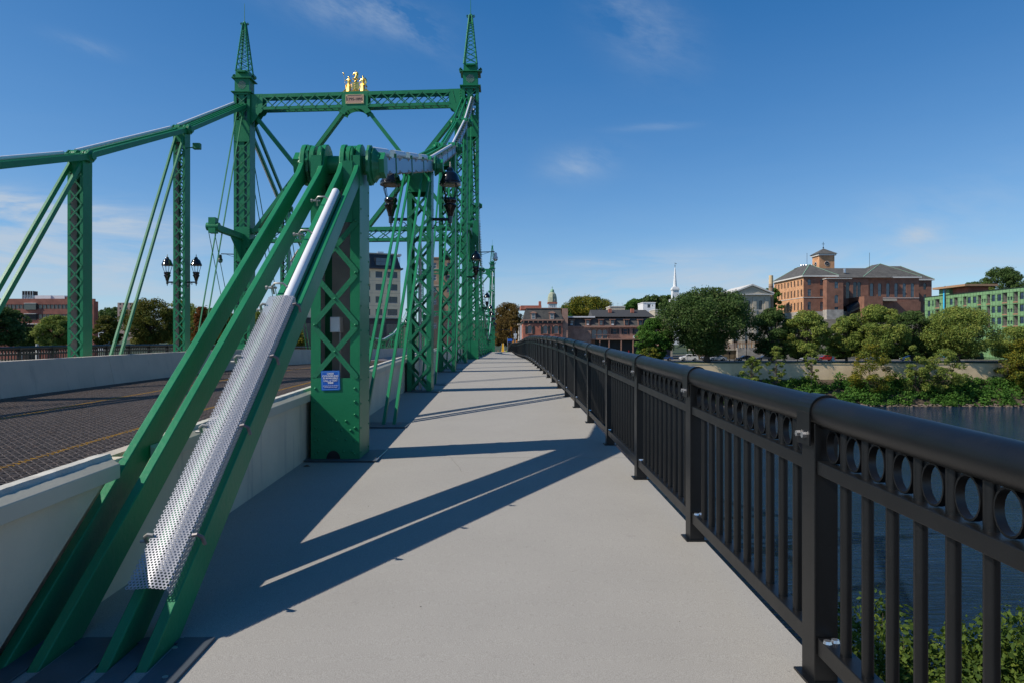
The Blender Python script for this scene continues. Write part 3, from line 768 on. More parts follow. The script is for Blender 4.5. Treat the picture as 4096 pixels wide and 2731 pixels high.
m = MB(); m.box(-.06, .06, -.03, .16, 0, .185); m.build('enclosure', PVC, bxo, bevel=.008)
m = MB(); m.box(-.048, .048, -.036, -.0305, .012, .173); m.build('cover', SWHITE, bxo, bevel=.004)
m = MB(); m.cyl((.05, .02, 0), (.05, .02, -1.5), .012, 6); m.build('conduit', GREY, bxo)
cdp = thing('conduit_pipe', 'white plastic conduit rising inside the second laced column', 'pipe', (XR-.02, COLY[1]+.1, dz(COLY[1])))
m = MB(); m.cyl((0, 0, 0), (0, 0, 3.9), .034, 10); m.build('pipe', PVC, cdp, smooth=60)

# ------------------------------------------------------------------ towers
def spiral(m, c, r, s, width, n=22, turns=1.6, t=.012):
    pts = []
    for i in range(n+1):
        a = PI/2+s*2*PI*turns*i/n; rr = r*(1-.82*i/n); pts.append((c[0]+math.cos(a)*rr, c[2]+math.sin(a)*rr))
    for (a, b) in zip(pts[:-1], pts[1:]):
        m.beam((a[0], c[1], a[1]), (b[0], c[1], b[1]), t, width, (0, 1, 0))
def tower(x, y, zb, ztop, label, detail=True, group=None):
    w, d = .98, .92; h = ztop-zb
    r = laced_column('bridge_tower', label, 'tower', x, y, zb, h, w=w, d=d, pitch=.86, fl=.17, batt=(1.1, 0), top=.14, singles=detail, web=True, rz=.02, group=group,
                     extra=[(h-3.0, h-1.7), (6.9-.0, 8.2)])
    tz = h
    for e_, zq in ((.62, tz), (.60, tz+.86)): m = MB(); m.box(-e_, e_, -e_+.04, e_-.04, zq, zq+.05); m.build('cornice_plate', GREEN, r)
    m = MB(); m.box(-.44, .44, -.44, .44, tz+.05, tz+.86); m.build('lantern_box', GREEN, r)
    m = MB()
    for q, ax in ((-1, 0), (1, 0), (-1, 1), (1, 1)):
        def pt(u, v, e): return (u, q*(.4405+e), v) if ax == 0 else (q*(.4405+e), u, v)
        m.poly([pt(math.cos(PI/8+PI/4*i)*.26, tz+.46+math.sin(PI/8+PI/4*i)*.26, .001) for i in range(8)])
    m.build('dark_opening', GREY, r)
    m = MB()
    for q, ax in ((-1, 0), (1, 0), (-1, 1), (1, 1)):
        def pt(u, v, e): return (u, q*(.4405+e), v) if ax == 0 else (q*(.4405+e), u, v)
        for k in range(-3, 4):
            for sg in (1, -1):
                c = k*.1; L = math.sqrt(max(.001, .26**2-(c*.7)**2))*.95
                a = (c*.707+L*.707*sg*-1, -c*.707*-sg*-1); 
                ux, uz = .707, .707*sg; nx, nz_ = -uz, ux
                p0 = (nx*c*.72-ux*L, nz_*c*.72-uz*L); p1 = (nx*c*.72+ux*L, nz_*c*.72+uz*L)
                m.beam(pt(p0[0], tz+.46+p0[1], .006), pt(p1[0], tz+.46+p1[1], .006), .02, .006, pt(0, 0, 1) if False else ((0, 1, 0) if ax == 0 else (1, 0, 0)))
    m.build('opening_lattice', GREEN, r)
    m = MB()                                   # pedestal under the spire
    a, b, z0, z1 = .41, .40, tz+.91, tz+1.36
    m.add([(-a, -a, z0), (a, -a, z0), (a, a, z0), (-a, a, z0), (-b, -b, z1), (b, -b, z1), (b, b, z1), (-b, b, z1)], [(0, 3, 2, 1), (4, 5, 6, 7), (0, 1, 5, 4), (1, 2, 6, 5), (2, 3, 7, 6), (3, 0, 4, 7)])
    m.build('spire_base', GREEN, r)
    for q in (-1, 1):
        m = MB(); spiral(m, (q*.56, 0, z0+.18), .14, -q, .30, t=.022); m.build('scroll', GREEN, r)
        m = MB(); n = 8
        for i in range(n):
            a0, a1 = PI/2*i/n, PI/2*(i+1)/n
            m.add([(-.25, q*(.41+.20*math.sin(a0)), z1-.10+.09*math.cos(a0)), (.25, q*(.41+.20*math.sin(a0)), z1-.10+.09*math.cos(a0)),
                   (.25, q*(.41+.20*math.sin(a1)), z1-.10+.09*math.cos(a1)), (-.25, q*(.41+.20*math.sin(a1)), z1-.10+.09*math.cos(a1))], [(0, 1, 2, 3)])
        m.box(-.25, .25, q*.41 if q > 0 else -.60, .60 if q > 0 else -.41, z1-.16, z1-.10)
        m.build('rolled_hood', GREEN, r)
    H = 3.05; zs = z1; wb, wt = .39, .075
    def half(z): return wb+(wt-wb)*(z/H)
    m = MB()
    for sx_ in (-1, 1):
        for sy_ in (-1, 1): m.beam((sx_*wb, sy_*wb, zs), (sx_*wt, sy_*wt, zs+H), .07, .07)
    m.build('spire_corner_angles', GREEN, r)
    m = MB(); rv = MB(); z = .0; lv = [0]
    while lv[-1] < H-.55: lv.append(lv[-1]+max(.13, half(lv[-1])*.95))
    for z0_, z1_ in zip(lv[:-1], lv[1:]):
        for q, ax in ((-1, 0), (1, 0), (-1, 1), (1, 1)):
            h0, h1 = half(z0_), half(z1_); hm = half((z0_+z1_)/2)
            def pt(u, z_, hh): return (u, q*(hh+.035), zs+z_) if ax == 0 else (q*(hh+.035), u, zs+z_)
            up = (0, 1, 0) if ax == 0 else (1, 0, 0)
            m.beam(pt(-h0, z0_, h0), pt(h1, z1_, h1), .035, .008, up); m.beam(pt(h0, z0_, h0+.009), pt(-h1, z1_, h1+.009), .035, .008, up)
            rv.rivet(pt(0, (z0_+z1_)/2, hm+.01), .018, (0, q, 0) if ax == 0 else (q, 0, 0))
            for s in (-1, 1): rv.rivet(pt(s*h0, z0_, h0+.01), .02, (0, q, 0) if ax == 0 else (q, 0, 0))
    m.build('spire_lacing', GREEN, r); rv.build('rivets', GREEN, r, smooth=50, kind='stuff')
    m = MB(); hh = half(lv[-1]); m.add([(-hh, -hh, zs+lv[-1]), (hh, -hh, zs+lv[-1]), (hh, hh, zs+lv[-1]), (-hh, hh, zs+lv[-1]), (-wt, -wt, zs+H), (wt, -wt, zs+H), (wt, wt, zs+H), (-wt, wt, zs+H)],
            [(0, 3, 2, 1), (4, 5, 6, 7), (0, 1, 5, 4), (1, 2, 6, 5), (2, 3, 7, 6), (3, 0, 4, 7)])
    m.build('spire_top', GREEN, r)
    m = MB()
    for k in (.14, .34):
        zc = lv[-1]+k; hf = half(zc)+.004
        m.poly([(math.cos(t)*.035, -hf, zs+zc+math.sin(t)*.05) for t in [2*PI*i/10 for i in range(10)]])
    m.build('spire_hole', INK, r)
    m = MB(); m.ball((0, 0, zs+H+.04), .075, 8, 5)
    for q in (-1, 1): spiral(m, (q*.18, 0, zs+H-.05), .085, -q, .07, t=.014, n=16)
    m.build('finial_scrolls', GREEN, r, smooth=40)
    m = MB(); m.cyl((0, 0, zs+H+.08), (0, 0, zs+H+1.2), .022, 6, r2=.012); m.build('needle', GREEN, r)
    return r
TXR, TXL = -1.88, -15.82
t1 = tower(TXR, TOWY, dz(TOWY), 16.74, 'near right bridge tower topped by a lattice spire, beside the walkway')
t2 = tower(TXL, TOWY+LY, dz(TOWY)-.2, 16.74, 'near left bridge tower topped by a lattice spire, across the road')
z2 = 16.74-1.05
t3 = tower(TXR-.0, TOW2, dz(TOW2), z2, 'far right bridge tower, small above the end of the walkway', detail=False)
t4 = tower(TXL, TOW2+LY, dz(TOW2)-.2, z2, 'far left bridge tower, small and mostly behind the near bars', detail=False)
# side arm carrying the tie-rod joint on each near tower
for x, yy, lab in ((TXL, TOWY+LY, 'green cantilever arm with a round boss at mid height of the left tower'), (TXR, TOWY, 'green cantilever arm with a round boss at mid height of the right tower')):
    r = thing('tie_rod_arm', lab, 'bracket', (x, yy, 7.95))
    m = MB(); m.beam((0, -.46, 0), (0, -4.3, -.05), .30, .36); m.build('arm', GREEN, r, bevel=.03)
    m = MB(); m.cyl((-.34, -4.55, -.06), (.34, -4.55, -.06), .22, 12); m.box(-.19, .19, -4.75, -4.35, -.42, .42); m.build('boss', GREEN, r, smooth=40)
    m = MB(); m.prism([(-.28, -.461, -.1), (.28, -.461, -.1), (.28, -.461, -1.5), (-.28, -.461, -1.5)], (0, -.014, 0)); m.prism([(-.02, -.48, -.2), (-.02, -2.2, -.2), (-.02, -.48, -1.5)], (.04, 0, 0)); m.build('bracket_plate', GREEN, r)

# portal frames -----------------------------------------------------
def laced_beam(w, lac, rv, p0, p1, z0, z1, depth, npan):
    """box beam along local x from p0 to p1"""
    for yy in (-depth/2, depth/2):
        q = -1 if yy < 0 else 1
        w.box(p0, p1, yy-.006, yy+.006, z1-.22, z1); w.box(p0, p1, yy-.006, yy+.006, z0, z0+.18)
        n = npan; hh0, hh1 = z0+.10, z1-.12
        for i in range(n):
            a, b = p0+(p1-p0)*i/n, p0+(p1-p0)*(i+1)/n
            lac.beam((a, yy+q*.012, hh0), (b, yy+q*.012, hh1), .055, .010, (0, 1, 0)); lac.beam((a, yy+q*.023, hh1), (b, yy+q*.023, hh0), .055, .010, (0, 1, 0))
            rv.rivet(((a+b)/2, yy+q*.03, (hh0+hh1)/2), .035, (0, q, 0)); rv.rivet((a, yy+q*.02, hh1), .03, (0, q, 0)); rv.rivet((a, yy+q*.02, hh0), .03, (0, q, 0))
    w.box(p0, p1, -depth/2+.0065, -depth/2+.12, z1-.012, z1-.002); w.box(p0, p1, depth/2-.12, depth/2-.0065, z1-.012, z1-.002)
    w.box(p0, p1, -depth/2+.0065, -depth/2+.10, z0+.002, z0+.012); w.box(p0, p1, depth/2-.10, depth/2-.0065, z0+.002, z0+.012)
    n = int((p1-p0)/.42)
    for i in range(n):
        a, b = p0+(p1-p0)*i/n, p0+(p1-p0)*(i+1)/n
        s = 1 if i % 2 else -1
        for zz in (z0+.016, z1-.016): lac.beam((a, s*(-depth/2+.05), zz), (b, s*(depth/2-.05), zz), .05, .008)
def portal(x0, y0, x1, y1, zt, label, detail=True):
    mid = Vector(((x0+x1)/2, (y0+y1)/2, 0)); rz = math.atan2(y1-y0, x1-x0); half = math.hypot(x1-x0, y1-y0)/2-.49
    r = thing('portal_frame', label, 'bridge portal', (mid.x, mid.y, 0), rz)
    zb_, zt_ = zt-.95, zt
    w, lac, rv = MB(), MB(), MB()
    for a, b in ((-half+.72, -.80), (.80, half-.72)): laced_beam(w, lac, rv, a, b, zb_, zt_, .6, 6)
    w.build('top_beam', GREEN, r); 
    gr = MB(); gr.box(-half+.7, half-.7, .20, .22, zb_+.25, zb_+.55)
    m = MB()
    for yy in (-.3075, .2955):          # centre plate with an arch below
        pts = [(-.81, zt_+.01), (-.81, zb_-.05), (-1.0, zb_-.25)]
        pts += [(-.62+.62*(1-math.cos(t))*1.0, zb_-.42+.36*math.sin(t)) for t in [PI*i/10 for i in range(11)]]
        pts += [(1.0, zb_-.25), (.81, zb_-.05), (.81, zt_+.01)]
        m.prism([(a, yy, b) for a, b in pts], (0, .012, 0))
    m.build('centre_plate', GREEN, r)
    for s in (-1, 1):
        m = MB()
        for yy in (-.3075, .2955):
            pts = [(s*(half+.0), zt_+.01), (s*(half-.78), zt_+.01), (s*(half-.78), zb_+.1)]+[(s*(half-.78+.25*(1-math.cos(t))-.03), zb_+.1-.32*math.sin(t)) for t in [PI/2*i/6 for i in range(1, 7)]]+[(s*(half-.30), zb_-.65), (s*half, zb_-.9)]
            m.prism([(a, yy, b) for a, b in pts], (0, .012, 0))
        m.build('corner_gusset', GREEN, r)
        for k in range(9):
            rv.rivet((s*(half-.10), -.3085, zt_-.1-k*.16), .028, (0, -1, 0)); rv.rivet((s*(half-.55+.02*k), -.3085, zt_-.1-k*.085), .028, (0, -1, 0))
    # X braces
    zl = 8.5 if detail else 8.5-1.05
    for s in (-1, 1):
        for (a, za, b, zc) in ((s*(half-.05), zb_-.1, s*.45, zl-.3), (s*.75, zb_-.15, s*(half-.05), zl-.3)):
            m = MB(); off = 0 if (a == s*.75) else .02
            for yy in (-.19, .19):
                m.beam((a, yy+off, za), (b, yy+off, zc), .20, .014, (0, 1, 0))
            d = Vector((b-a, 0, zc-za)).normalized(); nrm = Vector((-d.z, 0, d.x))
            for q in (-1, 1):
                m.beam(Vector((a, off, za))+nrm*q*.105, Vector((b, off, zc))+nrm*q*.105, .012, .40, (0, 1, 0))
            m.build('cross_brace', GREEN, r)
    w = MB(); laced_beam(w, lac, rv, -half, half, zl-.85, zl, .5, 15)
    w.box(-.65, .65, -.275, -.262, zl-.86, zl+.02); w.build('lower_beam', GREEN, r)
    lac.build('beam_lacing', GREEN2, r, kind='stuff'); rv.build('rivets', GREEN, r, smooth=50, kind='stuff')
    for s in (-1, 1):
        m = MB(); m.prism([(s*half, -.01, zl-.85), (s*(half-1.1), -.01, zl-.85), (s*half, -.01, zl-2.0)], (0, .02, 0)); m.build('knee_plate', GREEN, r)
    return r
pf = portal(TXL, TOWY+LY, TXR, TOWY, 16.66, 'near green portal frame joining the first two towers across the road')
pf2 = portal(TXL, TOW2+LY, TXR, TOW2, 16.66-1.05, 'far green portal frame between the last two towers', detail=False)

def plaque(label, z, w, h, txt):
    r = thing('plaque', label, 'plaque', (pf.location.x, pf.location.y, z), pf.rotation_euler.z)
    y = -.32; m = MB(); m.box(-w/2+.03, w/2-.03, y-.012, y+.01, -h/2+.03, h/2-.03); m.build('plate', PLAQ, r)
    m = MB()
    for a, b, c, d in ((-w/2, w/2, h/2-.035, h/2), (-w/2, w/2, -h/2, -h/2+.035), (-w/2, -w/2+.035, -h/2+.035, h/2-.035), (w/2-.035, w/2, -h/2+.035, h/2-.035)): m.box(a, b, y-.03, y+.01, c, d)
    m.build('rim', PLAQR, r)
    for sx_ in (-1, 1):
        for sz_ in (-1, 1):
            m = MB(); m.rivet((sx_*(w/2-.09), y-.012, sz_*(h/2-.09)), .025, (0, -1, 0)); m.build('bolt', PLAQR, r)
    if txt:
        me = text_mesh(txt, .225, INK, bold=.004); inst('lettering', me, r, (0, y-.016, -.08), (PI/2, 0, 0))
    return r
plaque('tan bronze plaque reading 1795-1895 at the middle of the top beam', 16.20, 1.12, .56, '1795-1895')
plaque('tan bronze plaque at the middle of the lower portal beam', 8.08, .9, .75, None)

# gilded coat of arms ------------------------------------------------
def arms():
    r = thing('coat_of_arms', 'gilded coat of arms with a horse head, shield and two robed figures above the portal', 'sculpture', (pf.location.x, pf.location.y-.1, 16.66), pf.rotation_euler.z)
    m = MB(); m.box(-.78, .78, -.10, .10, 0, .06)
    for s in (-1, 1):
        spiral(m, (s*.62, 0, .11), .09, s, .14, t=.03, n=14); m.tube([(s*.72, 0, .05), (s*.5, -.03, .14), (s*.3, -.05, .06), (0, -.06, .13)], [.05, .045, .04, .05], 6)
    m.build('ribbon_base', GOLD, r, smooth=50)
    m = MB(); pts = [(-.21, .60), (-.13, .57), (0, .60), (.13, .57), (.21, .60), (.17, .50), (.22, .33), (.17, .20), (0, .09), (-.17, .20), (-.22, .33), (-.17, .50)]
    m.prism([(a, .0, b) for a, b in pts], (0, -.07, 0))
    for k in range(3): m.ball((0, -.075, .48-.13*k), .05, 8, 4, (1.5, .3, .5))
    m.build('shield', GOLD, r, bevel=.012)
    m = MB(); m.tube([(-.23, -.02, .58), (-.27, -.04, .4), (-.23, -.05, .22), (-.1, -.06, .1), (.02, -.06, .06)], .022, 6); m.tube([(.23, -.02, .58), (.27, -.04, .4), (.23, -.05, .22), (.1, -.06, .1), (-.02, -.06, .06)], .022, 6)
    m.build('scroll_frame', GOLD, r, smooth=50)
    m = MB(); m.lathe([(.10, .60), (.07, .64), (.06, .68), (.10, .74), (.115, .80), (.09, .86), (.04, .88)], (0, -.02, 0), 10); m.tube([(-.10, 0, .72), (-.17, 0, .76), (-.20, 0, .84)], [.04, .03, .035], 6); m.tube([(.10, 0, .72), (.17, 0, .76), (.20, 0, .84)], [.04, .03, .035], 6)
    m.build('helmet', GOLD, r, smooth=50)
    m = MB(); m.tube([(.02, 0, .84), (.05, 0, .95), (.05, 0, 1.05), (.0, 0, 1.13), (-.07, 0, 1.10), (-.14, 0, 1.02), (-.165, 0, .985)], [.085, .085, .075, .06, .055, .04, .03], 8)
    m.ball((.02, -.02, 1.18), .025, 6, 4, (.6, .6, 1.6)); m.ball((.02, .02, 1.18), .025, 6, 4, (.6, .6, 1.6)); m.tube([(.09, 0, 1.15), (.12, 0, 1.05), (.12, 0, .95), (.09, 0, .88)], [.03, .035, .035, .02], 6)
    m.build('horse_head', GOLD, r, smooth=60)
    for s in (-1, 1):
        f = MB()
        f.lathe([(.14, .05), (.13, .12), (.105, .30), (.09, .45), (.075, .55), (.095, .66), (.10, .72), (.075, .775), (.032, .80), (.030, .83)], (s*.40, 0, 0), 10, 5, .10)
        f.ball((s*.40, -.005, .885), .055, 8, 6, (.85, .95, 1.2)); f.ball((s*.40, .02, .91), .05, 8, 5); f.ball((s*.40, -.055, .882), .012, 5, 4)
        f.tube([(s*.31, 0, .75), (s*.27, -.02, .66), (s*.24, -.04, .59)], [.032, .027, .02], 6)          # hand on the shield
        if s < 0: f.tube([(-.49, 0, .75), (-.57, -.02, .69), (-.60, -.04, .72)], [.032, .027, .02], 6)
        else: f.tube([(.49, 0, .75), (.55, -.02, .66), (.54, -.06, .58)], [.032, .027, .02], 6)
        f.tube([(s*.50, .03, .5), (s*.58, .04, .36), (s*.60, .03, .26)], [.05, .05, .015], 6)
        f.build('robed_figure', GOLD, r, smooth=60)
    m = MB(); m.cyl((-.53, -.03, .15), (-.68, -.03, 1.02), .013, 6); m.ball((-.695, -.03, 1.07), .055, 8, 6, (.8, .8, 1.2)); m.build('staff_with_cap', GOLD, r, smooth=50)
    m = MB(); m.tube([(.50, -.03, .78), (.57, -.03, .70), (.58, -.03, .55), (.53, -.04, .44), (.60, -.04, .34), (.68, -.04, .28)], [.07, .065, .055, .045, .03, .008], 7); m.build('cornucopia', GOLD, r, smooth=50)
    r.scale = (1.08, 1.08, 1.08)
arms()

# ------------------------------------------------------------------ chains of eyebars
def eyebar(w, p0, p1, t, depth, R, eye0=True, eye1=True, n=12):
    """flat bar in a plane x ~ const from pin p0 to pin p1, round eyes on the ends"""
    p0 = Vector(p0); p1 = Vector(p1); d = (p1-p0); d.x = 0; L = d.length; d.normalize(); nrm = Vector((0, -d.z, d.y))
    pts = []
    hd = depth/2; a0 = math.asin(min(1, hd/R)); c0 = .0
    def neck(p, s):                            # tangent shoulder points
        return [p+d*s*(R*1.55)+nrm*hd*s, p+d*s*(R*.95)+nrm*s*(hd+.035)]
    if eye0:
        pts += [(p0+d*(R*1.7)-nrm*hd), (p0+d*(R*.9)-nrm*(hd+.03))]
        th0 = math.atan2(-(hd+.03), R*.9)
        for i in range(n+1):
            th = -.9-(2*PI-1.8)*i/n; pts.append(p0+d*R*math.cos(th)+nrm*R*math.sin(th))
        pts += [(p0+d*(R*.9)+nrm*(hd+.03)), (p0+d*(R*1.7)+nrm*hd)]
    else: pts += [p0-nrm*hd, p0+nrm*hd]
    if eye1:
        pts += [(p1-d*(R*1.7)+nrm*hd), (p1-d*(R*.9)+nrm*(hd+.03))]
        for i in range(n+1):
            th = PI-.9-(2*PI-1.8)*i/n; pts.append(p1+d*R*math.cos(th)+nrm*R*math.sin(th))
        pts += [(p1-d*(R*.9)-nrm*(hd+.03)), (p1-d*(R*1.7)-nrm*hd)]
    else: pts += [p1+nrm*hd, p1-nrm*hd]
    def xat(p):
        s = max(0, min(1, (p-p0).dot(d)/L)); return p0.x+(p1.x-p0.x)*s
    m = len(pts); vs = [(xat(p)-t/2, p.y, p.z) for p in pts]+[(xat(p)+t/2, p.y, p.z) for p in pts]
    w.add(vs, [tuple(range(m)), tuple(range(2*m-1, m-1, -1))]+[(i, m+i, m+(i+1) % m, (i+1) % m) for i in range(m)])
SETC = [-.31, -.215, .125, .185]         # offsets from the truss centre line (chain links 1, 3, ...)
SETD = [-.415, -.17, .06, .25]         # (links 2, 4, ... and the end bars)
def flat_cyl(w, p, q, r, n=8): w.cyl(p, q, r, n)
def chain(side, X0, oy, pins, y0, label, n_near=4, mirror=False, piped=True):
    """pins: list of (y, z)"""
    r = thing('eyebar_chain', label, 'bridge chain', (X0, y0, pins[0][1]))
    for i in range(len(pins)-1):
        a, b = pins[i], pins[i+1]; S_ = SETC if i % 2 == 0 else SETD
        for x in S_:
            if side < 0: x = -x
            w = WB(); eyebar(w, (X0+x, a[0]+oy, a[1]), (X0+x, b[0]+oy, b[1]), .050, .215, .235 if i < 5 else .2)
            w.build('eyebar', GREEN, r, smooth=35)
        if piped:
            d = Vector((0, b[0]-a[0], b[1]-a[1])).normalized(); up = Vector((0, -d.z, d.y))
            if up.z < 0: up = -up
            P0 = Vector((X0, a[0]+oy, a[1])); P1 = Vector((X0, b[0]+oy, b[1])); L = (P1-P0).length
            if side > 0 and i == 0:
                for k in range(4):
                    s0, s1 = .95+k*1.85, .95+k*1.85+1.25
                    if s0 > L-.6: break
                    w = WB(); w.cyl(P0+d*s0+up*.19+Vector((.20, 0, 0)), P0+d*min(s1, L-.4)+up*.19+Vector((.20, 0, 0)), .062, 14); w.build('white_pipe', PVC, r, smooth=60)
            else:
                sx_ = .17 if side > 0 else (-.36 if i < 5 else .0)
                w = WB(); w.cyl(P0+d*.42+up*.15+Vector((sx_, 0, 0)), P1-d*.42+up*.15+Vector((sx_, 0, 0)), .045 if side > 0 else .075, 12); w.build('white_pipe', PVC, r, smooth=60)
            if side > 0 and i < 5:
                # smooth cover sheets down the outer side of the bars, strapped and clamped
                xo = X0+.325
                npn = 4
                for k in range(npn):
                    s0 = .40+(L-.75)*k/npn; s1 = .40+(L-.75)*(k+1)/npn-.05
                    w = WB(); w.beam(P0+d*s0+Vector((.325, 0, 0)), P0+d*s1+Vector((.325, 0, 0)), .012, .23, up); w.build('cover_sheet', SHEET, r)
                    w = WB(); w.beam(P0+d*(s1+.025)+Vector((.325, 0, 0))-up*.17, P0+d*(s1+.025)+Vector((.325, 0, 0))+up*.18, .035, .05, d); w.build('strap', GREEN2, r)
                for k in range(8 if i == 0 else 12):
                    s0 = .6+(L-1.1)*k/(7 if i == 0 else 11)
                    for q in (-1, 1):
                        c = P0+d*s0+Vector((.335, 0, 0))+up*q*.125; w = WB()
                        w.beam(c, c+Vector((-.10, 0, 0)), .022, .03, up); w.beam(c, c-up*q*.05, .022, .012, d); w.cyl(c, c+Vector((.035, 0, 0))-up*q*.02, .012, 5); w.build('clamp', CLAMP, r)
    for i, (y, z) in enumerate(pins):
        y = y+oy
        w = WB(); w.cyl((X0-.50, y, z), (X0+.44, y, z), .115, 16); w.build('pin', GREEN, r, smooth=50)
        for q in (-1, 1):
            w = MB(); w.lathe([(.235, 0), (.24, .03), (.20, .055), (.21, .07), (.16, .11), (.15, .14)], (0, 0, 0), 36, 12, .05)
            w.tf = None
            M = Matrix.Translation((X0+q*.345, y, z)) @ Matrix.Rotation(q*PI/2, 4, 'Y')
            w2 = WB(); w2.add([M @ Vector(p) for p in w.v], w.f if q > 0 else w.f); w2.build('rosette', GREEN2, r, smooth=45)
            w2 = WB(); w2.cyl((X0+q*.46, y, z), (X0+q*.55, y, z), .155, 6); w2.build('nut', GREEN, r)
    return r
side_pins = [(COLY[i], PINZ[i]) for i in range(4)]+[(TOWY, PINZ[4])]
MP = [(TOWY+8.31*k, 2.15+13.9*(((TOWY+8.31*k)-(TOWY+45.7))/45.7)**2-.0115*8.31*k*.9) for k in range(0, 12)]
MP[0] = (TOWY, PINZ[4])
chain(1, XR, 0, side_pins, 20, 'right side-span chain of green eyebars, sheeted and topped with white pipe, rising to the tower')
chain(-1, XL, LY, side_pins, 20, 'left side-span chain of green eyebars with white pipe on top, rising to the left tower')
far_pins = [(TOW2+8.2*k, [15.1, 11.1, 7.4, 4.6, 2.5][k]) for k in range(5)]
chain(1, XR, 0, MP, 80, 'right main-span chain of eyebars sagging from the near tower to the far tower', piped=True)
chain(-1, XL, LY, MP, 80, 'left main-span chain of eyebars sagging beyond the portal', piped=True)
chain(1, XR, 0, far_pins, 150, 'right chain of eyebars descending beyond the far tower', piped=False)
# diamond plates and pin straps above column 1 (forks that carry the pin)
for c in (columns[0],):
    h = PINZ[0]-dz(COLY[0])
    for a, b in ((-.285, -.02), (.10, .285)):
        pass
    for a, b in ((-.29, -.165), (.085, .205)):
        m = MB(); m.box(a, b, -.305, -.291, h-.75, h-.02); m.box(a, a+.012, -.29, -.1, h-.7, h-.02); m.box(b-.012, b, -.29, -.1, h-.7, h+.16); m.build('pin_fork', GREEN, c)

# end bars --------------------------------------------------------------
BS = .725
def end_bars(side, X0, oy, label, xs_top, xs_bot):
    r = thing('end_bars', label, 'bridge tie bars', (X0, 5.5+oy, 1.5))
    for xt, xb in zip(xs_top, xs_bot):
        yb = 2.45; zt_, yt = PINZ[0], COLY[0]
        w = WB(); eyebar(w, (xb, yb+oy, zt_-.02-BS*(yt-yb)), (xt, yt+oy, zt_), .056, .188, .25, eye0=False); w.build('bar', GREEN, r, smooth=35, bevel=.006)
    return r
end_bars(1, XR, 0, 'four flat green diagonal bars running from the end column down through the walkway', [XR+v for v in SETD], [-2.345, -2.19, -1.855, -1.67])
end_bars(-1, XL, LY, 'four flat green diagonal bars at the near end of the left truss', [XL-v for v in SETD], [XL-v for v in SETD])
# floor plates where the end bars enter
r = thing('slot_plate', 'slotted dark steel floor plates around the feet of the four diagonal bars', 'floor plate', (-1.9, 3.1, dz(3.1)))
zl = dz(3.2); sl = (dz(3.6)-dz(2.2))/1.4
for x0, x1 in ((-2.33, -2.215), (-2.135, -1.905), (-1.825, -1.71), (-1.63, -1.47)):
    w = WB(); w.add([(x0, 1.9, dz(1.9)+.002), (x1, 1.9, dz(1.9)+.002), (x1, 3.5, dz(3.5)+.002), (x0, 3.5, dz(3.5)+.002), (x0, 1.9, dz(1.9)+.014), (x1, 1.9, dz(1.9)+.014), (x1, 3.5, dz(3.5)+.014), (x0, 3.5, dz(3.5)+.014)],
                    [(0, 3, 2, 1), (4, 5, 6, 7), (0, 1, 5, 4), (1, 2, 6, 5), (2, 3, 7, 6), (3, 0, 4, 7)]); w.build('plate', PLATE, r, bevel=.002)
for a_, b_ in ((-2.215, -2.135), (-1.905, -1.825), (-1.71, -1.63)):
    w = WB(); w.box(a_, b_, 3.44, 3.5, dz(3.4)+.002, dz(3.4)+.012); w.build('end_strip', PLATE, r)
for x, y in ((-1.53, 2.45), (-1.53, 3.1), (-1.62, 3.38), (-1.53, 2.0)):
    w = WB(); w.cyl((x, y, dz(y)+.0145), (x, y, dz(y)+.017), .014, 10); w.build('screw', STEEL, r)
r = thing('fallen_leaf', 'curled dark dead leaf lying beside the slotted floor plate', 'leaf', (-1.42, 2.86, dz(2.86)))
m = MB(); m.add([(-.03, 0, .002), (0, -.02, .014), (.035, 0, .004), (0, .022, .018), (.005, 0, .006)], [(0, 1, 4), (1, 2, 4), (2, 3, 4), (3, 0, 4)]); m.build('blade', mat('dead_leaf', (.03, .015, .01), .9), r)
r = thing('fallen_leaf', 'small tan dead leaf lying at the foot of the green end column', 'leaf', (-2.22, 7.75, dz(7.75)))
m = MB(); m.add([(-.04, 0, .002), (0, -.025, .014), (.045, 0, .004), (0, .03, .02), (.005, 0, .006)], [(0, 1, 4), (1, 2, 4), (2, 3, 4), (3, 0, 4)]); m.build('blade', mat('tan_leaf', (.16, .09, .05), .9), r)

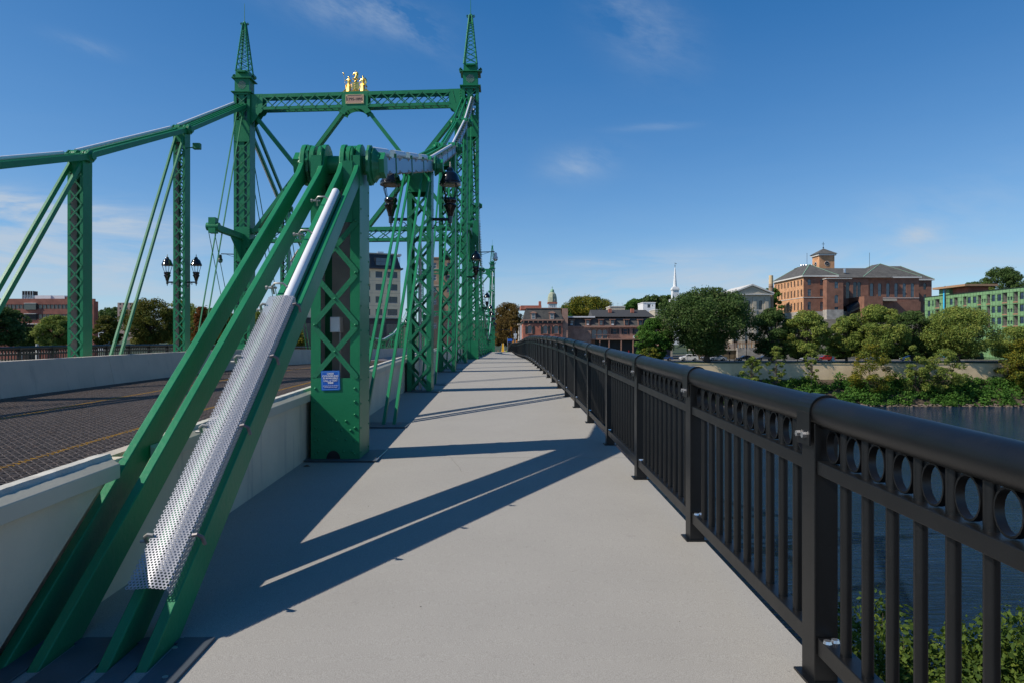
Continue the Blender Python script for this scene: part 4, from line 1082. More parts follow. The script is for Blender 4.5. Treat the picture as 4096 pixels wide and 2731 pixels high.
# perforated guard ------------------------------------------------------
def bar_frame(y):                       # point on the top edge line of the end bars at distance y
    return BS*y-2.165
bd = Vector((0, 1, BS)).normalized(); bn = Vector((0, -BS, 1)).normalized()
def guard():
    r = thing('perforated_guard', 'bright perforated metal guard sheet clamped over the two right-hand diagonal bars', 'metal guard', (-1.86, 4.5, bar_frame(4.5)))
    y0, y1 = 3.45, 5.70; L = math.hypot(y1-y0, BS*(y1-y0)); o = Vector((0, y0, bar_frame(y0)+.03))
    w = WB(); pitch = .0190; rp = pitch*.866; rows = int(L/rp); x0 = -1.905; colsn = 11; rad = .0069; N = 6
    def put(u, v, rowoff):
        pass
    # bulge of the sheet over the pipe, then a turned-down lip on the right
    width = colsn*pitch
    def surf(s, t):                          # s across 0..width+lip, t along
        if s <= width:
            return Vector((x0+s-.013*t, 0, 0))+o+bd*t+bn*(.011*math.exp(-((s-.125)/.05)**2)+.004)
        return Vector((x0+width+.004-.013*t, 0, 0))+o+bd*t+bn*(.004-(s-width))
    for j in range(rows):
        for i in range(colsn+3):
            cs = (i+.5+(.5 if j % 2 else 0))*pitch; ct = (j+.5)*rp
            outer = [(cs+pitch/math.sqrt(3)*math.sin(a), ct+pitch/math.sqrt(3)*math.cos(a)) for a in [PI/3*k for k in range(6)]]
            inner = [(cs+rad*math.sin(a), ct+rad*math.cos(a)) for a in [PI/3*k for k in range(6)]]
            vs = [surf(*p) for p in outer]+[surf(*p) for p in inner]
            w.add(vs, [(k, (k+1) % 6, 6+(k+1) % 6, 6+k) for k in range(6)])
    ob = w.build('perforated_sheet', mat('perforated_aluminium', (.46, .46, .49), .45, metal=.45), r)
    so_ = ob.modifiers.new('thickness', 'SOLIDIFY'); so_.thickness = .003
    r2 = thing('cover_pipe', 'white plastic pipe running up between the green diagonal bars', 'pipe', (-1.84, 5.5, bar_frame(5.5)))
    w = WB(); a = Vector((-1.772, 3.58, bar_frame(3.58)-.032)); b = Vector((-1.815, 7.45, bar_frame(7.45)+.015)); w.cyl(a, b, .041, 20); w.build('pipe', PVC, r2, smooth=60)
    w = WB(); a = a+Vector((.03, 0, -.05)); b = b+Vector((.03, 0, -.06)); w.beam(a, b, .05, .06, bn); w.build('backing_strip', GREEN2, r2)
    # clamps
    for k, (y, xs) in enumerate([(3.72, (-1.92, -1.655)), (4.42, (-1.93, -1.665)), (5.02, (-1.94, -1.675)), (5.58, (-1.95, -1.68)), (5.82, (-1.90,)), (6.62, (-1.91,)), (7.25, (-1.915,))]):
        lab = ['lowest pair of cast clamps holding the perforated guard', 'second pair of cast clamps up the perforated guard', 'third pair of cast clamps up the perforated guard', 'pair of cast clamps near the top edge of the perforated guard',
               'grey cast clamp just above the perforated guard', 'grey cast clamp halfway up the bare part of the diagonal bar', 'topmost grey cast clamp on the diagonal bar, near the pin'][k]
        rc = thing('beam_clamp', lab, 'clamp', (-1.9, y, bar_frame(y)), 0, 'cast clamps on the diagonal bars')
        for x in xs:
            w = WB(); c = Vector((x, y, bar_frame(y)+.02)); s = -1 if x < -1.8 else 1
            if len(xs) == 2:
                w.tube([c+Vector((-s*.025, 0, 0))+bn*.022, c+bn*.028, c+Vector((s*.022, 0, 0))+bn*.01, c+Vector((s*.024, 0, 0))-bn*.05], .011, 6)
                (w.cyl(c+Vector((s*.02, 0, 0))-bn*.03, c+Vector((s*.06, 0, 0))-bn*.03, .009, 6) if s < 0 else None)
            else:
                w.tube([c+Vector((-.055, 0, 0))-bn*.06, c+Vector((-.055, 0, 0))+bn*.015, c+Vector((-.03, 0, 0))+bn*.045, c+Vector((.04, 0, 0))+bn*.045, c+Vector((.065, 0, 0))+bn*.015, c+Vector((.065, 0, 0))-bn*.06], .010, 6)
                w.cyl(c+Vector((-.10, 0, 0))-bn*.0, c+Vector((-.02, 0, 0)), .01, 6); w.cyl(c+Vector((-.115, 0, 0)), c+Vector((-.098, 0, 0)), .018, 6)
            w.build('casting', CLAMPD if len(xs) == 2 and x > -1.8 else CLAMP, rc, smooth=50)
guard()

# tie rods --------------------------------------------------------------
def tie(label, X0, xs, ya, za, yb, zb_, w_, h_, group):
    r = thing('tie_bars', label, 'bridge tie bars', (X0, yb, zb_), 0, group)
    for x in xs:
        w = WB(); w.beam((X0+x, ya, za), (X0+x, yb, zb_-.05), w_, h_); w.build('bar', GREEN, r)
    return r
G = 'inclined tie bars between chain and deck'
tie('four slender green tie bars leaning from the second pin down to the walkway', XR, (-.35, -.22, .08, .25), COLY[1], PINZ[1], 10.9, dz(10.9), .045, .07, G)
tie('green tie bars leaning down behind the second right-hand column', XR, (-.20, .16), COLY[2], PINZ[2], 18.6, dz(18.6), .05, .08, G)
tie('green tie bars leaning down behind the third right-hand column', XR, (-.20, .16), COLY[3], PINZ[3], 26.8, dz(26.8), .05, .07, G)
tie('thin green tie bars leaning from the right tower down to the fourth column', XR, (-.15, .15), TOWY-.3, 15.6, 34.9, dz(34.9), .05, .05, G)
tie('pair of broad green tie bars crossing the left edge of the view', XL, (-.20, .20), COLY[2]+LY, PINZ[2], 18.6+LY, dz(18)-.2, .09, .17, G)
tie('pair of green tie bars between the third and fourth left-hand columns', XL, (-.20, .20), COLY[3]+LY, PINZ[3], 26.8+LY, dz(26.8)-.2, .08, .14, G)
tie('thin green tie bars from the left tower passing through its side boss', XL, (-.18, .18), TOWY+LY-.3, 15.9, 34.6+LY, dz(34)-.2, .055, .06, G)
tie('green tie bars at the near end of the left truss', XL, (-.2, .2), COLY[1]+LY, PINZ[1], 10.9+LY, dz(10.9)-.2, .05, .08, G)
for x0, oy, s in ((XR, 0, 'right'), (XL, LY, 'left')):
    tie('hair-thin counter rods fanning down from the %s tower arm to its foot' % s, x0, (-.16, .16), 36.4+oy, 7.8, 40.0+oy, dz(40)-.1, .028, .028, G)
    tie('green rods running down past the %s tower into the main span' % s, x0, (-.14, .14), TOWY+oy+.2, 15.6, TOWY+8.31+oy, dz(50)-.1, .04, .05, G)
    r = thing('tie_bars', 'green inclined rods of the %s main span, in a row beyond the near towers' % s, 'bridge tie bars', (x0, 87+oy, dz(87)))
    for k in range(1, 11):
        a = MP[k]; dirn = 1 if k < 5.5 else -1
        w = WB()
        for x in (-.13, .13):
            w.beam((x0+x, a[0]+oy, a[1]), (x0+x, a[0]+oy+dirn*6.2, dz(a[0]+dirn*6.2)), .045, .05)
        w.build('rod', GREEN, r)
# rod feet plates
for y, lab in ((10.9, 'steel floor plate where the first tie bars enter the walkway'), (18.6, 'steel floor plate under the tie bars behind the second column'), (26.8, 'steel floor plate under the tie bars behind the third column')):
    r = thing('rod_plate', lab, 'floor plate', (-1.9, y, dz(y)), 0, 'steel plates around the tie bars')
    m = MB(); m.box(-.42, .40, -.32, .32, .002, .012); m.build('plate', PLATE, r, bevel=.002); m = MB(); m.box(.39, .402, -.3, .3, .0125, .016); m.build('plate_edge', STEEL, r)

# main span columns ------------------------------------------------------
for sname, x0, oy, zo in (('right', XR, 0, 0), ('left', XL, LY, -.2)):
    for k in range(1, 11):
        y, z = MP[k]; zb = dz(y)+zo; h = max(.6, z-zb-.02)
        laced_column('laced_column', '%s laced column of the %s truss after the near tower, counted along the main span' % (['first', 'second', 'third', 'fourth', 'fifth', 'sixth', 'seventh', 'eighth', 'ninth', 'tenth'][k-1], sname),
                     'column', x0, y+oy, zb, h, top=min(.5, h*.3), singles=False, group='laced columns of the main span', rz=.016, grey=(k < 6))
    if sname == 'right':
        for k in range(1, 4):
            y, z = far_pins[k]; laced_column('laced_column', '%s laced column beyond the far right tower' % ['first', 'second', 'third'][k-1], 'column', x0, y, dz(y), z-dz(y), top=.5, singles=False, group='laced columns beyond the far tower', grey=False)
    # low stiffening triangles at mid span
    w = None

# lanterns ---------------------------------------------------------------
def lantern_proto():
    r = thing('lantern', 'x', 'street lamp')
    m = MB(); m.cyl((0, 0, 0), (.385, 0, 0), .038, 10); m.box(-.012, 0, -.07, .07, -.3, .08)
    m.build('arm', LAMPB, r, smooth=50)
    m = MB()
    def sc(c, rr, s, st=0):
        pts = [(c[0]+math.cos(st+s*a)*rr*(1-.12*a), 0, c[1]+math.sin(st+s*a)*rr*(1-.12*a)) for a in [i*.45 for i in range(13)]]
        m.tube(pts, .010, 5)
    sc((.19, -.09), .05, -1, PI/2); sc((.05, -.19), .05, 1, 0); m.tube([(.19, 0, -.06), (.10, 0, -.075), (.03, 0, -.15), (.0, 0, -.24)], .011, 5)
    m.build('bracket_scroll', LAMPB, r, smooth=50)
    c = (.42, 0, 0)
    m = MB(); m.lathe([(.004, -.19), (.02, -.165), (.012, -.14), (.03, -.115), (.012, -.10), (.055, -.085), (.058, .07), (.07, .075), (.09, .17), (.125, .27), (.145, .30), (.160, .315), (.165, .33), (.150, .35), (.135, .37), (.14, .42), (.160, .44), (.165, .46), (.158, .49), (.148, .51), (.03, .515)], c, 18)
    m.build('urn', LAMPB, r, smooth=40)
    m = MB()
    for k in range(4):
        for dd in (-.09, .09):
            t = PI/4+k*PI/2+dd
            pts = [(c[0]+math.cos(t)*q, math.sin(t)*q, z) for q, z in ((.135, .49), (.16, .58), (.20, .69), (.225, .80), (.235, .86))]
            m.tube(pts, .008, 5)
        t = PI/4+k*PI/2; m.cyl((c[0]+math.cos(t)*.235, math.sin(t)*.235, .80), (c[0]+math.cos(t)*.24, math.sin(t)*.24, .92), .018, 6)
    m.build('cage', LAMPB, r, smooth=50)
    m = MB(); m.lathe([(.235, .825), (.265, .83), (.27, .86), (.255, .885), (.262, .90), (.245, .935), (.225, .97), (.205, 1.04), (.175, 1.10), (.13, 1.14), (.095, 1.16), (.085, 1.18), (.08, 1.21), (.065, 1.24), (.035, 1.26), (.01, 1.265)], c, 24)
    m.build('hood', LAMPB, r, smooth=40)
    m = MB(); m.lathe([(.20, .818), (.20, .8235)], c, 16); m.build('diffuser', mat('lamp_led_panel', (.30, .22, .16), .4), r)
    m = MB(); m.lathe([(.02, 1.265), (.03, 1.29), (.012, 1.305), (.028, 1.33), (.008, 1.35), (.018, 1.375), (.003, 1.40)], c, 8); m.build('finial', mat('pale_finial', (.5, .45, .40), .5), r, smooth=40)
    return r
lp = lantern_proto(); used = False
def lantern(x, y, z, s, label, group):
    global used
    o = lp if not used else copy_tree(lp); used = True
    o.location = (x, y, z); o.rotation_euler = (0, 0, 0 if s > 0 else PI); tag(o, label, 'street lamp', group)
Gl = 'black lanterns bracketed from the columns'
y = COLY[1]; lantern(XR+.30, y, 4.58, 1, 'black bell-hooded lantern on the walkway side of the second right-hand column', Gl); lantern(XR-.30, y, 4.58, -1, 'black bell-hooded lantern on the road side of the second right-hand column', Gl)
y = COLY[3]+LY; lantern(XL+.30, y, 4.55, 1, 'black lantern on the road side of the fourth left-hand column', Gl); lantern(XL-.30, y, 4.55, -1, 'black lantern on the outer side of the fourth left-hand column', Gl)
y = COLY[3]; lantern(XR+.30, y, 4.72, 1, 'black lantern over the walkway on the fourth right-hand column', Gl); lantern(XR-.30, y, 4.72, -1, 'black lantern over the road on the fourth right-hand column', Gl)
for k, nm in ((2, 'first'), (4, 'second'), (6, 'third'), (8, 'fourth'), (10, 'fifth')):
    y = MP[k][0]; z = dz(y)+4.1
    lantern(XR+.30, y, z, 1, '%s small black lantern over the walkway in the row beyond the near tower' % nm, Gl)
    if k in (2, 8, 10): lantern(XL+.30, y+LY, z-.2, 1, '%s small black lantern on the far left truss beyond the near tower' % nm, Gl)
# short posts keep the far lanterns attached where the columns are low
for k in (4, 6, 8):
    y, zc = MP[k]; z = dz(y)+4.1
    if zc < z+.2:
        r = thing('lamp_post', '%s slim dark post lifting a lantern above the low mid-span column' % {4: 'first', 6: 'second', 8: 'third'}[k], 'lamp post', (XR+.24, y, dz(y)), 0, 'slim lamp posts at mid span')
        m = MB(); m.cyl((0, 0, 0), (0, 0, 4.3), .05, 8); m.cyl((0, 0, 0), (0, 0, .25), .09, 8); m.build('pole', GREEN, r, smooth=50)

# cameras, signals and small fittings -------------------------------------
for x, y, s, lab in ((TXR+.49, TOWY, 1, 'white dome security camera on a black arm at the right tower'), (TXL-.49, TOWY+LY, -1, 'dark dome security camera on an arm outside the left tower')):
    r = thing('security_camera', lab, 'security camera', (x, y, 6.95)); c = STEEL if s > 0 else BLACK
    m = MB(); m.beam((0, 0, 0), (s*.95, 0, .03), .05, .05); m.beam((0, 0, -.22), (s*.6, 0, -.01), .02, .02); m.build('arm', BLACK, r)
    m = MB(); m.lathe([(.05, -.02), (.09, -.06), (.10, -.25), (.14, -.30), (.15, -.36)][::-1], (s*1.0, 0, 0), 12); m.build('housing', PVC if s > 0 else BLACK, r, smooth=40)
    m = MB(); m.ball((s*1.0, 0, -.40), .14, 12, 7); m.build('dome', GLASSB if s < 0 else STEEL, r, smooth=80)
r = thing('flood_light', 'small dark flood light on top of the fourth left-hand column', 'flood light', (XL+.3, COLY[3]+LY-.1, 11.1))
m = MB(); m.beam((0, 0, .1), (.45, -.1, .12), .04, .04); m.build('bracket', GREEN, r); m = MB(); m.box(.38, .75, -.25, -.02, 0, .3); m.build('housing', GREEN2, r, bevel=.03)
def signal(loc, label, drop, face=0, lit=None):
    r = thing('traffic_signal', label, 'traffic light', loc, face)
    m = MB(); m.box(-.17, .17, -.12, .12, -.52, .52); m.build('housing', SIGY, r, bevel=.02)
    m = MB()
    for k in (-.33, 0, .33): m.lathe([(.12, 0), (.13, .14)], (0, 0, 0), 10) if False else m.cyl((0, -.12, k), (0, -.26, k+.01), .125, 10, caps=False)
    m.build('visor', SIGY, r)
    m = MB()
    for k in (-.33, 0, .33): m.cyl((0, -.121, k), (0, -.128, k), .10, 10)
    m.build('lens', INK, r)
    if drop:
        m = MB()
        for x in (-.13, .13): m.cyl((x, 0, .5), (x, 0, .5+drop), .02, 6)
        m.build('hanger', GREEN, r)
    if lit:
        e = mat('lit_green_arrow', (0, .4, .2), .4); b = e.node_tree.nodes['Principled BSDF']; b.inputs['Emission Color'].default_value = (0, .9, .45, 1); b.inputs['Emission Strength'].default_value = 1.2
        m = MB(); m.cyl((0, -.129, -.33), (0, -.134, -.33), .09, 10); m.build('green_light', e, r)
    return r
p = P(1466, 1110, 41.3); signal(p, 'yellow traffic signal hanging on two rods from the lower portal beam', 7.65-p.z-.5, PI)
p = P(1682, 1090, 150); signal(p, 'orange traffic signal with a green light seen through the second column', 0, 0, True)

# ------------------------------------------------------------------ trees
def leaves(name, clumps, n, size, mat_, parent, seed, flat=.35, kind=None, mats=None):
    rs = np.random.RandomState(seed); C = np.array(clumps, float)
    wgt = C[:, 3]*C[:, 4]+C[:, 4]*C[:, 5]; wgt /= wgt.sum(); idx = rs.choice(len(C), n, p=wgt)
    d = rs.normal(size=(n, 3)); d /= np.linalg.norm(d, axis=1)[:, None]
    rad = .45+.6*rs.rand(n)**.6+(rs.rand(n) < .10)*.45*rs.rand(n)
    p = C[idx, :3]+d*C[idx, 3:6]*rad[:, None]
    nn = d*.75+rs.normal(size=(n, 3))*.55+np.array([0, 0, flat]); nn /= np.linalg.norm(nn, axis=1)[:, None]
    t = np.cross(nn, rs.normal(size=(n, 3))); t /= np.linalg.norm(t, axis=1)[:, None]; b = np.cross(nn, t)
    s = size*(.6+.8*rs.rand(n))[:, None]
    v = np.stack([p-t*s*.62, p-b*s*.36+nn*s*.08, p+t*s*.62, p+b*s*.36+nn*s*.08], 1).reshape(-1, 3)
    f = np.arange(4*n).reshape(n, 4)
    me = bpy.data.meshes.new(name); me.from_pydata(v.tolist(), [], f.tolist()); me.materials.append(mat_)
    o = bpy.data.objects.new(name, me); link(o, parent)
    if kind: o['kind'] = kind
    return o
def tree(label, x, y, zb, h, r, mat_, seed, n=7000, leaf=.5, base=.22, shape='round', name='tree', group=None, trunk=None, open_=.0, ncl=None, lean=0):
    rnd = random.Random(seed); root = thing(name, label, 'tree', (x, y, zb), 0, group)
    tr = trunk or h*.022+.08; cl = []
    ncl = int((ncl or 46)*1.9)
    zc0, zc1 = h*base, h; H = zc1-zc0
    for i in range(ncl):
        for _ in range(30):
            u = rnd.uniform(0, 1); th = rnd.uniform(0, 2*PI)
            if shape == 'round': wr = math.sin(PI*min(1, max(0, (u*.86+.12))))**.55
            elif shape == 'umbrella': wr = (min(1, u*1.6+.25))*math.sqrt(max(0, 1-max(0, u-.55)**2/.2))
            elif shape == 'cone': wr = (1-u)**.75*.95+.08 if u > .15 else u/.15*.7+.3
            else: wr = math.sin(PI*(u*.9+.05))**.4
            rr = r*wr*math.sqrt(rnd.uniform(.08, 1.0)) 
            break
        q = rnd.uniform(.09, .25)*r
        rr = max(0, min(rr, r*1.04*wr-q*.55))
        cl.append((math.cos(th)*rr+lean*u, math.sin(th)*rr, zc0+q*.5+u*(H-q*1.3), q*rnd.uniform(.9, 1.35), q*rnd.uniform(.9, 1.35), q*rnd.uniform(.6, .9)))
    m = MB(); top = h*.62
    sh_ = rnd.random()*6.28
    m.tube([(0, 0, -.3), (rnd.uniform(-.1, .1)*r*.2, 0, h*base*.6), (lean*.3, 0, h*base), (lean*.5+rnd.uniform(-.3, .3), 0, top)], [tr*1.35, tr, tr*.85, tr*.25], 8)
    for c in rnd.sample(cl, min(len(cl), 26)):
        z0 = rnd.uniform(h*base*.75, h*.5); m.tube([(lean*.3*z0/h, 0, z0), (c[0]*.45, c[1]*.45, z0+(c[2]-z0)*.55), (c[0]*.95, c[1]*.95, c[2])], [tr*.42, tr*.26, tr*.08], 5)
    m.build('trunk', BARK, root, smooth=60)
    leaves('crown', cl, int(n*2.3), leaf*.76, mat_, root, seed)
    return root
GZ = -3.3
# big dark tree by the wall: trunk x 2815, crown 2650-3010, 1145..1420
def spread_px(px0, px1, ytop, ybase, Y, **k):
    x0, x1 = XP(px0, Y), XP(px1, Y); zt = ZP(ytop, Y); zb = ZP(ybase, Y)
    return tree(x=(x0+x1)/2, y=Y, zb=zb, h=zt-zb, r=(x1-x0)/2, **k)
spread_px(2645, 3015, 1145, 1450, 163, label='largest dark green tree with a thick leaning trunk, in front of the white cars', mat_=L_DARK, seed=11, n=21000, leaf=.5, base=.11, shape='umbrella', name='broadleaf_tree', trunk=.68, ncl=95)
spread_px(2538, 2692, 1270, 1448, 166, label='bright green pointed tree beside the brown balcony house', mat_=L_BRI, seed=12, n=11000, leaf=.42, base=.05, shape='round', name='young_tree', ncl=80)
spread_px(2560, 2640, 1385, 1440, 160.5, label='low yellow-green shrub under the bright green tree', mat_=L_YEL, seed=13, n=2500, leaf=.35, base=.02, name='shrub', ncl=22)
spread_px(3005, 3175, 1232, 1458, 166, label='grey-green tree right of the largest dark tree', mat_=L_DARK, seed=14, n=9000, leaf=.42, base=.16, name='broadleaf_tree', ncl=60)
spread_px(3130, 3315, 1240, 1460, 164, label='olive tree below the sunlit orange brick wall', mat_=L_MID, seed=15, n=10000, leaf=.42, base=.16, name='broadleaf_tree', ncl=64)
spread_px(3300, 3470, 1262, 1462, 167, label='olive tree in front of the stone foundation and steps', mat_=L_MID, seed=16, n=8500, leaf=.42, base=.2, name='broadleaf_tree', ncl=58)
spread_px(3400, 3620, 1215, 1462, 163, label='tall olive tree before the low brick annex', mat_=L_MID, seed=17, n=12000, leaf=.42, base=.16, name='broadleaf_tree', ncl=75)
spread_px(3560, 3740, 1240, 1462, 168, label='dark olive tree under the right wing of the brick hall', mat_=L_DARK, seed=18, n=9000, leaf=.42, base=.2, name='broadleaf_tree', ncl=60)
spread_px(3695, 3975, 1222, 1460, 163, label='wide olive tree with a forked trunk before the green sheathed block', mat_=L_MID, seed=19, n=14000, leaf=.42, base=.2, name='broadleaf_tree', ncl=85)
spread_px(3960, 4180, 1300, 1465, 168, label='olive tree at the right edge under the green sheathed block', mat_=L_MID, seed=20, n=8000, leaf=.42, base=.15, name='broadleaf_tree', ncl=55)
spread_px(4005, 4190, 1350, 1600, 156, label='nearer yellow-green tree on the bank at the right edge', mat_=L_YEL, seed=21, n=9000, leaf=.40, base=.05, name='broadleaf_tree', ncl=60)
for k, (px0, px1, yt, lab) in enumerate(((3050, 3160, 1330, 'dim small tree behind the parked cars beside the timber podium'), (3150, 3270, 1345, 'dim small tree behind the silver car'), (3290, 3400, 1340, 'dim small tree behind the red car'), (3430, 3540, 1335, 'dim small tree in the gap before the brick annex'),
        (3530, 3650, 1345, 'dim small tree below the hall windows, behind the road'), (3640, 3760, 1335, 'dim small tree left of the green block foot'), (3780, 3900, 1350, 'dim small tree behind the forked trunk'), (3880, 4010, 1345, 'dim small tree behind the iron fence'), (3990, 4130, 1340, 'dim small tree behind the right edge tree'))):
    spread_px(px0, px1, yt, 1440, 190+3*(k % 3), label=lab, mat_=L_DARK, seed=120+k, n=3800, leaf=.5, base=.03, name='small_tree', ncl=40, group='small trees behind the riverside road')
# slender trees on the bank in front of the flood wall
for px0, px1, yt, yb, lab, mt, sd in ((2962, 3050, 1420, 1545, 'small leafy sapling close above the black railing, before the flood wall', L_MID, 31), (3070, 3140, 1380, 1545, 'thin yellowish sapling in front of the flood wall shadow', L_MID, 32),
        (3215, 3275, 1392, 1535, 'slim sapling before the brightest part of the flood wall', L_MID, 33), (3400, 3560, 1372, 1600, 'yellow-topped bank tree covering the middle of the flood wall', L_YEL, 34), (3600, 3720, 1380, 1610, 'loose bank tree left of the forked tree', L_MID, 35),
        (3700, 3850, 1390, 1612, 'bushy bank tree below the forked tree', L_MID, 36)):
    spread_px(px0, px1, yt, yb, 154, label=lab, mat_=mt, seed=sd, n=3600 if px1-px0 > 100 else 1300, leaf=.34, base=.12, name='bank_tree', trunk=.09, ncl=30)
# trees above and behind the buildings
spread_px(2248, 2450, 1181, 1330, 262, label='spreading yellow-green tree behind the mansard houses', mat_=L_YEL, seed=41, n=12000, leaf=.55, base=.25, shape='umbrella', name='broadleaf_tree', ncl=80)
spread_px(2225, 2300, 1225, 1340, 258, label='green tree at the left of the yellow spreading tree', mat_=L_BRI, seed=42, n=4000, leaf=.55, name='broadleaf_tree', ncl=30)
spread_px(2488, 2585, 1194, 1330, 270, label='round green tree above the ridge of the long brown house', mat_=L_BRI, seed=43, n=6000, leaf=.55, name='broadleaf_tree', ncl=44)
spread_px(1962, 2108, 1208, 1392, 218, label='thinning brown sycamore over the street at the end of the bridge', mat_=L_BRO, seed=44, n=9500, leaf=.42, base=.16, name='street_tree', ncl=80)
spread_px(1955, 2060, 1262, 1400, 245, label='further brown tree closing the end of the street', mat_=L_BRO, seed=144, n=6000, leaf=.46, base=.1, name='street_tree', ncl=50)
spread_px(2030, 2085, 1235, 1395, 205, label='brown street tree next to the corner house', mat_=L_BRO, seed=45, n=3500, leaf=.36, base=.3, name='street_tree', ncl=40)
spread_px(3925, 4096, 1063, 1260, 300, label='dark round tree on the hilltop above the green sheathed block', mat_=L_DARK, seed=46, n=13000, leaf=.62, base=.1, name='broadleaf_tree', ncl=80)
spread_px(3845, 3935, 1125, 1260, 305, label='smaller dark tree left of the hilltop tree', mat_=L_DARK, seed=47, n=5000, leaf=.6, base=.1, name='broadleaf_tree', ncl=40)
spread_px(3880, 3975, 1135, 1260, 290, label='lighter green tree under the hilltop tree', mat_=L_MID, seed=48, n=5000, leaf=.6, base=.1, name='broadleaf_tree', ncl=40)
spread_px(3035, 3130, 1150, 1290, 262, label='green tree behind the brick chimney', mat_=L_BRI, seed=49, n=5000, leaf=.55, name='broadleaf_tree', ncl=40)
# left side trees
for px0, px1, yt, yb, Y, lab, mt, sd, n in ((-150, 88, 1208, 1400, 120, 'very dark tree at the left edge in front of the brick offices', L_DARK, 51, 11000), (55, 150, 1308, 1400, 165, 'small dark green tree below the brick offices', L_DARK, 52, 3500),
        (150, 300, 1258, 1400, 165, 'olive tree partly behind the third left column', L_MID, 53, 8000), (375, 480, 1262, 1400, 170, 'russet-tinged tree right of the brick offices', L_AUT, 54, 6000), (485, 715, 1190, 1400, 160, 'large early-autumn tree between the left tie bars and the fourth column', L_AUT, 55, 14000),
        (655, 800, 1196, 1400, 200, 'pale olive tree behind the fourth left column', L_MID, 56, 6000), (765, 850, 1225, 1400, 190, 'rust red tree right of the fourth left column', L_RED, 57, 4500), (830, 960, 1270, 1400, 180, 'orange and green tree seen between the big diagonal bars', L_AUT, 58, 5500),
        (930, 1100, 1240, 1400, 185, 'green tree seen past the left tower foot', L_MID, 59, 6000), (1080, 1230, 1310, 1400, 160, 'low yellowish tree behind the end column', L_YEL, 60, 4500)):
    spread_px(px0, px1, yt, yb, Y, label=lab, mat_=mt, seed=sd, n=n, leaf=.40 if Y < 175 else .46, base=.08, name='broadleaf_tree', ncl=70)
# far wooded hills (one mass each)
def hill(name, pts, n, leaf, mat_, seed):
    cl = []; rnd = random.Random(seed)
    for px, py, Y, rpx in pts:
        for _ in range(7):
            p = P(px+rnd.uniform(-rpx, rpx), py+rnd.uniform(-.1, .7)*rpx*.5, Y+rnd.uniform(-20, 20)); q = rpx*Y/FPX*rnd.uniform(.25, .5); cl.append((p.x, p.y, p.z-q*.4, q*1.2, q, q*.8))
        p = P(px, py+rpx*.9, Y); q = rpx*Y/FPX; cl.append((p.x, p.y, p.z, q, q, q*.9))
    o = leaves(name, cl, n, leaf, mat_, None, seed); tag(o, kind='stuff', label='wooded hillside far behind the town', cat='woodland'); return o
o = hill('far_wood', [(2560, 1215, 640, 30), (2590, 1200, 640, 30), (2620, 1190, 650, 32), (2650, 1186, 660, 32), (2680, 1188, 660, 32), (2710, 1192, 660, 30), (2740, 1200, 650, 30), (2780, 1205, 650, 40), (2840, 1215, 650, 40)], 16000, 2.2, L_DARK, 71); o['label'] = 'dark wooded hill behind the white church steeple'
o = hill('far_wood', [(395, 1262, 700, 30), (425, 1245, 700, 28), (450, 1232, 700, 24), (470, 1245, 700, 26), (520, 1268, 700, 30), (760, 1250, 800, 40), (830, 1235, 800, 40), (900, 1255, 800, 40), (980, 1262, 800, 40), (1080, 1290, 700, 50), (300, 1300, 700, 60), (200, 1310, 700, 60), (60, 1320, 700, 80)], 16000, 2.4, L_DARK, 72); o['label'] = 'dark wooded hill on the left horizon behind the brick offices'
o = hill('far_wood', [(3900+i*60, 1180+10*(i % 2), 420, 50) for i in range(6)]+[(3740, 1215, 450, 50), (3800, 1205, 450, 50)], 9000, 1.5, L_DARK, 73); o['label'] = 'dark woodland behind the unfinished green block'
# undergrowth on the far bank
def undergrowth():
    rnd = random.Random(81); cl = []; cl2 = []
    for i in range(560):
        x = rnd.uniform(30, 150); y = rnd.uniform(150.3, 158.5); zb = ground_z(x, y); q = rnd.uniform(.7, 1.5)
        cl.append((x, y, zb+q*rnd.uniform(.3, .8), q*1.1, q*.8, q*rnd.uniform(.6, 1.1)))
    for i in range(160):
        x = rnd.uniform(30, 150); y = rnd.uniform(149.4, 151.5); q = rnd.uniform(.3, .8); cl2.append((x, y, WZ+.3+q*.6, q*1.2, q, q*.9))
    tag(leaves('bank_undergrowth', cl, 62000, .40, L_BRI, None, 82), 'tangled green undergrowth covering the far river bank', 'undergrowth', kind='stuff')
    tag(leaves('bank_undergrowth', cl2, 9000, .34, L_BRI, None, 83), 'lighter weeds along the waterline of the far bank', 'undergrowth', kind='stuff')
    w = MB()
    for i in range(700):
        x = rnd.uniform(20, 160); y = 148.9+rnd.random()*1.3; s = rnd.uniform(.08, .3); w.ball((x, y, WZ+.02+.35*(y-148.9)), s, 5, 3, (1.3, 1, .5))
    tag(w.build('shore_stones', mat('shore_stone', (.22, .17, .13), .9, var=.3), kind='stuff'), 'strip of brown shore stones at the waterline', 'stones')
undergrowth()
# near bank bushes seen through the railing
def near_bush(label, px, py, Y, w_, h_, seed, n=2200):
    p = P(px, py, Y); rnd = random.Random(seed); root = thing('bank_bush', label, 'bush', (p.x, Y, p.z-h_), 0, 'leafy bushes on the near bank')
    cl = []; m = MB()
    for i in range(14):
        th = rnd.uniform(0, 2*PI); rr = w_*.5*math.sqrt(rnd.random()); zz = h_*rnd.uniform(.25, .93)*(1-.35*rr/w_); q = rnd.uniform(.16, .30)*w_
        cl.append((math.cos(th)*rr, math.sin(th)*rr, zz, q, q, q*1.3)); m.tube([(0, 0, -1), (math.cos(th)*rr*.5, math.sin(th)*rr*.5, zz*.5), (math.cos(th)*rr, math.sin(th)*rr, zz)], [.03, .02, .008], 5)
    m.build('stems', BARK, root, smooth=60); leaves('leaves', cl, n, .105, L_NEAR, root, seed, flat=.2)
near_bush('leafy bush between the nearest post and the first balusters', 3500, 2360, 15, 1.8, 3.2, 91)
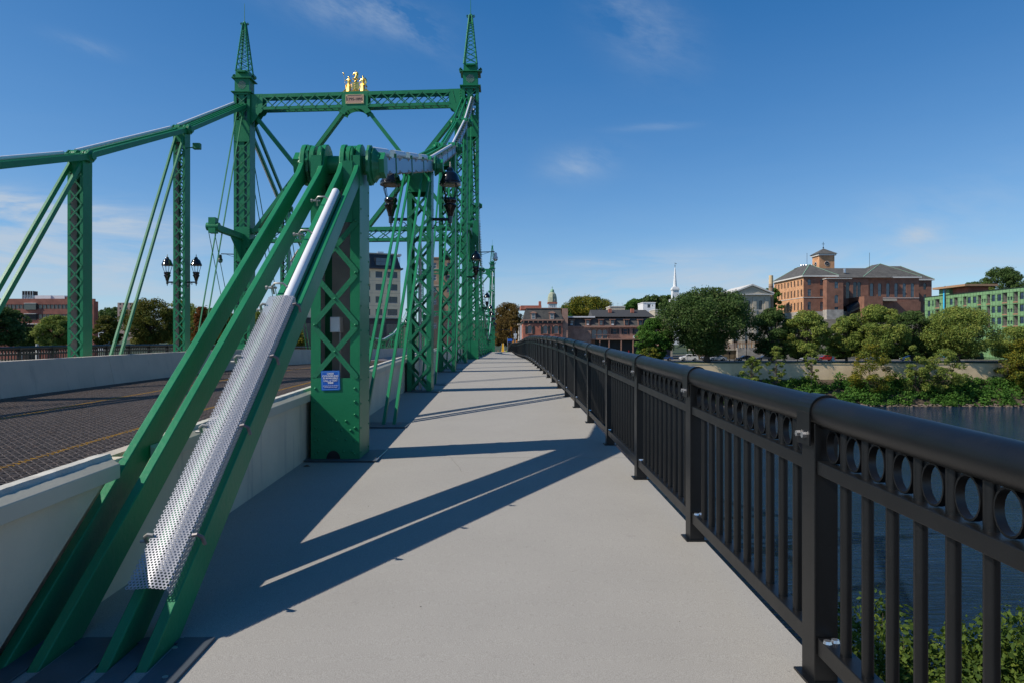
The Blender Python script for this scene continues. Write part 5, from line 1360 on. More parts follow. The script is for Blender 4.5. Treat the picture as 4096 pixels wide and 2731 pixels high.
near_bush('green bush low behind the near railing panel', 3660, 2470, 14, 1.9, 3.0, 92)
near_bush('tall yellow-green bush near the right edge below the railing', 3870, 2420, 14, 1.5, 3.2, 93)
near_bush('bright yellow-green bush at the bottom right corner', 4030, 2375, 13.5, 1.9, 3.4, 94, 2600)
near_bush('dark low bush at the bottom right under the railing', 3780, 2640, 13, 2.6, 2.6, 95, 2600)
near_bush('bush filling the lower right corner beyond the bars', 4050, 2640, 12.5, 2.4, 2.6, 96, 2600)
near_bush('bush just beyond the walkway edge near the last post', 3440, 2560, 13.5, 1.8, 2.6, 97, 1800)

# ------------------------------------------------------------------ flood wall
r = thing('flood_wall', 'long tan concrete flood wall along the far river bank', 'retaining wall', (90, 160, -7.3))
k = 0; x = -10.0
while x < 210:
    w = WB(); w.box(x+.01, x+7.99, 159.75, 160.25, -7.6, -3.62); w.build('wall_panel', FWALL, r); x += 8
w = WB(); w.box(-10, 210, 159.66, 160.34, -3.62, -3.44); w.build('coping', FWALL, r)

# ------------------------------------------------------------------ buildings
WIN = {}
def window_mesh(w, h, style, fm):
    key = (round(w, 2), round(h, 2), style, fm.name)
    if key in WIN: return WIN[key]
    t = min(.09, w*.10); m = MB()
    m.box(0, w, 0, .06, 0, t); m.box(0, w, 0, .06, h-t, h); m.box(0, t, 0, .06, t, h-t); m.box(w-t, w, 0, .06, t, h-t)
    if style in ('sash', 'arch'): m.box(t, w-t, .01, .05, h/2-t/2, h/2+t/2)
    if style == 'cross': m.box(t, w-t, .01, .05, h/2-t/3, h/2+t/3); m.box(w/2-t/3, w/2+t/3, .012, .048, t, h-t)
    if style == 'grid':
        for i in (1, 2): m.box(w*i/3-t/4, w*i/3+t/4, .012, .048, t, h-t)
        m.box(t, w-t, .01, .05, h*.5-t/4, h*.5+t/4)
    p = MB(); p.box(.01, w-.01, .03, .035, .01, h-.01)
    WIN[key] = (m.mesh('window', fm), {}, p); return WIN[key]
class Bld:
    def __init__(s, name, label, x, y, z, rz=0, cat='building'):
        s.root = thing(name, label, cat, (x, y, z), rz); s.panes = {}
    def wall(s, p0, p1, z0, z1, ops, mt, name='wall', fm=FRAMEK, gm=GLASSD, rec=.18):
        """ops: (u, v, w, h, style) with v measured from z=0"""
        p0 = Vector((p0[0], p0[1], 0)); p1 = Vector((p1[0], p1[1], 0)); d = (p1-p0); L = d.length; d.normalize(); nr = Vector((d.y, -d.x, 0))
        us = sorted(set([0, L]+[o[0] for o in ops]+[o[0]+o[2] for o in ops])); vs = sorted(set([z0, z1]+[o[1] for o in ops]+[o[1]+o[3] for o in ops]))
        m = MB(); pt = lambda u, v, e=0: p0+d*u+Vector((0, 0, v))-nr*e
        for a, b in zip(us[:-1], us[1:]):
            for c, e in zip(vs[:-1], vs[1:]):
                mu, mv = (a+b)/2, (c+e)/2
                if any(o[0] < mu < o[0]+o[2] and o[1] < mv < o[1]+o[3] for o in ops): continue
                m.poly([pt(a, c), pt(b, c), pt(b, e), pt(a, e)])
        ang = math.atan2(d.y, d.x)
        for u, v, w, h, st in ops:
            m.poly([pt(u, v), pt(u, v, rec+.1), pt(u, v+h, rec+.1), pt(u, v+h)]); m.poly([pt(u+w, v), pt(u+w, v+h), pt(u+w, v+h, rec+.1), pt(u+w, v, rec+.1)])
            m.poly([pt(u, v), pt(u+w, v), pt(u+w, v, rec+.1), pt(u, v, rec+.1)]); m.poly([pt(u, v+h), pt(u, v+h, rec+.1), pt(u+w, v+h, rec+.1), pt(u+w, v+h)])
            if st == 'arch':
                n = 6; rr = w/2; cy = v+h-min(rr, h*.4); ry = min(rr, h*.4)
                left = [pt(u, v+h), pt(u, cy)]+[pt(u+rr-rr*math.cos(PI/2*i/n), cy+ry*math.sin(PI/2*i/n)) for i in range(1, n+1)]
                right = [pt(u+w, v+h)]+[pt(u+rr+rr*math.cos(PI/2*i/n), cy+ry*math.sin(PI/2*i/n)) for i in range(n, 0, -1)]+[pt(u+w, cy)]
                m.poly(left[::-1]); m.poly(right[::-1])
            if st == 'void': continue
            me, _, pn = window_mesh(w, h, st, fm); q = pt(u, v, rec)
            o = inst('window', me, s.root, q, (0, 0, ang))
            key = (round(w, 2), round(h, 2), gm.name)
            if key not in s.panes: s.panes[key] = pn.mesh('pane', gm)
            inst('pane', s.panes[key], o)
        return m.build(name, mt, s.root)
    def part(s, name, m, mt, **k): return m.build(name, mt, s.root, **k)
    def boxp(s, name, mt, *a, **k): m = MB(); m.box(*a); return m.build(name, mt, s.root, **k)
def frustum(m, x0, x1, y0, y1, z0, X0, X1, Y0, Y1, z1):
    m.add([(x0, y0, z0), (x1, y0, z0), (x1, y1, z0), (x0, y1, z0), (X0, Y0, z1), (X1, Y0, z1), (X1, Y1, z1), (X0, Y1, z1)],
          [(0, 3, 2, 1), (4, 5, 6, 7), (0, 1, 5, 4), (1, 2, 6, 5), (2, 3, 7, 6), (3, 0, 4, 7)])

# A. corner house with mansard roof
Y = 185; x0 = XP(2092, Y); L = XP(2250, Y)-x0; zg = -3.2
b = Bld('mansard_house', 'red brick corner house with slate mansard roof at the end of the bridge', x0, Y, zg)
H1 = ZP(1288, Y)-zg; ops = []
for px in (2119.4, 2181.6, 2224.8):
    u = XP(px, Y)-x0; ops.append((u-.62, ZP(1335, Y)-zg, 1.24, 2.2, 'arch')); ops.append((u-.62, 1.1, 1.24, 2.4, 'arch'))
b.wall((0, 0), (L, 0), 0, H1, ops, BRK_RED, fm=TRIM, gm=GLASSB)
b.wall((0, 12), (0, 0), 0, H1, [(u, v, 1.2, 2.2, 'arch') for u in (1.5, 5.4, 9.2) for v in (1.2, ZP(1335, Y)-zg)], BRK_RED, fm=TRIM)
b.wall((L, 0), (L, 12), 0, H1, [], BRK_RED); b.wall((L, 12), (0, 12), 0, H1, [], BRK_RED)
for (u, v, w, h, st) in ops:
    for s in (-1, 1):
        uu = u-.62 if s < 0 else u+w+.02
        b.boxp('shutter', SHUTTER, uu, uu+.6, -.07, -.02, v-.05, v+h-.15)
    m = MB(); m.tube([(u-.12, -.10, v+h-.35), (u-.05, -.12, v+h-.05), (u+w/2, -.14, v+h+.16), (u+w+.05, -.12, v+h-.05), (u+w+.12, -.10, v+h-.35)], .09, 5); b.part('window_hood', m, TRIM)
    b.boxp('sill', TRIM, u-.15, u+w+.15, -.16, -.003, v-.14, v-.003)
m = MB(); m.box(-.35, L+.35, -.45, 12.3, H1+.25, H1+.55); b.part('cornice', m, TRIM, bevel=.05)
m = MB(); m.box(-.12, L+.12, -.15, 12.1, H1-.5, H1+.25); b.part('frieze', m, SHUTTER)
for i in range(9):
    u = .2+i*(L-.4)/8; b.boxp('bracket', TRIM, u-.1, u+.1, -.42, -.155, H1-.25, H1+.245)
H2 = ZP(1233, Y)-zg; m = MB(); frustum(m, -.05, L+.05, -.05, 12, H1+.55, .95, L-.5, .8, 11.2, H2-.1); b.part('mansard_roof', m, SLATE)
m = MB(); m.box(.75, L-.3, .55, 11.4, H2-.1, H2+.08); b.part('roof_edge', m, TRIM)
for px in (2133.6, 2207.8):
    u = XP(px, Y)-x0; z0 = H1+.62; m = MB(); m.box(u-.72, u+.72, -.02, 1.4, z0-.05, z0+1.75); b.part('dormer', m, TRIM)
    me, _, pn = window_mesh(.92, 1.5, 'sash', FRAMEW); o = inst('window', me, b.root, (u-.46, -.085, z0+.08)); inst('pane', pn.mesh('pane', GLASSB), o)
    m = MB(); m.box(u-.95, u+.95, -.25, 1.5, z0+1.72, z0+1.84); frustum(m, u-.85, u+.85, -.2, 1.4, z0+1.845, u-.4, u+.4, -.1, 1.2, z0+2.1); b.part('dormer_hood', m, TRIM)
m = MB(); m.box(L-.1, L+1.5, .3, 12, 0, H2-.1); b.part('side_bay', m, BRK_BRN)
m = MB(); m.box(XP(2083, 188)-x0, XP(2166, 188)-x0, 3, 12.5, H2-.2, ZP(1223, 188)-zg); b.part('rear_block', m, BRK_RED)
m = MB(); m.box(XP(2155, 188)-x0, XP(2165, 188)-x0, 3.1, 4.2, H2, ZP(1206, 188)-zg); b.part('chimney', m, BRK_RED, bevel=.05)
m = MB(); m.cyl((-.55, -.6, 2.6), (-.55, -.6, 3.6), 1.35, 8, r2=.05); m.cyl((-.55, -.6, 0), (-.55, -.6, 2.6), 1.05, 8); b.part('corner_turret', m, TRIM)

# B. long brown house with balcony
Y = 192; x0 = XP(2252, Y); L = XP(2624, Y)-x0
b = Bld('balcony_house', 'long brown brick house with slate mansard, six dormers and a wooden balcony', x0, Y, zg)
H1 = ZP(1310, Y)-zg; U = lambda px: XP(px, Y)-x0; Zv = lambda py: ZP(py, Y)-zg
ops = [(U(2283)-.55, Zv(1345), 1.1, 2.0, 'sash')]+[(U(px)-.6, Zv(1340), 1.2, 1.75, 'sash') for px in (2460, 2502, 2546, 2590)]
b.wall((0, 0), (L, 0), 0, H1, ops, BRK_BRN, fm=TRIM, gm=GLASSB)
b.wall((L, 0), (L, 12), 0, H1, [(2+3*i, Zv(1340), 1.2, 1.75, 'sash') for i in range(3)], BRK_BRN, fm=TRIM); b.wall((0, 12), (0, 0), 0, H1, [], BRK_BRN); b.wall((L, 12), (0, 12), 0, H1, [], BRK_BRN)
for u, v, w, h, st in ops:
    for s in (-1, 1):
        uu = u-.5 if s < 0 else u+w+.02; b.boxp('shutter', SHUTTER, uu, uu+.48, -.07, -.02, v, v+h)
m = MB(); m.box(-.1, L+.3, -.55, 12.2, H1, H1+.4); b.part('cornice', m, TRIM, bevel=.04)
m = MB(); m.box(U(2266), U(2362), -1.6, -.01, 0, Zv(1310)); b.part('projecting_wing', m, BRK_BRN)
m = MB(); m.box(U(2264), U(2436), -1.85, .0, Zv(1311), Zv(1306)); b.part('wing_cornice', m, TRIM)
for k in range(3):                                  # arched bay windows
    u = U(2364)+k*(U(2430)-U(2364))/3; w_ = (U(2430)-U(2364))/3-.12; m = MB(); n = 10; zz0, zz1 = Zv(1354), Zv(1318)
    pts = [(u, zz0), (u+w_, zz0)]+[(u+w_/2+w_/2*math.cos(PI*i/n), zz1-w_/2+w_/2*math.sin(PI*i/n)) for i in range(n+1)]
    m.prism([(a, -1.02, c) for a, c in pts], (0, -.02, 0)); o = b.part('arched_pane', m, GLASSB)
    m = MB(); m.tube([(u, -1.06, zz0)]+[(u+w_/2-w_/2*math.cos(PI*i/n), -1.06, zz1-w_/2+w_/2*math.sin(PI*i/n)) for i in range(n+1)]+[(u+w_, -1.06, zz0)], .10, 5); b.part('arch_trim', m, TRIM)
m = MB(); m.box(U(2362), U(2432), -1.0, -.01, Zv(1356), Zv(1311)); b.part('bay', m, BRK_BRN)
m = MB(); m.box(U(2362), U(2570), -2.1, -.01, Zv(1359), Zv(1354)); b.part('balcony_floor', m, TRIM)
m = MB(); m.box(U(2375), U(2570), -2.0, -1.9, Zv(1340), Zv(1338.5)); b.part('balcony_rail', m, TRIM)
for i in range(44):
    u = U(2432)+(U(2568)-U(2432))*i/43; b.boxp('baluster', TRIM, u-.03, u+.03, -1.97, -1.92, Zv(1354), Zv(1340.1))
for px in (2395, 2432, 2480, 2527, 2568): b.boxp('porch_post', TRIM, U(px)-.14, U(px)+.14, -2.05, -1.78, 0, Zv(1359.1))
m = MB(); m.box(U(2262), U(2366), -2.8, 0, 0, .4); b.part('porch_base', m, BRK_BRN)
m = MB(); m.box(U(2380), U(2568), -.06, -.02, .05, Zv(1360)); b.part('porch_painted_shade', m, SHUTTER)  # dark panel stands in for the shade under the porch
m = MB(); frustum(m, -.02, L+.05, -.1, 12, H1+.4, -.02, L-.35, .9, 11.4, Zv(1272)); b.part('mansard_roof', m, SLATE)
for px in (2288, 2351, 2404, 2450, 2506, 2561):
    u = U(px); z0 = H1+.5; m = MB(); m.box(u-.66, u+.66, -.12, 1.3, z0-.08, z0+1.62); b.part('dormer', m, TRIM)
    me, _, pn = window_mesh(.9, 1.35, 'sash', FRAMEK); o = inst('window', me, b.root, (u-.45, -.185, z0+.08)); inst('pane', pn.mesh('pane', GLASSB), o)
    m = MB(); m.box(u-.85, u+.85, -.35, 1.4, z0+1.6, z0+1.76); b.part('dormer_hood', m, TRIM)
for px, zz in ((2286, .1), (2351, .1), (2450, .1)):
    b.boxp('air_conditioner', WHITEP, U(px)-.3, U(px)+.3, -.42, -.19, H1+.6, H1+.95)
m = MB(); m.box(-.1, U(2380), -.2, 12, Zv(1271.5), Zv(1266)); b.part('flat_roof', m, WHITEP)
m = MB(); g0, g1, zr = U(2371), U(2622), Zv(1237)
m.add([(g0, .2, Zv(1268)), (g1, .2, Zv(1268)), (g1-.0, 11.5, Zv(1268)), (g0, 11.5, Zv(1268)), (g0, 5.8, zr), (g1-1.6, 5.8, zr)], [(0, 1, 5, 4), (1, 2, 5), (2, 3, 4, 5), (3, 0, 4), (0, 3, 2, 1)]); b.part('gable_roof', m, mat('asphalt_shingle', (.045, .047, .05), .9, var=.15, vscale=2))
for px in (2448, 2539): b.boxp('chimney', BRK_RED, U(px)-.45, U(px)+.45, 3.2, 4.1, Zv(1250), Zv(1234))
b.boxp('red_banner', mat('red_cloth', (.45, .02, .02), .7), U(2462)-.12, U(2462)+.12, -2.3, -2.2, .8, 2.4); b.boxp('red_banner', mat('red_cloth2', (.45, .02, .02), .7), U(2509)-.12, U(2509)+.12, -2.3, -2.2, .8, 2.4)
b.boxp('orange_towel', mat('orange_cloth', (.8, .22, .03), .7), U(2543), U(2553), -2.03, -2.005, Zv(1352), Zv(1342)); b.boxp('white_towel', WHITEP, U(2527), U(2536), -2.03, -2.005, Zv(1353), Zv(1344))

# C. domed tower
Y = 400; cx = XP(2209, Y); b = Bld('courthouse_tower', 'domed church tower with green copper roof, clock and cross above the rooftops', cx, Y, 0)
zz = lambda py: ZP(py, Y); hw = XP(2226, Y)-cx
b.wall((-hw, -hw), (hw, -hw), 0, zz(1217), [(-0+hw-1.6+i*1.2, zz(1231), .8, 1.6, 'void') for i in range(3)], WHITEP); m = MB(); m.box(-hw+.3, hw-.3, -hw+.4, hw, 0, zz(1218)); b.part('core', m, WHITEP)
m = MB(); m.box(-hw-.3, hw+.3, -hw-.3, hw+.3, zz(1217), zz(1210.5)); b.part('brick_band', m, BRK_RED)
m = MB(); m.lathe([(2.75, zz(1210)), (2.75, zz(1200)), (2.6, zz(1190)), (2.15, zz(1178)), (1.35, zz(1172)), (1.2, zz(1170))], (0, 0, 0), 8); b.part('dome', m, mat('weathered_copper', (.32, .35, .25), .6, var=.25, vscale=1))
m = MB(); m.lathe([(1.1, zz(1175)), (1.1, zz(1169)), (1.15, zz(1166)), (.95, zz(1160)), (.3, zz(1157)), (.05, zz(1154))], (0, 0, 0), 10); b.part('lantern_cap', m, COPPER)
m = MB(); m.box(-.08, .08, -.08, .08, zz(1156), zz(1146)); m.box(-.45, .45, -.07, .07, zz(1151.5), zz(1150)); b.part('cross', m, COPPER)
m = MB(); m.prism([(-1.4, -hw+.2, zz(1208)), (1.4, -hw+.2, zz(1208)), (1.4, -hw+.2, zz(1199)), (0, -hw+.2, zz(1190)), (-1.4, -hw+.2, zz(1199))], (0, .8, 0)); b.part('clock_gable', m, FRAMEW)
m = MB(); m.cyl((0, -hw+.18, zz(1201)), (0, -hw+.12, zz(1201)), .72, 14); b.part('clock_face', m, INK)

# D. church steeple
Y = 350; cx = XP(2700, Y); b = Bld('church_steeple', 'slender white church steeple with weathervane left of the largest tree', cx, Y, 0, cat='church')
zz = lambda py: ZP(py, Y)
m = MB(); m.box(-1.6, 1.6, -1.6, 1.6, 0, zz(1162)); b.part('tower', m, WHITEP)
for s in (-1, 1): m = MB(); m.cyl((s*1.7, -1.7, zz(1200)), (s*1.7, -1.7, zz(1178)), .25, 6, r2=.05); b.part('pinnacle', m, WHITEP)
m = MB(); m.box(-2.6, 2.6, -2.2, 2.2, zz(1198)-2, zz(1198)); b.part('lower_stage', m, WHITEP)
m = MB(); m.box(-1.95, 1.95, -1.95, 1.95, zz(1162), zz(1157)); m.box(-1.7, 1.7, -1.7, 1.7, zz(1157), zz(1153)); m.box(-1.35, 1.35, -1.35, 1.35, zz(1153), zz(1149)); b.part('stage_mouldings', m, WHITEP)
m = MB(); m.cyl((0, 0, zz(1149)), (0, 0, zz(1072)), 1.0, 8, r2=.22); b.part('spire', m, WHITEP)
m = MB(); m.cyl((0, 0, zz(1072)), (0, 0, zz(1050)), .07, 5); m.ball((0, 0, zz(1065)), .28, 8, 5); m.box(-.1, .9, -.04, .04, zz(1057), zz(1055)); b.part('weathervane', m, mat('vane_bronze', (.10, .09, .06), .5, metal=.6))

# L. small pale houses
for px0, px1, yt, Y, mt, lab, wins in ((2573, 2621, 1213, 232, WHITEP, 'white flat-roofed house above the long brown house', [(2590, 1230, 1.0, 1.2)]), (2621, 2690, 1241, 222, CREAM2, 'cream flat-roofed house left of the largest tree', [(2648, 1262, 1.0, 1.2)]),
                                        (2440, 2500, 1228, 240, CREAM2, 'low cream rooftop block with aerials behind the brown house', []), (2655, 2682, 1300, 205, BRK_BRN, 'small brown outbuilding behind the bright green tree', [])):
    x0 = XP(px0, Y); L = XP(px1, Y)-x0; b = Bld('flat_roofed_house', lab, x0, Y, zg)
    ops = [(XP(px, Y)-x0, ZP(py, Y)-zg-.2, w, h, 'sash') for px, py, w, h in wins]
    b.wall((0, 0), (L, 0), 0, ZP(yt, Y)-zg, ops, mt); m = MB(); m.box(0, L, .3, 9, 0, ZP(yt, Y)-zg-.05); b.part('body', m, mt)
    m = MB(); m.box(-.12, L+.12, -.15, 9.1, ZP(yt, Y)-zg, ZP(yt, Y)-zg+.25); b.part('roof', m, FRAMEW if mt is not WHITEP else WHITEP)
    if px0 == 2440:
        m = MB()
        for i in range(3): m.cyl((1.5+i*1.6, 2, ZP(yt, Y)-zg), (1.5+i*1.6, 2, ZP(yt, Y)-zg+1.4), .03, 4); m.box(1.1+i*1.6, 1.9+i*1.6, 1.98, 2.02, ZP(yt, Y)-zg+1.3, ZP(yt, Y)-zg+1.34)
        b.part('aerials', m, BLACK)

# E. pediment building
Y = 235; x0 = XP(2931, Y); L = XP(3082, Y)-x0; b = Bld('pediment_building', 'beige gabled industrial building with a pediment between the big tree and the chimney', x0, Y, zg)
zz = lambda py: ZP(py, Y)-zg; U = lambda px: XP(px, Y)-x0
ops = [(U(px)-.6, zz(1240), 1.2, 3.2, 'arch') for px in (2950, 2994, 3042)]+[(U(px)-.6, zz(1300), 1.2, 3.2, 'arch') for px in (2950, 2994, 3042)]
b.wall((0, 0), (L, 0), 0, zz(1181), ops, CREAM2, gm=GLASSD); m = MB(); m.box(0, L, .3, 20, 0, zz(1182)); b.part('body', m, CREAM2)
for px in (2934, 2972, 3018, 3066): b.boxp('pilaster', CREAM2, U(px)-.6, U(px)+.6, -.25, -.004, 0, zz(1190))
b.boxp('band_course', FRAMEW, 0, L, -.32, -.26, zz(1243), zz(1240.5))
m = MB(); m.box(-.6, L+.7, -.9, 21, zz(1181), zz(1177)); b.part('cornice', m, FRAMEW)
m = MB(); c = L/2; zp = zz(1145); m.prism([(0, -.4, zz(1177)), (L, -.4, zz(1177)), (c, -.4, zp)], (0, 20, 0)); b.part('gable', m, CREAM2)
for s in (-1, 1):
    m = MB(); e = -.7 if s < 0 else L+.8
    m.add([(e, -1.0, zz(1177)), (c, -1.0, zp+.1), (c, 21, zp+.1), (e, 21, zz(1177)), (e, -1.0, zz(1177)+.5), (c, -1.0, zp+.65), (c, 21, zp+.65), (e, 21, zz(1177)+.5)], [(0, 3, 2, 1), (4, 5, 6, 7), (0, 1, 5, 4), (1, 2, 6, 5), (2, 3, 7, 6), (3, 0, 4, 7)]); b.part('roof_slope', m, FRAMEW)

# F. chimney
Y = 240; cx = XP(3084, Y); b = Bld('factory_chimney', 'tall round brick chimney with a pale top beside the orange brick hall', cx, Y, zg, cat='chimney')
zz = lambda py: ZP(py, Y)-zg; m = MB(); m.cyl((0, 0, 0), (0, 0, zz(1137)), 1.0, 16, r2=.76); b.part('shaft', m, BRK_TAN, smooth=50)
m = MB(); m.cyl((0, 0, zz(1137)), (0, 0, zz(1103)), .755, 16, r2=.70); b.part('pale_top', m, mat('pale_render', (.55, .42, .25), .8, var=.1), smooth=50)
m = MB()
for py in (1150, 1168, 1190): m.cyl((0, 0, zz(py)), (0, 0, zz(py)+.15), .86, 16)
b.part('iron_bands', m, BLACK)

# G. brick hall with clock tower
ZB = 9.6; X0 = XP(3214, 250); b = Bld('brick_hall', 'large brick hall with hipped slate roofs and a clock tower on the hill', X0, 250, ZB)
def rel(px, py, Y): q = P(px, py, Y); return q.x-X0, q.z-ZB
def hz(py, Y): return ZP(py, Y)-ZB
HE = hz(1107, 250)
LW = XP(3307, 250)-X0
rows = [(hz(1142, 250), hz(1118, 250), 'arch'), (hz(1186, 250), hz(1158, 250), 'sash'), (hz(1240, 250), hz(1208, 250), 'arch')]
def rowops(us, w, rr=rows): return [(u-w/2, a, w, c-a, st) for u in us for a, c, st in rr]
b.wall((0, 0), (LW+3.6, 0), 2.9, HE, rowops([XP(3237.7, 250)-X0, XP(3287, 250)-X0], 1.3), BRK_SHD, gm=GLASSB)
b.wall((0, 27), (0, 0), 2.9, HE, rowops([1.7+2.95*i for i in range(9)], 1.15), BRK_LIT, gm=GLASSD)
b.wall((0, 27), (0, 0), -7, 2.9, [], ASHL, name='foundation'); b.wall((0, -.15), (LW+9, -.15), -7, 2.9, [(3, .2, 1.4, 1.8, 'cross'), (7, .2, 1.4, 1.8, 'cross')], ASHL, name='foundation')
m = MB(); m.box(-.05, LW, -.12, -.003, hz(1192, 250), hz(1190, 250)); b.part('string_course', m, FRAMEW)
m = MB(); m.box(-.12, -.003, -.12, 27, hz(1192, 250), hz(1190, 250)); b.part('string_course', m, FRAMEW)
# pavilion
pu0, pu1 = XP(3307, 247)-X0, XP(3373, 247)-X0
b.wall((pu0, -3), (pu1, -3), 3.4, hz(1117, 247), [(XP(3346, 247)-X0-.7-pu0, hz(py1, 247), 1.4, hz(py0, 247)-hz(py1, 247), st) for py0, py1, st in ((1127, 1155, 'arch'), (1181, 1214, 'arch'), (1229, 1260, 'sash'))], BRK_SHD, name='pavilion_wall', gm=GLASSB)
b.wall((pu0, 0), (pu0, -3), 3.4, hz(1117, 247), [], BRK_SHD); b.wall((pu1, -3), (pu1, 6), 3.4, hz(1117, 247), [], BRK_SHD)
b.wall((pu0, -3.1), (pu1, -3.1), -7, 3.4, [], ASHL, name='foundation'); b.wall((pu0, 0), (pu0, -3.1), -7, 3.4, [], ASHL, name='foundation')
m = MB(); m.box(pu0-.3, pu1+3, -3.4, 8, hz(1117, 247), hz(1114.5, 247)); b.part('pavilion_roof', m, FRAMEW)
# recess and middle block
b.wall((pu1, 6), (XP(3457, 259)-X0, 6), 0, hz(1110, 256), [(XP(px, 256)-X0-.7-pu1, hz(1195, 256), 1.5, hz(1129, 256)-hz(1195, 256), 'arch') for px in (3391, 3420, 3436)], BRK_SHD, name='recessed_wall', gm=GLASSD)
# right wing
ru0, ru1 = XP(3457, 257)-X0, XP(3676, 257)-X0; HR = hz(1112, 257)
b.wall((ru0, 7), (ru1, 7), 0, HR, [(XP(3000+k*.466, 257)-X0-.65-ru0, hz(1190, 257), 1.35, hz(1134, 257)-hz(1190, 257), 'arch') for k in (1045, 1114, 1185, 1255, 1325, 1395)]+
       [(XP(3000+k*.466, 257)-X0-.6-ru0, hz(1240, 257), 1.25, hz(1210, 257)-hz(1240, 257), 'arch') for k in (1325, 1397)], BRK_SHD, gm=GLASSB)
b.wall((ru0, 16), (ru0, 7), 0, HR, [], BRK_LIT); b.wall((ru1, 7), (ru1, 30), 0, HR, [], BRK_SHD)
b.boxp('string_course', FRAMEW, ru0, ru1, 6.85, 6.995, hz(1194, 257), hz(1192, 257))
fu1 = XP(3727, 267)-X0
b.wall((ru1, 17), (fu1, 17), 0, hz(1121, 267), [(XP(3700, 267)-X0-.6-ru1, hz(py, 267), 1.2, 2.6, 'arch') for py in (1160, 1205, 1245)], BRK_SHD, gm=GLASSD); b.wall((fu1, 17), (fu1, 34), 0, hz(1121, 267), [], BRK_SHD)
b.boxp('far_wing_body', BRK_SHD, ru1, fu1-.05, 17.3, 33.5, 0, hz(1121, 267)-.1)
# roofs
def hip(name, x0, x1, y0, y1, z0, ztop, inset, mt=SLATE, ov=.7):
    m = MB(); X0_, X1_, Y0_, Y1_ = x0-ov, x1+ov, y0-ov, y1+ov; dx, dy = X1_-X0_, Y1_-Y0_
    if dx > dy: r0, r1 = (X0_+inset, (Y0_+Y1_)/2), (X1_-inset, (Y0_+Y1_)/2)
    else: r0, r1 = ((X0_+X1_)/2, Y0_+inset), ((X0_+X1_)/2, Y1_-inset)
    v = [(X0_, Y0_, z0), (X1_, Y0_, z0), (X1_, Y1_, z0), (X0_, Y1_, z0), (*r0, ztop), (*r1, ztop)]
    f = [(0, 1, 5, 4), (1, 2, 5), (2, 3, 4, 5), (3, 0, 4)] if dx > dy else [(0, 1, 4), (1, 2, 5, 4), (2, 3, 5), (3, 0, 4, 5)]
    m.add(v, f+[(0, 3, 2, 1)]); b.part(name, m, mt)
    m = MB(); m.box(X0_, X1_, Y0_-.02, Y1_, z0-.5, z0-.01); b.part('eaves', m, FRAMEW)
    m = MB()
    cs = [v[i] for i in range(4)]
    for c, e in ((0, 4), (1, 5 if dx > dy else 4), (2, 5), (3, 4 if dx > dy else 5)): m.beam(Vector(v[c])+Vector((0, 0, .05)), Vector(v[e])+Vector((0, 0, .05)), .22, .10)
    b.part('hip_flashing', m, COPPER)
hip('left_roof', 0, LW+3.4, 0, 27, HE+.35, hz(1063, 262), 9)
hip('right_roof', ru0, ru1, 7, 28, HR+.35, hz(1056, 265), 8.5)
hip('far_roof', ru1-8, fu1, 17, 34, hz(1121, 267)+.3, hz(1062, 272), 8)
m = MB(); z0 = hz(1112, 256); zr = hz(1074, 268)
m.prism([(LW-4, 5.2, z0), (LW-4, 14+4, zr), (LW-4, 30, z0)], (ru0+10-LW+4, 0, 0)); b.part('middle_roof', m, SLATE)
for px in (3206, 3215, 3226, 3239, 3248):
    q = P(px, 1064, 268); m = MB(); m.cyl((q.x-X0, 18, q.z-ZB-1.2), (q.x-X0, 18, q.z-ZB+.1), .42, 10); m.cyl((q.x-X0, 18, q.z-ZB+.1), (q.x-X0, 18, q.z-ZB+.35), .6, 10, r2=.5); b.part('roof_vent', m, STEEL, smooth=50)
q = P(3378, 1082, 260); m = MB(); m.cyl((q.x-X0, 10, q.z-ZB-1), (q.x-X0, 10, q.z-ZB+.6), .5, 10); b.part('roof_vent', m, STEEL, smooth=50)
for px, py0 in ((3228, 1013), (3478, 1012)):
    q = P(px, py0, 265); m = MB(); m.cyl((q.x-X0, 15, hz(1075, 265)), (q.x-X0, 15, q.z-ZB), .07, 5); b.part('lightning_rod', m, BLACK)
# clock tower
Yt = 268; tu0, tu1 = XP(3277, Yt)-X0, XP(3338, Yt)-X0; tw = tu1-tu0; zt0, zt1 = HE-1, hz(1023, Yt)
b.boxp('clock_tower', BRK_LIT, tu0, tu1, 18, 18+tw, zt0, zt1)
m = MB(); m.box(tu0-.5, tu1+.5, 17.5, 18.5+tw, zt1, zt1+.7); b.part('tower_cornice', m, FRAMEW)
m = MB(); c = (tu0+tu1)/2; cy = 18+tw/2; m.add([(tu0-.9, 17.1, zt1+.7), (tu1+.9, 17.1, zt1+.7), (tu1+.9, 18.9+tw, zt1+.7), (tu0-.9, 18.9+tw, zt1+.7), (c, cy, hz(995, 271))], [(0, 1, 4), (1, 2, 4), (2, 3, 4), (3, 0, 4), (0, 3, 2, 1)]); b.part('tower_roof', m, SLATE)
m = MB(); m.cyl((c, cy, hz(996, 271)), (c, cy, hz(969, 271)), .08, 5); m.box(c-.6, c+.6, cy-.03, cy+.03, hz(978, 271), hz(976.5, 271)); m.ball((c, cy, hz(992, 271)), .3, 8, 5); b.part('weathervane', m, BLACK)
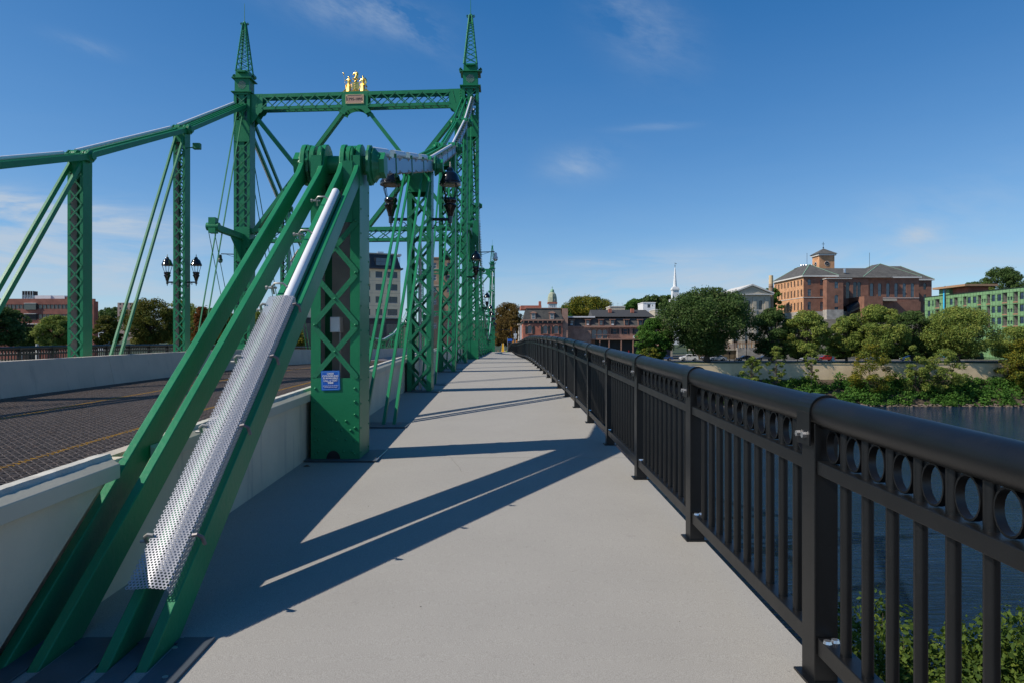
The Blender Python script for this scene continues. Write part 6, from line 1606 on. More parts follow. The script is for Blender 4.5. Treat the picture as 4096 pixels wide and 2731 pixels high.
for (cx_, cy_, ax) in ((c, 17.99, 0), (tu0-.01, 18+tw/2, 1)):
    zc = hz(1055.3, Yt)
    m = MB(); q = (0, -.12, 0) if ax == 0 else (-.12, 0, 0)
    def disc(m, r0, e, n=24, z_=zc):
        pts = [((cx_+r0*math.cos(t), cy_-e, z_+r0*math.sin(t)) if ax == 0 else (cx_-e, cy_+r0*math.cos(t), z_+r0*math.sin(t))) for t in [2*PI*i/n for i in range(n)]]
        m.prism(pts, (0, -.04, 0) if ax == 0 else (-.04, 0, 0))
    m = MB(); disc(m, 1.25, 0); b.part('clock_surround', m, BRK_LIT); m = MB(); disc(m, .98, .05); o = b.part('clock_rim', m, FRAMEW); m = MB(); disc(m, .86, .10); b.part('clock_dial', m, INK)
    m = MB()
    for k in range(12):
        t = 2*PI*k/12; a, e_ = .62, .80
        p0 = (cx_+a*math.cos(t), cy_-.15, zc+a*math.sin(t)) if ax == 0 else (cx_-.15, cy_+a*math.cos(t), zc+a*math.sin(t)); p1 = (cx_+e_*math.cos(t), cy_-.15, zc+e_*math.sin(t)) if ax == 0 else (cx_-.15, cy_+e_*math.cos(t), zc+e_*math.sin(t))
        m.beam(p0, p1, .07, .02)
    for t, l_ in ((math.radians(215), .45), (math.radians(-28), .62)):
        m.beam((cx_, cy_-.16, zc) if ax == 0 else (cx_-.16, cy_, zc), (cx_+l_*math.cos(t), cy_-.16, zc+l_*math.sin(t)) if ax == 0 else (cx_-.16, cy_+l_*math.cos(t), zc+l_*math.sin(t)), .09, .02)
    b.part('clock_hands', m, SWHITE)
# annex and glazed corridor
au0, au1 = XP(3457, 245)-X0, XP(3531, 245)-X0
b.boxp('annex', BRK_SHD, au0, au1, -5, 6.9, -4, hz(1186, 245)); b.boxp('annex', CREAM2, au1, XP(3588, 247)-X0, -3, 6.9, hz(1205, 247), hz(1196, 247)); b.boxp('annex', BRK_SHD, au1+.05, XP(3676, 250)-X0, -1, 6.9, -4, hz(1206, 247))
n = 14
for k in range(n):
    x_ = XP(3395, 247)-X0+(au0-XP(3395, 247)+X0)*k/n; zz0 = hz(1252-25*k/n, 247); m = MB()
    m.tube([(x_, -2.2, zz0-3)]+[(x_, -2.2+.0+2.4*(1-math.cos(PI*i/6)), zz0+2.2*math.sin(PI*i/6)+.2) for i in range(7)], .09, 4); b.part('corridor_rib', m, BLACK)
m = MB(); x_a, x_b = XP(3395, 247)-X0, au0
for i in range(6):
    a0, a1 = PI*i/6, PI*(i+1)/6
    m.add([(x_a, -2.1+2.35*(1-math.cos(a0)), hz(1252, 247)+2.1*math.sin(a0)+.2), (x_b, -2.1+2.35*(1-math.cos(a0)), hz(1227, 247)+2.1*math.sin(a0)+.2), (x_b, -2.1+2.35*(1-math.cos(a1)), hz(1227, 247)+2.1*math.sin(a1)+.2), (x_a, -2.1+2.35*(1-math.cos(a1)), hz(1252, 247)+2.1*math.sin(a1)+.2)], [(0, 1, 2, 3)])
b.part('corridor_glazing', m, GLASSD)
m = MB(); m.add([(x_a, -2.1, hz(1257, 247)), (x_b, -2.1, hz(1235, 247)), (x_b, -2.1, hz(1226, 247)), (x_a, -2.1, hz(1251, 247))], [(0, 1, 2, 3)]); m.box(x_a, x_b, -2.0, 2, -5, 1); b.part('corridor_base', m, CREAM2)

# H. green sheathed block: long side faces -X
XF = 133.8; zg2 = -3.3
b = Bld('unfinished_block', 'unfinished four-storey block clad in bright green sheathing boards with open balconies', XF, 216, zg2, -PI/2)
# local x runs towards the camera (world -Y), local -y is world -X
def yu(px): return 216-XF*FPX/(px-2008)
HG = ZP(1190.5, 215)-zg2
z8 = lambda zx: 3650+zx*.287
fl = [(15.0-3.13*k) for k in range(5)]
def zrow(top, bot):                          # measured at zoom row near x 3973, Y=186
    return ZP(1050+bot*.287, 186)-zg2, ZP(1050+top*.287, 186)-zg2
ops = []; bal = []
def addw(zx0, zx1, kind):
    a, c = yu(z8(zx0)), yu(z8(zx1))
    for k in range(4 if kind != 'bal' else 3):
        if kind == 'win': lo, hi = zrow(455+160*k, 548+160*k); ops.append((a, lo, c-a, hi-lo, 'cross'))
        elif kind == 'small': lo, hi = zrow(500+160*k, 550+160*k); ops.append((a, lo, c-a, hi-lo, 'cross'))
        else: lo, hi = zrow(440+160*k, 572+160*k); bal.append((a, lo, c-a, hi-lo, 'void'))
for a, c, kd in ((210, 247, 'win'), (274, 293, 'win'), (315, 375, 'bal'), (385, 398, 'small'), (517, 558, 'win'), (578, 630, 'bal'), (668, 685, 'small'), (705, 753, 'bal'), (766, 813, 'win'), (840, 888, 'win'), (907, 958, 'bal'), (967, 984, 'small'), (999, 1016, 'small'),
                 (1033, 1083, 'bal'), (1098, 1150, 'win'), (1178, 1236, 'win'), (1254, 1320, 'bal'), (1329, 1352, 'small'), (1365, 1390, 'small'), (1405, 1470, 'bal'), (1493, 1550, 'win'), (1580, 1640, 'win'), (1665, 1740, 'bal')): addw(a, c, kd)
b.wall((0, 0), (52, 0), 0, HG, ops+bal, GRNSH, fm=mat('dark_blue_frame', (.012, .02, .035), .5), gm=mat('blue_film_glass', (.04, .07, .12), .2))
m = MB()
for (u, v, w, h, st) in bal:                # balcony recess: back, sides, ceiling; timber beam
    m.mi = 0; m.poly([(u, 1.8, v), (u+w, 1.8, v), (u+w, 1.8, v+h), (u, 1.8, v+h)]); m.poly([(u, .28, v), (u, 1.8, v), (u, 1.8, v+h), (u, .28, v+h)]); m.poly([(u+w, 1.8, v), (u+w, .28, v), (u+w, .28, v+h), (u+w, 1.8, v+h)])
    m.mi = 1; m.poly([(u, .28, v+h), (u, 1.8, v+h), (u+w, 1.8, v+h), (u+w, .28, v+h)]); m.poly([(u, .28, v), (u+w, .28, v), (u+w, 1.8, v), (u, 1.8, v)])
b.part('balcony_recess', m, [mat('grey_gypsum', (.30, .27, .25), .8), mat('raw_slab', (.22, .20, .18), .8)])
for (u, v, w, h, st) in bal: b.boxp('timber_beam', TIMBER, u-.05, u+w+.05, -.10, .25, v-.28, v-.004)
m = MB()
u = 1.0
while u < 52: m.box(u-.035, u+.035, -.012, -.003, 0, HG); u += 1.25
for k in range(5):
    for q in (0, 1.35): zz_ = HG-1.0-3.13*k-q; m.box(0, 52, -.016, -.0125, zz_-.035, zz_+.035)
b.part('seam_tape', m, TAPE)
b.boxp('core', mat('dark_interior', (.03, .03, .03), .9), .3, 51.8, 1.9, 16, 0, HG-.2); b.boxp('roof_edge', TAPE, -.1, 52.2, -.14, 16.2, HG, HG+.18)
b.wall((0, 16), (0, 0), 0, HG, [], GRNSH)
su0, su1 = yu(z8(437)), yu(z8(470)); b.boxp('blue_stair_strip', mat('bright_blue_membrane', (.04, .45, .75), .5), su0, su0+.6, -.25, -.15, 0, HG+2.8); b.boxp('stair_glass', GLASSD, su0+.6, su1, -.22, -.14, 0, HG+2.8)
b.boxp('stair_box', GRNSH, yu(z8(375)), yu(z8(517)), -.12, 5, HG+.2, ZP(1158, 206)-zg2); b.boxp('brick_penthouse', BRK_RED, yu(z8(517)), yu(z8(517))+6.5, 1.0, 7, HG+.2, ZP(1158, 206)-zg2)
m = MB(); zz_ = ZP(1157, 206)-zg2; m.box(yu(z8(345)), yu(z8(517))+9, -1.5, 8, zz_, zz_+.6); b.part('penthouse_roof', m, TIMBER)

# I. brick offices, left
Y = 190; x0 = XP(-260, Y); L = XP(376, Y)-x0; b = Bld('office_building', 'low red brick office building with ribbon windows at the far left', x0, Y, zg); U = lambda px: XP(px, Y)-x0; Zv = lambda py: ZP(py, Y)-zg
HB = Zv(1196); ops = []
p_ = 15.6*Y/FPX
for t_, b_ in ((1219, 1236.5), (1258, 1276), (1299, 1316)):
    u = .5
    while u+p_ < L-.3: ops.append((u+.03, Zv(b_), p_-.06, Zv(t_)-Zv(b_), 'plain')); u += p_
b.wall((0, 0), (L, 0), 0, HB, ops, BRK_OFF, fm=mat('olive_frame', (.05, .055, .045), .5), gm=mat('bronze_glass', (.10, .10, .09), .12, spec=.7), rec=.12)
b.wall((L, 0), (L, 2), 0, HB-.7, [], BRK_OFF); b.boxp('parapet', BRK_OFF, 0, L-.01, .35, .8, HB-.8, HB)
m = MB(); m.box(0, L-.1, .6, 1.9, 0, HB-.8); m.box(0, L-11, 1.9, 14, 0, HB-.85); b.part('body', m, BRK_OFF)
for t_ in (1215, 1257): b.boxp('bay_lintel', FRAMEW, U(101), U(149), -.6, -.005, Zv(t_+.5), Zv(t_-1.5))
b.boxp('glass_bay', mat('bronze_glass2', (.07, .08, .07), .1, spec=.8), U(102), U(148), -.5, -.006, Zv(1240), Zv(1216)); b.boxp('dark_bay', INK, U(102), U(148), -.2, -.006, Zv(1282), Zv(1259))
for px in (93, 159): m = MB(); m.cyl((U(px), -1, 0), (U(px), -1, Zv(1299)), .42, 12); b.part('entrance_column', m, FRAMEW, smooth=50)
b.boxp('entrance_lintel', FRAMEW, U(86), U(166), -1.5, -.005, Zv(1299), Zv(1296)); b.boxp('entrance_painted_shade', INK, U(96), U(156), -.06, -.02, 0, Zv(1300))  # black panel between the columns stands in for shade in the entrance
m = MB(); m.box(U(101), U(165), 4, 8, HB-.5, Zv(1179)); m.box(U(165), U(217), 4.5, 8, HB-.5, Zv(1179)); b.part('white_penthouse', m, WHITEP); b.boxp('brick_penthouse', BRK_OFF, U(217), U(267), 4.6, 9, HB-.5, Zv(1185))
m = MB(); m.box(U(38), U(83), 5, 7, Zv(1178), Zv(1160)); b.part('cooling_louvres', m, INK); m = MB()
for px in (39, 50, 61, 72, 82): m.box(U(px)-.06, U(px)+.06, 4.9, 7, HB-.5, Zv(1160))
m.box(U(38), U(92), 4.85, 5, Zv(1184), Zv(1183)); m.box(U(38), U(83), 4.85, 5, Zv(1178.5), Zv(1177)); b.part('cooling_frame', m, STEEL); m = MB(); m.box(U(40), U(82), 5.1, 7, HB-.4, Zv(1187)); b.part('cooling_tank', m, STEEL)
# far apartment block and shed
Y = 520; x0 = XP(470, Y); b = Bld('apartment_block', 'pinkish apartment block on the left horizon', x0, Y, 0); L = XP(555, Y)-x0
b.wall((0, 0), (L, 0), 0, ZP(1212, Y), [(1.5+2.6*i, ZP(1222, Y)-3.2*k, 1.3, 1.5, 'sash') for i in range(6) for k in range(6)], mat('pink_brick', (.42, .30, .26), .85, var=.1)); b.boxp('body', CREAM2, 0, L, .4, 12, 0, ZP(1213, Y))
Y = 300; x0 = XP(383, Y); b = Bld('white_shed', 'small white flat-roofed shed between the offices and the trees', x0, Y, zg); b.boxp('body', WHITEP, 0, 4, 0, 4, 0, ZP(1292, Y)-zg); b.boxp('roof', WHITEP, -.2, 4.2, -.2, 4.2, ZP(1292, Y)-zg, ZP(1289, Y)-zg)

# J. cream apartment building behind the truss
Y = 205; x0 = XP(1190, Y); L = XP(1602, Y)-x0; RZJ = math.radians(21); qx, qy = XP(1602, 211), 211; b = Bld('cream_building', 'six-storey cream stone building with black mansard roof behind the truss', qx-L*math.cos(RZJ), qy-L*math.sin(RZJ), zg, RZJ); U = lambda px: XP(px, Y)-x0; Zv = lambda py: ZP(py, Y)-zg
ops = []
for r0, r1 in ((1082, 1107), (1133, 1158), (1184, 1209), (1235, 1260)):
    for base_ in (1465, 1465-150, 1465-300):
        for a, c, st in ((1465, 1478, 'sash'), (1499.5, 1527, 'cross'), (1548, 1589, 'grid')):
            q = U(a-1465+base_)
            if q > .3: ops.append((q, Zv(r1), U(c)-U(a), Zv(r0)-Zv(r1), st))
b.wall((0, 0), (L, 0), Zv(1274), Zv(1072), ops, CREAM, gm=GLASSD)
b.wall((L, 0), (L, 40), Zv(1274), Zv(1072), [(2+4*i, Zv(r1), 2.2, Zv(r0)-Zv(r1), 'cross') for i in range(9) for r0, r1 in ((1082, 1107), (1133, 1158), (1184, 1209), (1235, 1260))], CREAM, gm=GLASSD)
b.wall((0, 40), (0, 0), 0, Zv(1072), [], CREAM)
for u, v, w, h, st in ops: b.boxp('sill', FRAMEW, u-.1, u+w+.1, -.1, -.004, v-.15, v-.004)
for py in (1120, 1171, 1222): b.boxp('joint_line', mat('joint_brown_%d' % py, (.33, .25, .17), .9), 0, L, -.012, -.004, Zv(py), Zv(py)+.06)  # thin brown strips mark the facade joints
b.wall((0, -.02), (L, -.02), 0, Zv(1276), [(1.5+5*i, .3, 3.6, Zv(1290)-.6, 'grid') for i in range(6)], mat('dark_shopfront', (.06, .055, .055), .6, var=.1), name='ground_floor', gm=GLASSD); b.wall((L, 0), (L, 40), 0, Zv(1276), [], mat('dark_shopfront2', (.06, .055, .055), .6))
b.boxp('cornice', DKMET, -.6, L+.7, -.8, 40, Zv(1072), Zv(1066)); b.boxp('ground_cornice', DKMET, -.3, L+.35, -.5, 40, Zv(1276.5), Zv(1273))
m = MB(); frustum(m, -.1, L+.1, -.1, 40, Zv(1066), .6, L-1.0, .9, 39, Zv(1011)); b.part('mansard_roof', m, DKMET)
m = MB(); k = 0
while k < 60:
    u = .2+k*L/60; m.beam((u, -.12, Zv(1066)), (u+.3, .88, Zv(1011)), .08, .10, (0, 1, 0)); k += 1
b.part('roof_seams', m, DKMET)
b.boxp('roof_coping', CREAM2, .4, L-.8, .7, 39, Zv(1011), Zv(1006))
for a, c in ((1497, 1565), (1420, 1480), (1340, 1400)):
    m = MB(); m.box(U(a), U(c), -.12, .9, Zv(1060), Zv(1024)); b.part('roof_window_surround', m, DKMET)
    me, _, pn = window_mesh(U(c)-U(a)-.4, Zv(1026)-Zv(1058), 'grid', FRAMEK); o = inst('window', me, b.root, (U(a)+.2, -.2, Zv(1058))); inst('pane', pn.mesh('pane', GLASSB), o)
for a, c, py, mt in ((1519, 1543, 994, STEEL), (1588, 1595, 998, STEEL), (1602, 1618, 1000, WHITEP)): b.boxp('roof_plant', mt, U(a), U(c), 4, 7, Zv(1008), Zv(py))

# K. brown brick building by the street
Y = 215; x0 = XP(1715, Y); L = XP(1798, Y)-x0; b = Bld('brown_brick_block', 'tall brown brick block seen through the laced columns', x0, Y, zg); U = lambda px: XP(px, Y)-x0; Zv = lambda py: ZP(py, Y)-zg
b.wall((0, 0), (L, 0), 0, Zv(1034), [(1.3+2.2*i, Zv(1075+48*k), 1.1, 1.8, 'sash') for i in range(3) for k in range(6)], BRK_TAN, fm=FRAMEW, gm=GLASSB); b.wall((L, 0), (L, 18), 0, Zv(1034), [(2+3.5*i, Zv(1075+48*k), 1.1, 1.8, 'sash') for i in range(4) for k in range(6)], BRK_TAN, fm=FRAMEW); b.boxp('body', BRK_TAN, 0, L-.3, .4, 18, 0, Zv(1036))
for py in (1080, 1145): b.boxp('band_course', CREAM2, -.05, L+.05, -.15, -.004, Zv(py), Zv(py)+.35)
b.boxp('parapet', BRK_TAN, -.2, L+.2, -.2, 18.2, Zv(1034), Zv(1030))
# terrace of lighter facades right of the street behind the tree
Y = 190; b = Bld('white_terrace', 'narrow white and cream street fronts seen beyond the corner house', XP(2078, 205), 199, zg)
for i, (mt, h) in enumerate(((WHITEP, 9.5), (CREAM2, 8.4), (WHITEP, 8.8))):
    b.wall((-.25, 7*i+6.6), (-.25, 7*i), 0, h, [(1.0+2.1*j, 1.2+3.1*k, 1, 1.8, 'sash') for j in range(2) for k in range(2)], mt); b.boxp('body', mt, 0, 5, 7*i, 7*i+6.6, 0, h-.1); b.boxp('cornice', CREAM2, -.7, 5, 7*i, 7*i+6.6, h, h+.4)
# M. podium and timber frames behind the parked cars
b = Bld('timber_podium', 'concrete podium with new timber framing behind the parked cars', XP(2780, 188), 188, zg, cat='construction site')
Lp = XP(3090, 188)-XP(2780, 188); U = lambda px: XP(px, 188)-XP(2780, 188)
b.boxp('podium_wall', mat('stained_boards', (.16, .12, .07), .85, var=.3, vscale=1), 0, U(2960), 0, .3, 0, 2.4); b.boxp('podium_slab', CREAM2, -.3, U(2960), -.3, 6, 2.4, 2.75); b.boxp('upper_wall', mat('pinkish_board', (.38, .32, .28), .85), 0, U(2960), 2.5, 2.8, 2.75, 4.2); b.boxp('shingle_roof', mat('brown_shingle', (.16, .085, .06), .9, var=.2), -.3, U(2900), 2.2, 8, 4.9, 7.2)
b.boxp('rubble_wall', ASHL, U(2945), U(3055), -1, 0, 0, 3.1)
for i in range(14): b.boxp('timber_post', TIMBER, i*1.55, i*1.55+.14, .1, .24, 2.75, 4.4)
b.boxp('timber_beam', TIMBER, -.1, U(3040), .05, .25, 4.4, 4.65); b.boxp('timber_rail', TIMBER, U(2940), U(3050), -1.1, -.95, 4.1, 4.25)
for i in range(9): b.boxp('timber_post', TIMBER, U(2940)+i*.85, U(2940)+i*.85+.12, -1.1, -.96, 3.1, 5.6 if 3 < i < 8 else 4.1)

# ------------------------------------------------------------------ cars
TYRE = mat('tyre_rubber', (.012, .012, .012), .85); RIM = mat('alloy_rim', (.45, .45, .46), .35, metal=.8); LENS = mat('headlamp_glass', (.6, .6, .62), .15); TAIL = mat('tail_light', (.35, .01, .01), .3)
def car(label, x, y, z, paint, kind='sedan', rz=0, cat='car', L=4.6):
    r = thing('parked_car' if cat != 'pickup' else 'pickup_truck', label, cat, (x, y, z), rz)
    H = {'sedan': 1.45, 'suv': 1.75, 'pickup': 1.85}[kind]; W_ = 1.8; bl = H*.60 if kind != 'sedan' else .92; gc = .22
    # side outline (x along the length, nose at -x)
    if kind == 'sedan': low = [(-2.28, .35), (-2.3, .62), (-2.1, .78), (-1.1, .93), (1.45, .98), (2.15, .95), (2.3, .75), (2.27, .35)]; cab = [(-1.15, .92), (-.35, 1.38), (.2, 1.45), (.85, 1.40), (1.6, .97)]
    elif kind == 'suv': low = [(-2.3, .4), (-2.32, .85), (-2.1, 1.02), (-1.2, 1.12), (2.2, 1.15), (2.32, .8), (2.3, .4)]; cab = [(-1.25, 1.10), (-.55, 1.66), (.2, 1.74), (1.7, 1.68), (2.2, 1.14)]
    else: low = [(-2.6, .5), (-2.62, 1.0), (-2.4, 1.12), (-1.3, 1.18), (2.6, 1.18), (2.62, .5)]; cab = [(-1.3, 1.16), (-.6, 1.78), (.2, 1.85), (.8, 1.8), (.95, 1.16)]
    m = MB()
    arch = []
    def wa(cx):                                   # wheel arch cut into the lower edge
        return [(cx+.40*math.cos(t), .33+.40*math.sin(t)) for t in [PI-PI*i/6 for i in range(7)]]
    wx = (-1.42, 1.38) if kind != 'pickup' else (-1.65, 1.7)
    out = low+[(low[-1][0], gc)]
    pts = [(low[0][0], gc)]+low+[(low[-1][0], gc)]
    lower = []
    for cx in sorted(wx, reverse=True): lower += wa(cx)[::-1]
    poly = pts+[(px, max(gc, pz)) for px, pz in lower]
    vs = []; n = len(poly)
    for s, k in ((-1, 1), (1, 1)):
        for px, pz in poly: vs.append((px*.995, s*W_/2*(1-.05*abs(px/2.3)**4)*(1-.05*max(0, pz-.7)), pz))
    m.add(vs, [tuple(range(n)), tuple(range(2*n-1, n-1, -1))]+[(i, n+i, n+(i+1) % n, (i+1) % n) for i in range(n)])
    m.build('body', paint, r, bevel=.05, smooth=40)
    m = MB(); k = len(cab); vs = [(px, s*(W_/2-.08-.26*(pz-cab[0][1])), pz) for s in (-1, 1) for px, pz in cab]
    m.add(vs, [tuple(range(k)), tuple(range(2*k-1, k-1, -1))]+[(i, k+i, k+(i+1) % k, (i+1) % k) for i in range(k)]); m.build('cabin', paint, r, bevel=.04)
    z0 = cab[0][1]+.07; z1 = max(c[1] for c in cab)-.12
    for s in (-1, 1):
        def yy(z): return s*(W_/2-.08-.26*(z-cab[0][1])+.008)
        def fx(z): a, c = cab[0], cab[1]; return a[0]+(c[0]-a[0])*(z-a[1])/(c[1]-a[1])
        def rx(z): a, c = cab[-1], cab[-2]; return a[0]+(c[0]-a[0])*(z-a[1])/(c[1]-a[1])
        xm = (cab[1][0]+cab[-2][0])/2+.05
        for xa, xb, f1, f2 in ((None, xm-.05, 1, 0), (xm+.05, None, 0, 1)):
            q = [((fx(z0)+.16) if xa is None else xa, yy(z0), z0), ((rx(z0)-.16) if xb is None else xb, yy(z0), z0), ((rx(z1)-.1) if xb is None else xb, yy(z1), z1), ((fx(z1)+.1) if xa is None else xa, yy(z1), z1)]
            m = MB(); m.prism(q, (0, s*.006, 0)); m.build('side_window', GLASSD, r)
    for (a, c, nm) in ((cab[0], cab[1], 'windscreen'), (cab[-1], cab[-2], 'rear_window')):
        d = Vector((c[0]-a[0], 0, c[1]-a[1])); nn = Vector((-d.z, 0, d.x)).normalized()*(.01 if nm == 'windscreen' else -.01)
        p0 = Vector((a[0], 0, a[1]))+d*.14+nn; p1 = Vector((a[0], 0, a[1]))+d*.88+nn; h0, h1 = W_/2-.18, W_/2-.28
        m = MB(); m.prism([p0+Vector((0, -h0, 0)), p0+Vector((0, h0, 0)), p1+Vector((0, h1, 0)), p1+Vector((0, -h1, 0))], nn*.6); m.build(nm, GLASSD, r)
    for cx in wx:
        for s in (-1, 1):
            m = MB(); m.cyl((cx, s*(W_/2-.22), .33), (cx, s*(W_/2-.01), .33), .33, 18); o = m.build('wheel', TYRE, r, smooth=40); m = MB(); m.cyl((cx, s*(W_/2-.012), .33), (cx, s*(W_/2+.004), .33), .21, 12, r2=.18); m.build('rim', RIM, o, smooth=40)
    for s in (-1, 1):
        m = MB(); m.box(low[1][0]-.01, low[1][0]+.22, s*.55-.16, s*.55+.16, low[1][1]-.08, low[1][1]+.06); m.build('headlight', LENS, r, bevel=.02); m = MB(); m.box(low[-2][0]-.12, low[-2][0]+.015, s*.68-.14, s*.68+.14, low[-2][1]-.08, low[-2][1]+.10); m.build('tail_light', TAIL, r)
    m = MB(); m.box(low[0][0]-.03, low[0][0]+.02, -.55, .55, .33, .52); m.build('grille', INK, r)
    return r
cw = mat('white_car_paint', (.75, .75, .76), .25, coat=.6); ck = mat('dark_car_paint', (.02, .024, .032), .2, coat=.8); cb = mat('blue_car_paint', (.015, .05, .19), .22, coat=.8); cs_ = mat('silver_car_paint', (.35, .36, .37), .28, metal=.4, coat=.6); cr = mat('red_car_paint', (.40, .02, .02), .25, coat=.6)
RZ = -3.26
car('white SUV parked behind the largest tree trunk, facing left', XP(2755, 175.5), 175.5, RZ, cw, 'suv')
car('white sedan parked right of the largest tree trunk', XP(2869, 175.5), 175.5, RZ, cw, 'sedan')
car('dark sedan parked right of the white sedan', XP(2981, 175.5), 175.5, RZ, ck, 'sedan')
car('second dark car at the end of the riverside row', XP(3060, 175.9), 175.9, RZ, ck, 'sedan')
car('blue sedan below the bright green tree', XP(2655, 177.8), 177.8, RZ, cb, 'sedan')
car('dark SUV on the far side of the riverside road', XP(2826, 181), 178, RZ, ck, 'suv', .2)
for px, pa, lb in ((3240, cs_, 'silver car glimpsed between the olive tree trunks'), (3300, cr, 'red car glimpsed behind the olive trees'), (3500, cs_, 'pale car glimpsed under the tall olive tree'), (3640, cb, 'blue car glimpsed behind the dark olive tree')): car(lb, XP(px, 174), 174, RZ, pa, 'sedan')
car('dark car coming up the street at the end of the bridge', XP(2007, 190)-3.0, 195, dz(195)-.42, ck, 'pickup', PI/2, 'pickup')
car('grey car further down the street beyond the bridge', -6.0, 208, dz(208)-.42, cs_, 'suv', PI/2)

# ------------------------------------------------------------------ street furniture and people near the far end
ye = 174.0; ze = dz(ye)
r = thing('street_name_sign', 'blue rectangular street sign on a slim post at the end of the walkway', 'sign', (XP(2030, ye), ye, ze))
m = MB(); m.cyl((0, 0, 0), (0, 0, ZP(1350, ye)-ze), .05, 8); m.build('post', STEEL, r); m = MB(); m.box(.05, 1.22, -.05, -.02, ZP(1366, ye)-ze, ZP(1355, ye)-ze); m.build('panel', SBLUE, r)
m = MB(); zt_ = ZP(1360.5, ye)-ze
for a, c in ((-.07+.15, .25), (.30, .48), (.53, .74), (.80, 1.1)): m.box(a+.02, c, -.056, -.051, zt_-.02, zt_+.02)
m.build('worn_lettering', SLIGHT, r)
r = thing('route_sign', 'white keystone route marker reading 248 with an arrow plate beneath', 'sign', (XP(2061.5, ye), ye, ze))
m = MB(); m.cyl((0, 0, 0), (0, 0, ZP(1325, ye)-ze), .05, 8); m.build('post', STEEL, r)
kc = ZP(1341, ye)-ze; m = MB(); kp = [(-.38, .37), (-.22, .37), (-.19, .33), (.19, .33), (.22, .37), (.38, .37), (.42, .15), (.34, -.37), (-.34, -.37), (-.42, .15)]
m.prism([(a, -.06, kc+c) for a, c in kp], (0, -.02, 0)); m.build('keystone_panel', SWHITE, r); inst('lettering', text_mesh('248', .46, INK, bold=.004, sx=.95), r, (0, -.084, kc-.20), (PI/2, 0, 0))
ac = ZP(1350.5, ye)-ze-.05; m = MB(); m.box(-.32, .32, -.08, -.06, ac-.24, ac+.18); m.build('arrow_panel', SWHITE, r); m = MB(); m.box(-.2, .08, -.09, -.081, ac-.07, ac+.01); m.prism([(.06, -.09, ac-.14), (.22, -.09, ac-.03), (.06, -.09, ac+.08)], (0, .009, 0)); m.build('arrow', INK, r)
r = thing('signal_mast', 'dark signal mast with a horizontal arm over the street', 'traffic light pole', (XP(2041, 180), 180, dz(180)-.3))
m = MB(); hh = ZP(1317, 180)-dz(180)+.3; m.cyl((0, 0, 0), (0, 0, hh), .12, 10, r2=.09); m.cyl((0, 0, hh-.2), (-3.2, 0, hh-.1), .08, 8, r2=.05); m.build('mast', BLACK, r, smooth=50)
signal(P(2045.5, 1317, 179.8), 'yellow traffic signal at the top of the signal mast', 0)
r = thing('sandwich_board', 'bright yellow folded warning board on the pavement at the end of the walkway', 'sign', (XP(2011.5, 173), 173, dz(173)))
zt_ = ZP(1372.5, 173)-dz(173); m = MB(); m.prism([(-.42, -.35, .55), (.30, -.35, .55), (.22, 0, zt_), (-.12, 0, zt_)], (0, .03, 0)); m.build('front_panel', mat('hi_vis_yellow', (.85, .45, .01), .5), r); m = MB(); m.prism([(-.42, .35, .55), (.30, .35, .55), (.22, .05, zt_), (-.12, .05, zt_)], (0, .03, 0)); m.build('back_panel', bpy.data.materials['hi_vis_yellow'], r)
m = MB()
for a in (-.44, .36):
    for q in (-.42, .42): m.cyl((a*.6, 0, zt_), (a*1.2, q, 0), .03, 5)
m.build('legs', FRAMEW, r)
r = thing('bollard', 'short white bollard at the end of the walkway', 'bollard', (XP(2035, 173.5), 173.5, dz(173.5))); m = MB(); m.cyl((0, 0, 0), (0, 0, .85), .11, 10); m.ball((0, 0, .85), .11, 10, 5, (1, 1, .5)); m.build('post', SWHITE, r, smooth=50)
for k, (px, lb) in enumerate(((1991, 'tan wooden stake barrier left of the yellow board'), (1994.5, 'second tan stake beside the yellow board'))):
    r = thing('wooden_barrier', lb, 'barrier', (XP(px, 173), 173, dz(173))); m = MB(); m.box(-.07, .07, -.07, .07, 0, 1.45); m.box(-.16, .16, -.03, .03, .9, 1.1); m.build('stake', TIMBER, r)
for px, py, Y, lb in ((2052, 1368, 185, 'orange pedestrian signal left of the route marker'), (2066, 1366, 190, 'orange pedestrian signal right of the route marker')):
    z0 = dz(Y)-.28; r = thing('pedestrian_signal', lb, 'traffic light', (XP(px, Y), Y, z0)); m = MB(); m.cyl((0, 0, 0), (0, 0, ZP(py, Y)-z0), .05, 6); m.build('pole', BLACK, r); m = MB(); m.box(-.2, .2, -.12, .12, ZP(py, Y)-z0-.3, ZP(py, Y)-z0+.3); m.build('housing', SIGY, r)
# lamp posts on the riverside
for k, (px, Y) in enumerate(((2937, 166), (2944, 168), (2986, 166), (3190, 166), (2918, 166))):
    r = thing('riverside_lamp', '%s slim black lamp post among the riverside trees, from the left' % ['third', 'fourth', 'fifth', 'rightmost', 'second'][k], 'lamp post', (XP(px, Y), Y, -3.3), 0, 'slim posts along the riverside pavement')
    hh = 4.6 if k != 4 else 1.8; m = MB(); m.cyl((0, 0, 0), (0, 0, hh), .07, 8); m.cyl((0, 0, 0), (0, 0, .5), .14, 8); m.build('pole', BLACK, r, smooth=50); m = MB(); m.lathe([(.08, hh), (.2, hh+.15), (.22, hh+.5), (.12, hh+.62), (.03, hh+.75)], (0, 0, 0), 10); m.build('lamp_head', BLACK, r, smooth=40)
r = thing('warning_sign', 'small yellow diamond sign on a post above the white SUV', 'sign', (XP(2750, 167), 167, -3.3)); m = MB(); m.cyl((0, 0, 0), (0, 0, ZP(1395, 167)+3.3), .04, 6); m.build('post', STEEL, r); m = MB(); zc = ZP(1400, 167)+3.3; m.prism([(0, -.05, zc-.4), (.3, -.05, zc), (0, -.05, zc+.4), (-.3, -.05, zc)], (0, -.02, 0)); m.build('panel', mat('sign_yellow', (.85, .70, .02), .5), r)
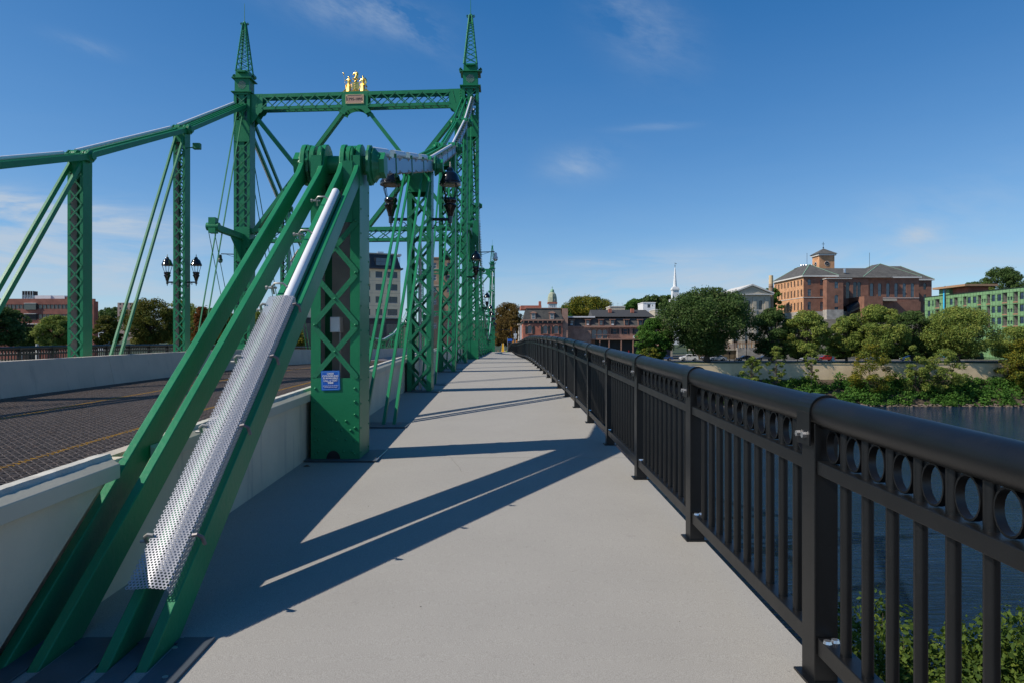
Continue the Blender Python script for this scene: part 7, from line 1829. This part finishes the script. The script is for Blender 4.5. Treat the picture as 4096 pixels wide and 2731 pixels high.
r = thing('iron_fence', 'low black iron fence on the flood wall under the green block', 'fence', (XP(3860, 162), 162, -3.4))
m = MB(); n = 60; L = XP(4096, 162)-XP(3860, 162)
for i in range(n): 
    o = MB(); o.box(L*i/n-.03, L*i/n+.03, -.02, .02, 0, 1.35); o.build('picket', BLACK, r)
m.box(0, L, -.03, .03, 1.2, 1.26); m.box(0, L, -.03, .03, .15, .21); m.build('fence_rails', BLACK, r)
r = thing('folding_sign', 'small white folding sign standing on the riverside pavement', 'sign', (XP(3333, 167), 167, -3.14)); m = MB(); m.prism([(-.3, -.3, 0), (.3, -.3, 0), (.25, 0, 1.2), (-.25, 0, 1.2)], (0, .03, 0)); m.prism([(-.3, .3, 0), (.3, .3, 0), (.25, .04, 1.2), (-.25, .04, 1.2)], (0, .03, 0)); m.build('boards', SWHITE, r)

SKIN = mat('skin', (.45, .26, .18), .6)
def person(label, x, y, z, rz, top, legs_, hair, stride=.12, arm=.0, vest=None):
    r = thing('person', label, 'person', (x, y, z), rz)
    # continuous figure grown with a skin modifier; clothes are shells of the same build
    V = {'pel': (0, 0, .95), 'wai': (0, 0, 1.10), 'che': (0, 0, 1.35), 'nec': (0, 0, 1.50), 'hd0': (0, -.01, 1.58), 'hd1': (0, -.02, 1.68),
         'hl': (-.09, 0, .90), 'kl': (-.10, -stride*.7, .50), 'al': (-.10, -stride+.05, .09), 'tl': (-.11, -stride-.12, .03), 'hr': (.09, 0, .90), 'kr': (.10, stride*.2, .50), 'ar': (.10, stride+.1, .09), 'tr': (.11, stride-.06, .03),
         'sl': (-.19, 0, 1.42), 'el': (-.25, .02, 1.15), 'wl': (-.24, -.08-arm, .93), 'fl': (-.24, -.13-arm, .86), 'sr': (.19, 0, 1.42), 'er': (.25, .04, 1.15), 'wr': (.24, -.02-arm, .93), 'fr': (.24, -.06-arm, .86)}
    R = {'pel': .15, 'wai': .125, 'che': .155, 'nec': .055, 'hd0': .075, 'hd1': .095, 'hl': .095, 'kl': .065, 'al': .045, 'tl': .035, 'hr': .095, 'kr': .065, 'ar': .045, 'tr': .035, 'sl': .06, 'el': .043, 'wl': .03, 'fl': .033, 'sr': .06, 'er': .043, 'wr': .03, 'fr': .033}
    E_ = [('pel', 'wai'), ('wai', 'che'), ('che', 'nec'), ('nec', 'hd0'), ('hd0', 'hd1'), ('pel', 'hl'), ('hl', 'kl'), ('kl', 'al'), ('al', 'tl'), ('pel', 'hr'), ('hr', 'kr'), ('kr', 'ar'), ('ar', 'tr'), ('che', 'sl'), ('sl', 'el'), ('el', 'wl'), ('wl', 'fl'), ('che', 'sr'), ('sr', 'er'), ('er', 'wr'), ('wr', 'fr')]
    def grow(name, keys, mt, k=1.0, root='pel'):
        ks = [q for q in V if q in keys]; idx = {q: i for i, q in enumerate(ks)}
        me = bpy.data.meshes.new(name); me.from_pydata([V[q] for q in ks], [(idx[a], idx[c]) for a, c in E_ if a in idx and c in idx], [])
        o = bpy.data.objects.new(name, me); link(o, r); me.materials.append(mt)
        sk = o.modifiers.new('skin', 'SKIN'); sk.use_smooth_shade = True
        for i, q in enumerate(ks): d = me.skin_vertices[0].data[i]; d.radius = (R[q]*k, R[q]*k*(.75 if q in ('pel', 'wai', 'che') else 1)); d.use_root = (q == root)
        su = o.modifiers.new('sub', 'SUBSURF'); su.levels = 1; su.render_levels = 1
        return o
    grow('body', list(V), SKIN)
    grow('trousers', ['pel', 'hl', 'kl', 'al', 'hr', 'kr', 'ar'], legs_, 1.13); grow('jacket', ['pel', 'wai', 'che', 'sl', 'el', 'wl', 'sr', 'er', 'wr'], top, 1.14)
    m = MB(); m.ball((0, .01, 1.72), .10, 10, 6, (.95, 1.05, .8)); m.build('hair', hair, r, smooth=80)
    if vest: m = MB(); m.lathe([(.19, .98), (.18, 1.1), (.20, 1.3), (.19, 1.42)], (0, 0, 0), 12); m.build('vest', vest, r, smooth=60)
    m = MB()
    for s in (-1, 1): m.ball((s*.03, -.112, 1.685), .012, 5, 4)
    m.ball((0, -.122, 1.66), .014, 5, 4); m.build('face', mat('face_features', (.2, .1, .07), .6), r)
HAIR = mat('dark_hair', (.02, .015, .012), .7)
person('person in a lime green safety vest standing at the end of the walkway', XP(2025.5, 176), 176, dz(176)-.1, .4, mat('grey_shirt', (.10, .11, .12), .8), mat('dark_trousers', (.02, .022, .03), .8), HAIR, vest=mat('lime_vest', (.30, .60, .06), .6))
person('person in dark clothes next to the green vest, by the blue sign post', XP(2020, 178), 178, dz(178)-.1, -.5, mat('black_jacket', (.02, .02, .022), .8), mat('grey_trousers', (.08, .08, .085), .8), HAIR)
person('person in a pink top behind the end of the black railing', XP(2041, 180), 180, dz(180)-.1, .2, mat('pink_top', (.42, .16, .15), .8), mat('jeans', (.03, .05, .09), .8), HAIR)

# the bridge's far abutment and near abutment
w = MB(); w.box(-19.2, 2.2, 168, 172.5, -14, dz(171)-.75); tag(w.build('far_abutment', CONC), kind='structure')
for yy in (TOWY, TOW2):
    r = thing('bridge_pier', 'stone pier standing in the river under the %s towers' % ('near' if yy < 60 else 'far'), 'pier', (-8.6, yy+.5, WZ-1.2))
    m = MB(); frustum(m, -10.6, 10.2, -2.0, 2.0, 0, -10.0, 9.6, -1.5, 1.5, dz(yy)-1.7-WZ+1.2); m.build('stone_shaft', ASHL, r)
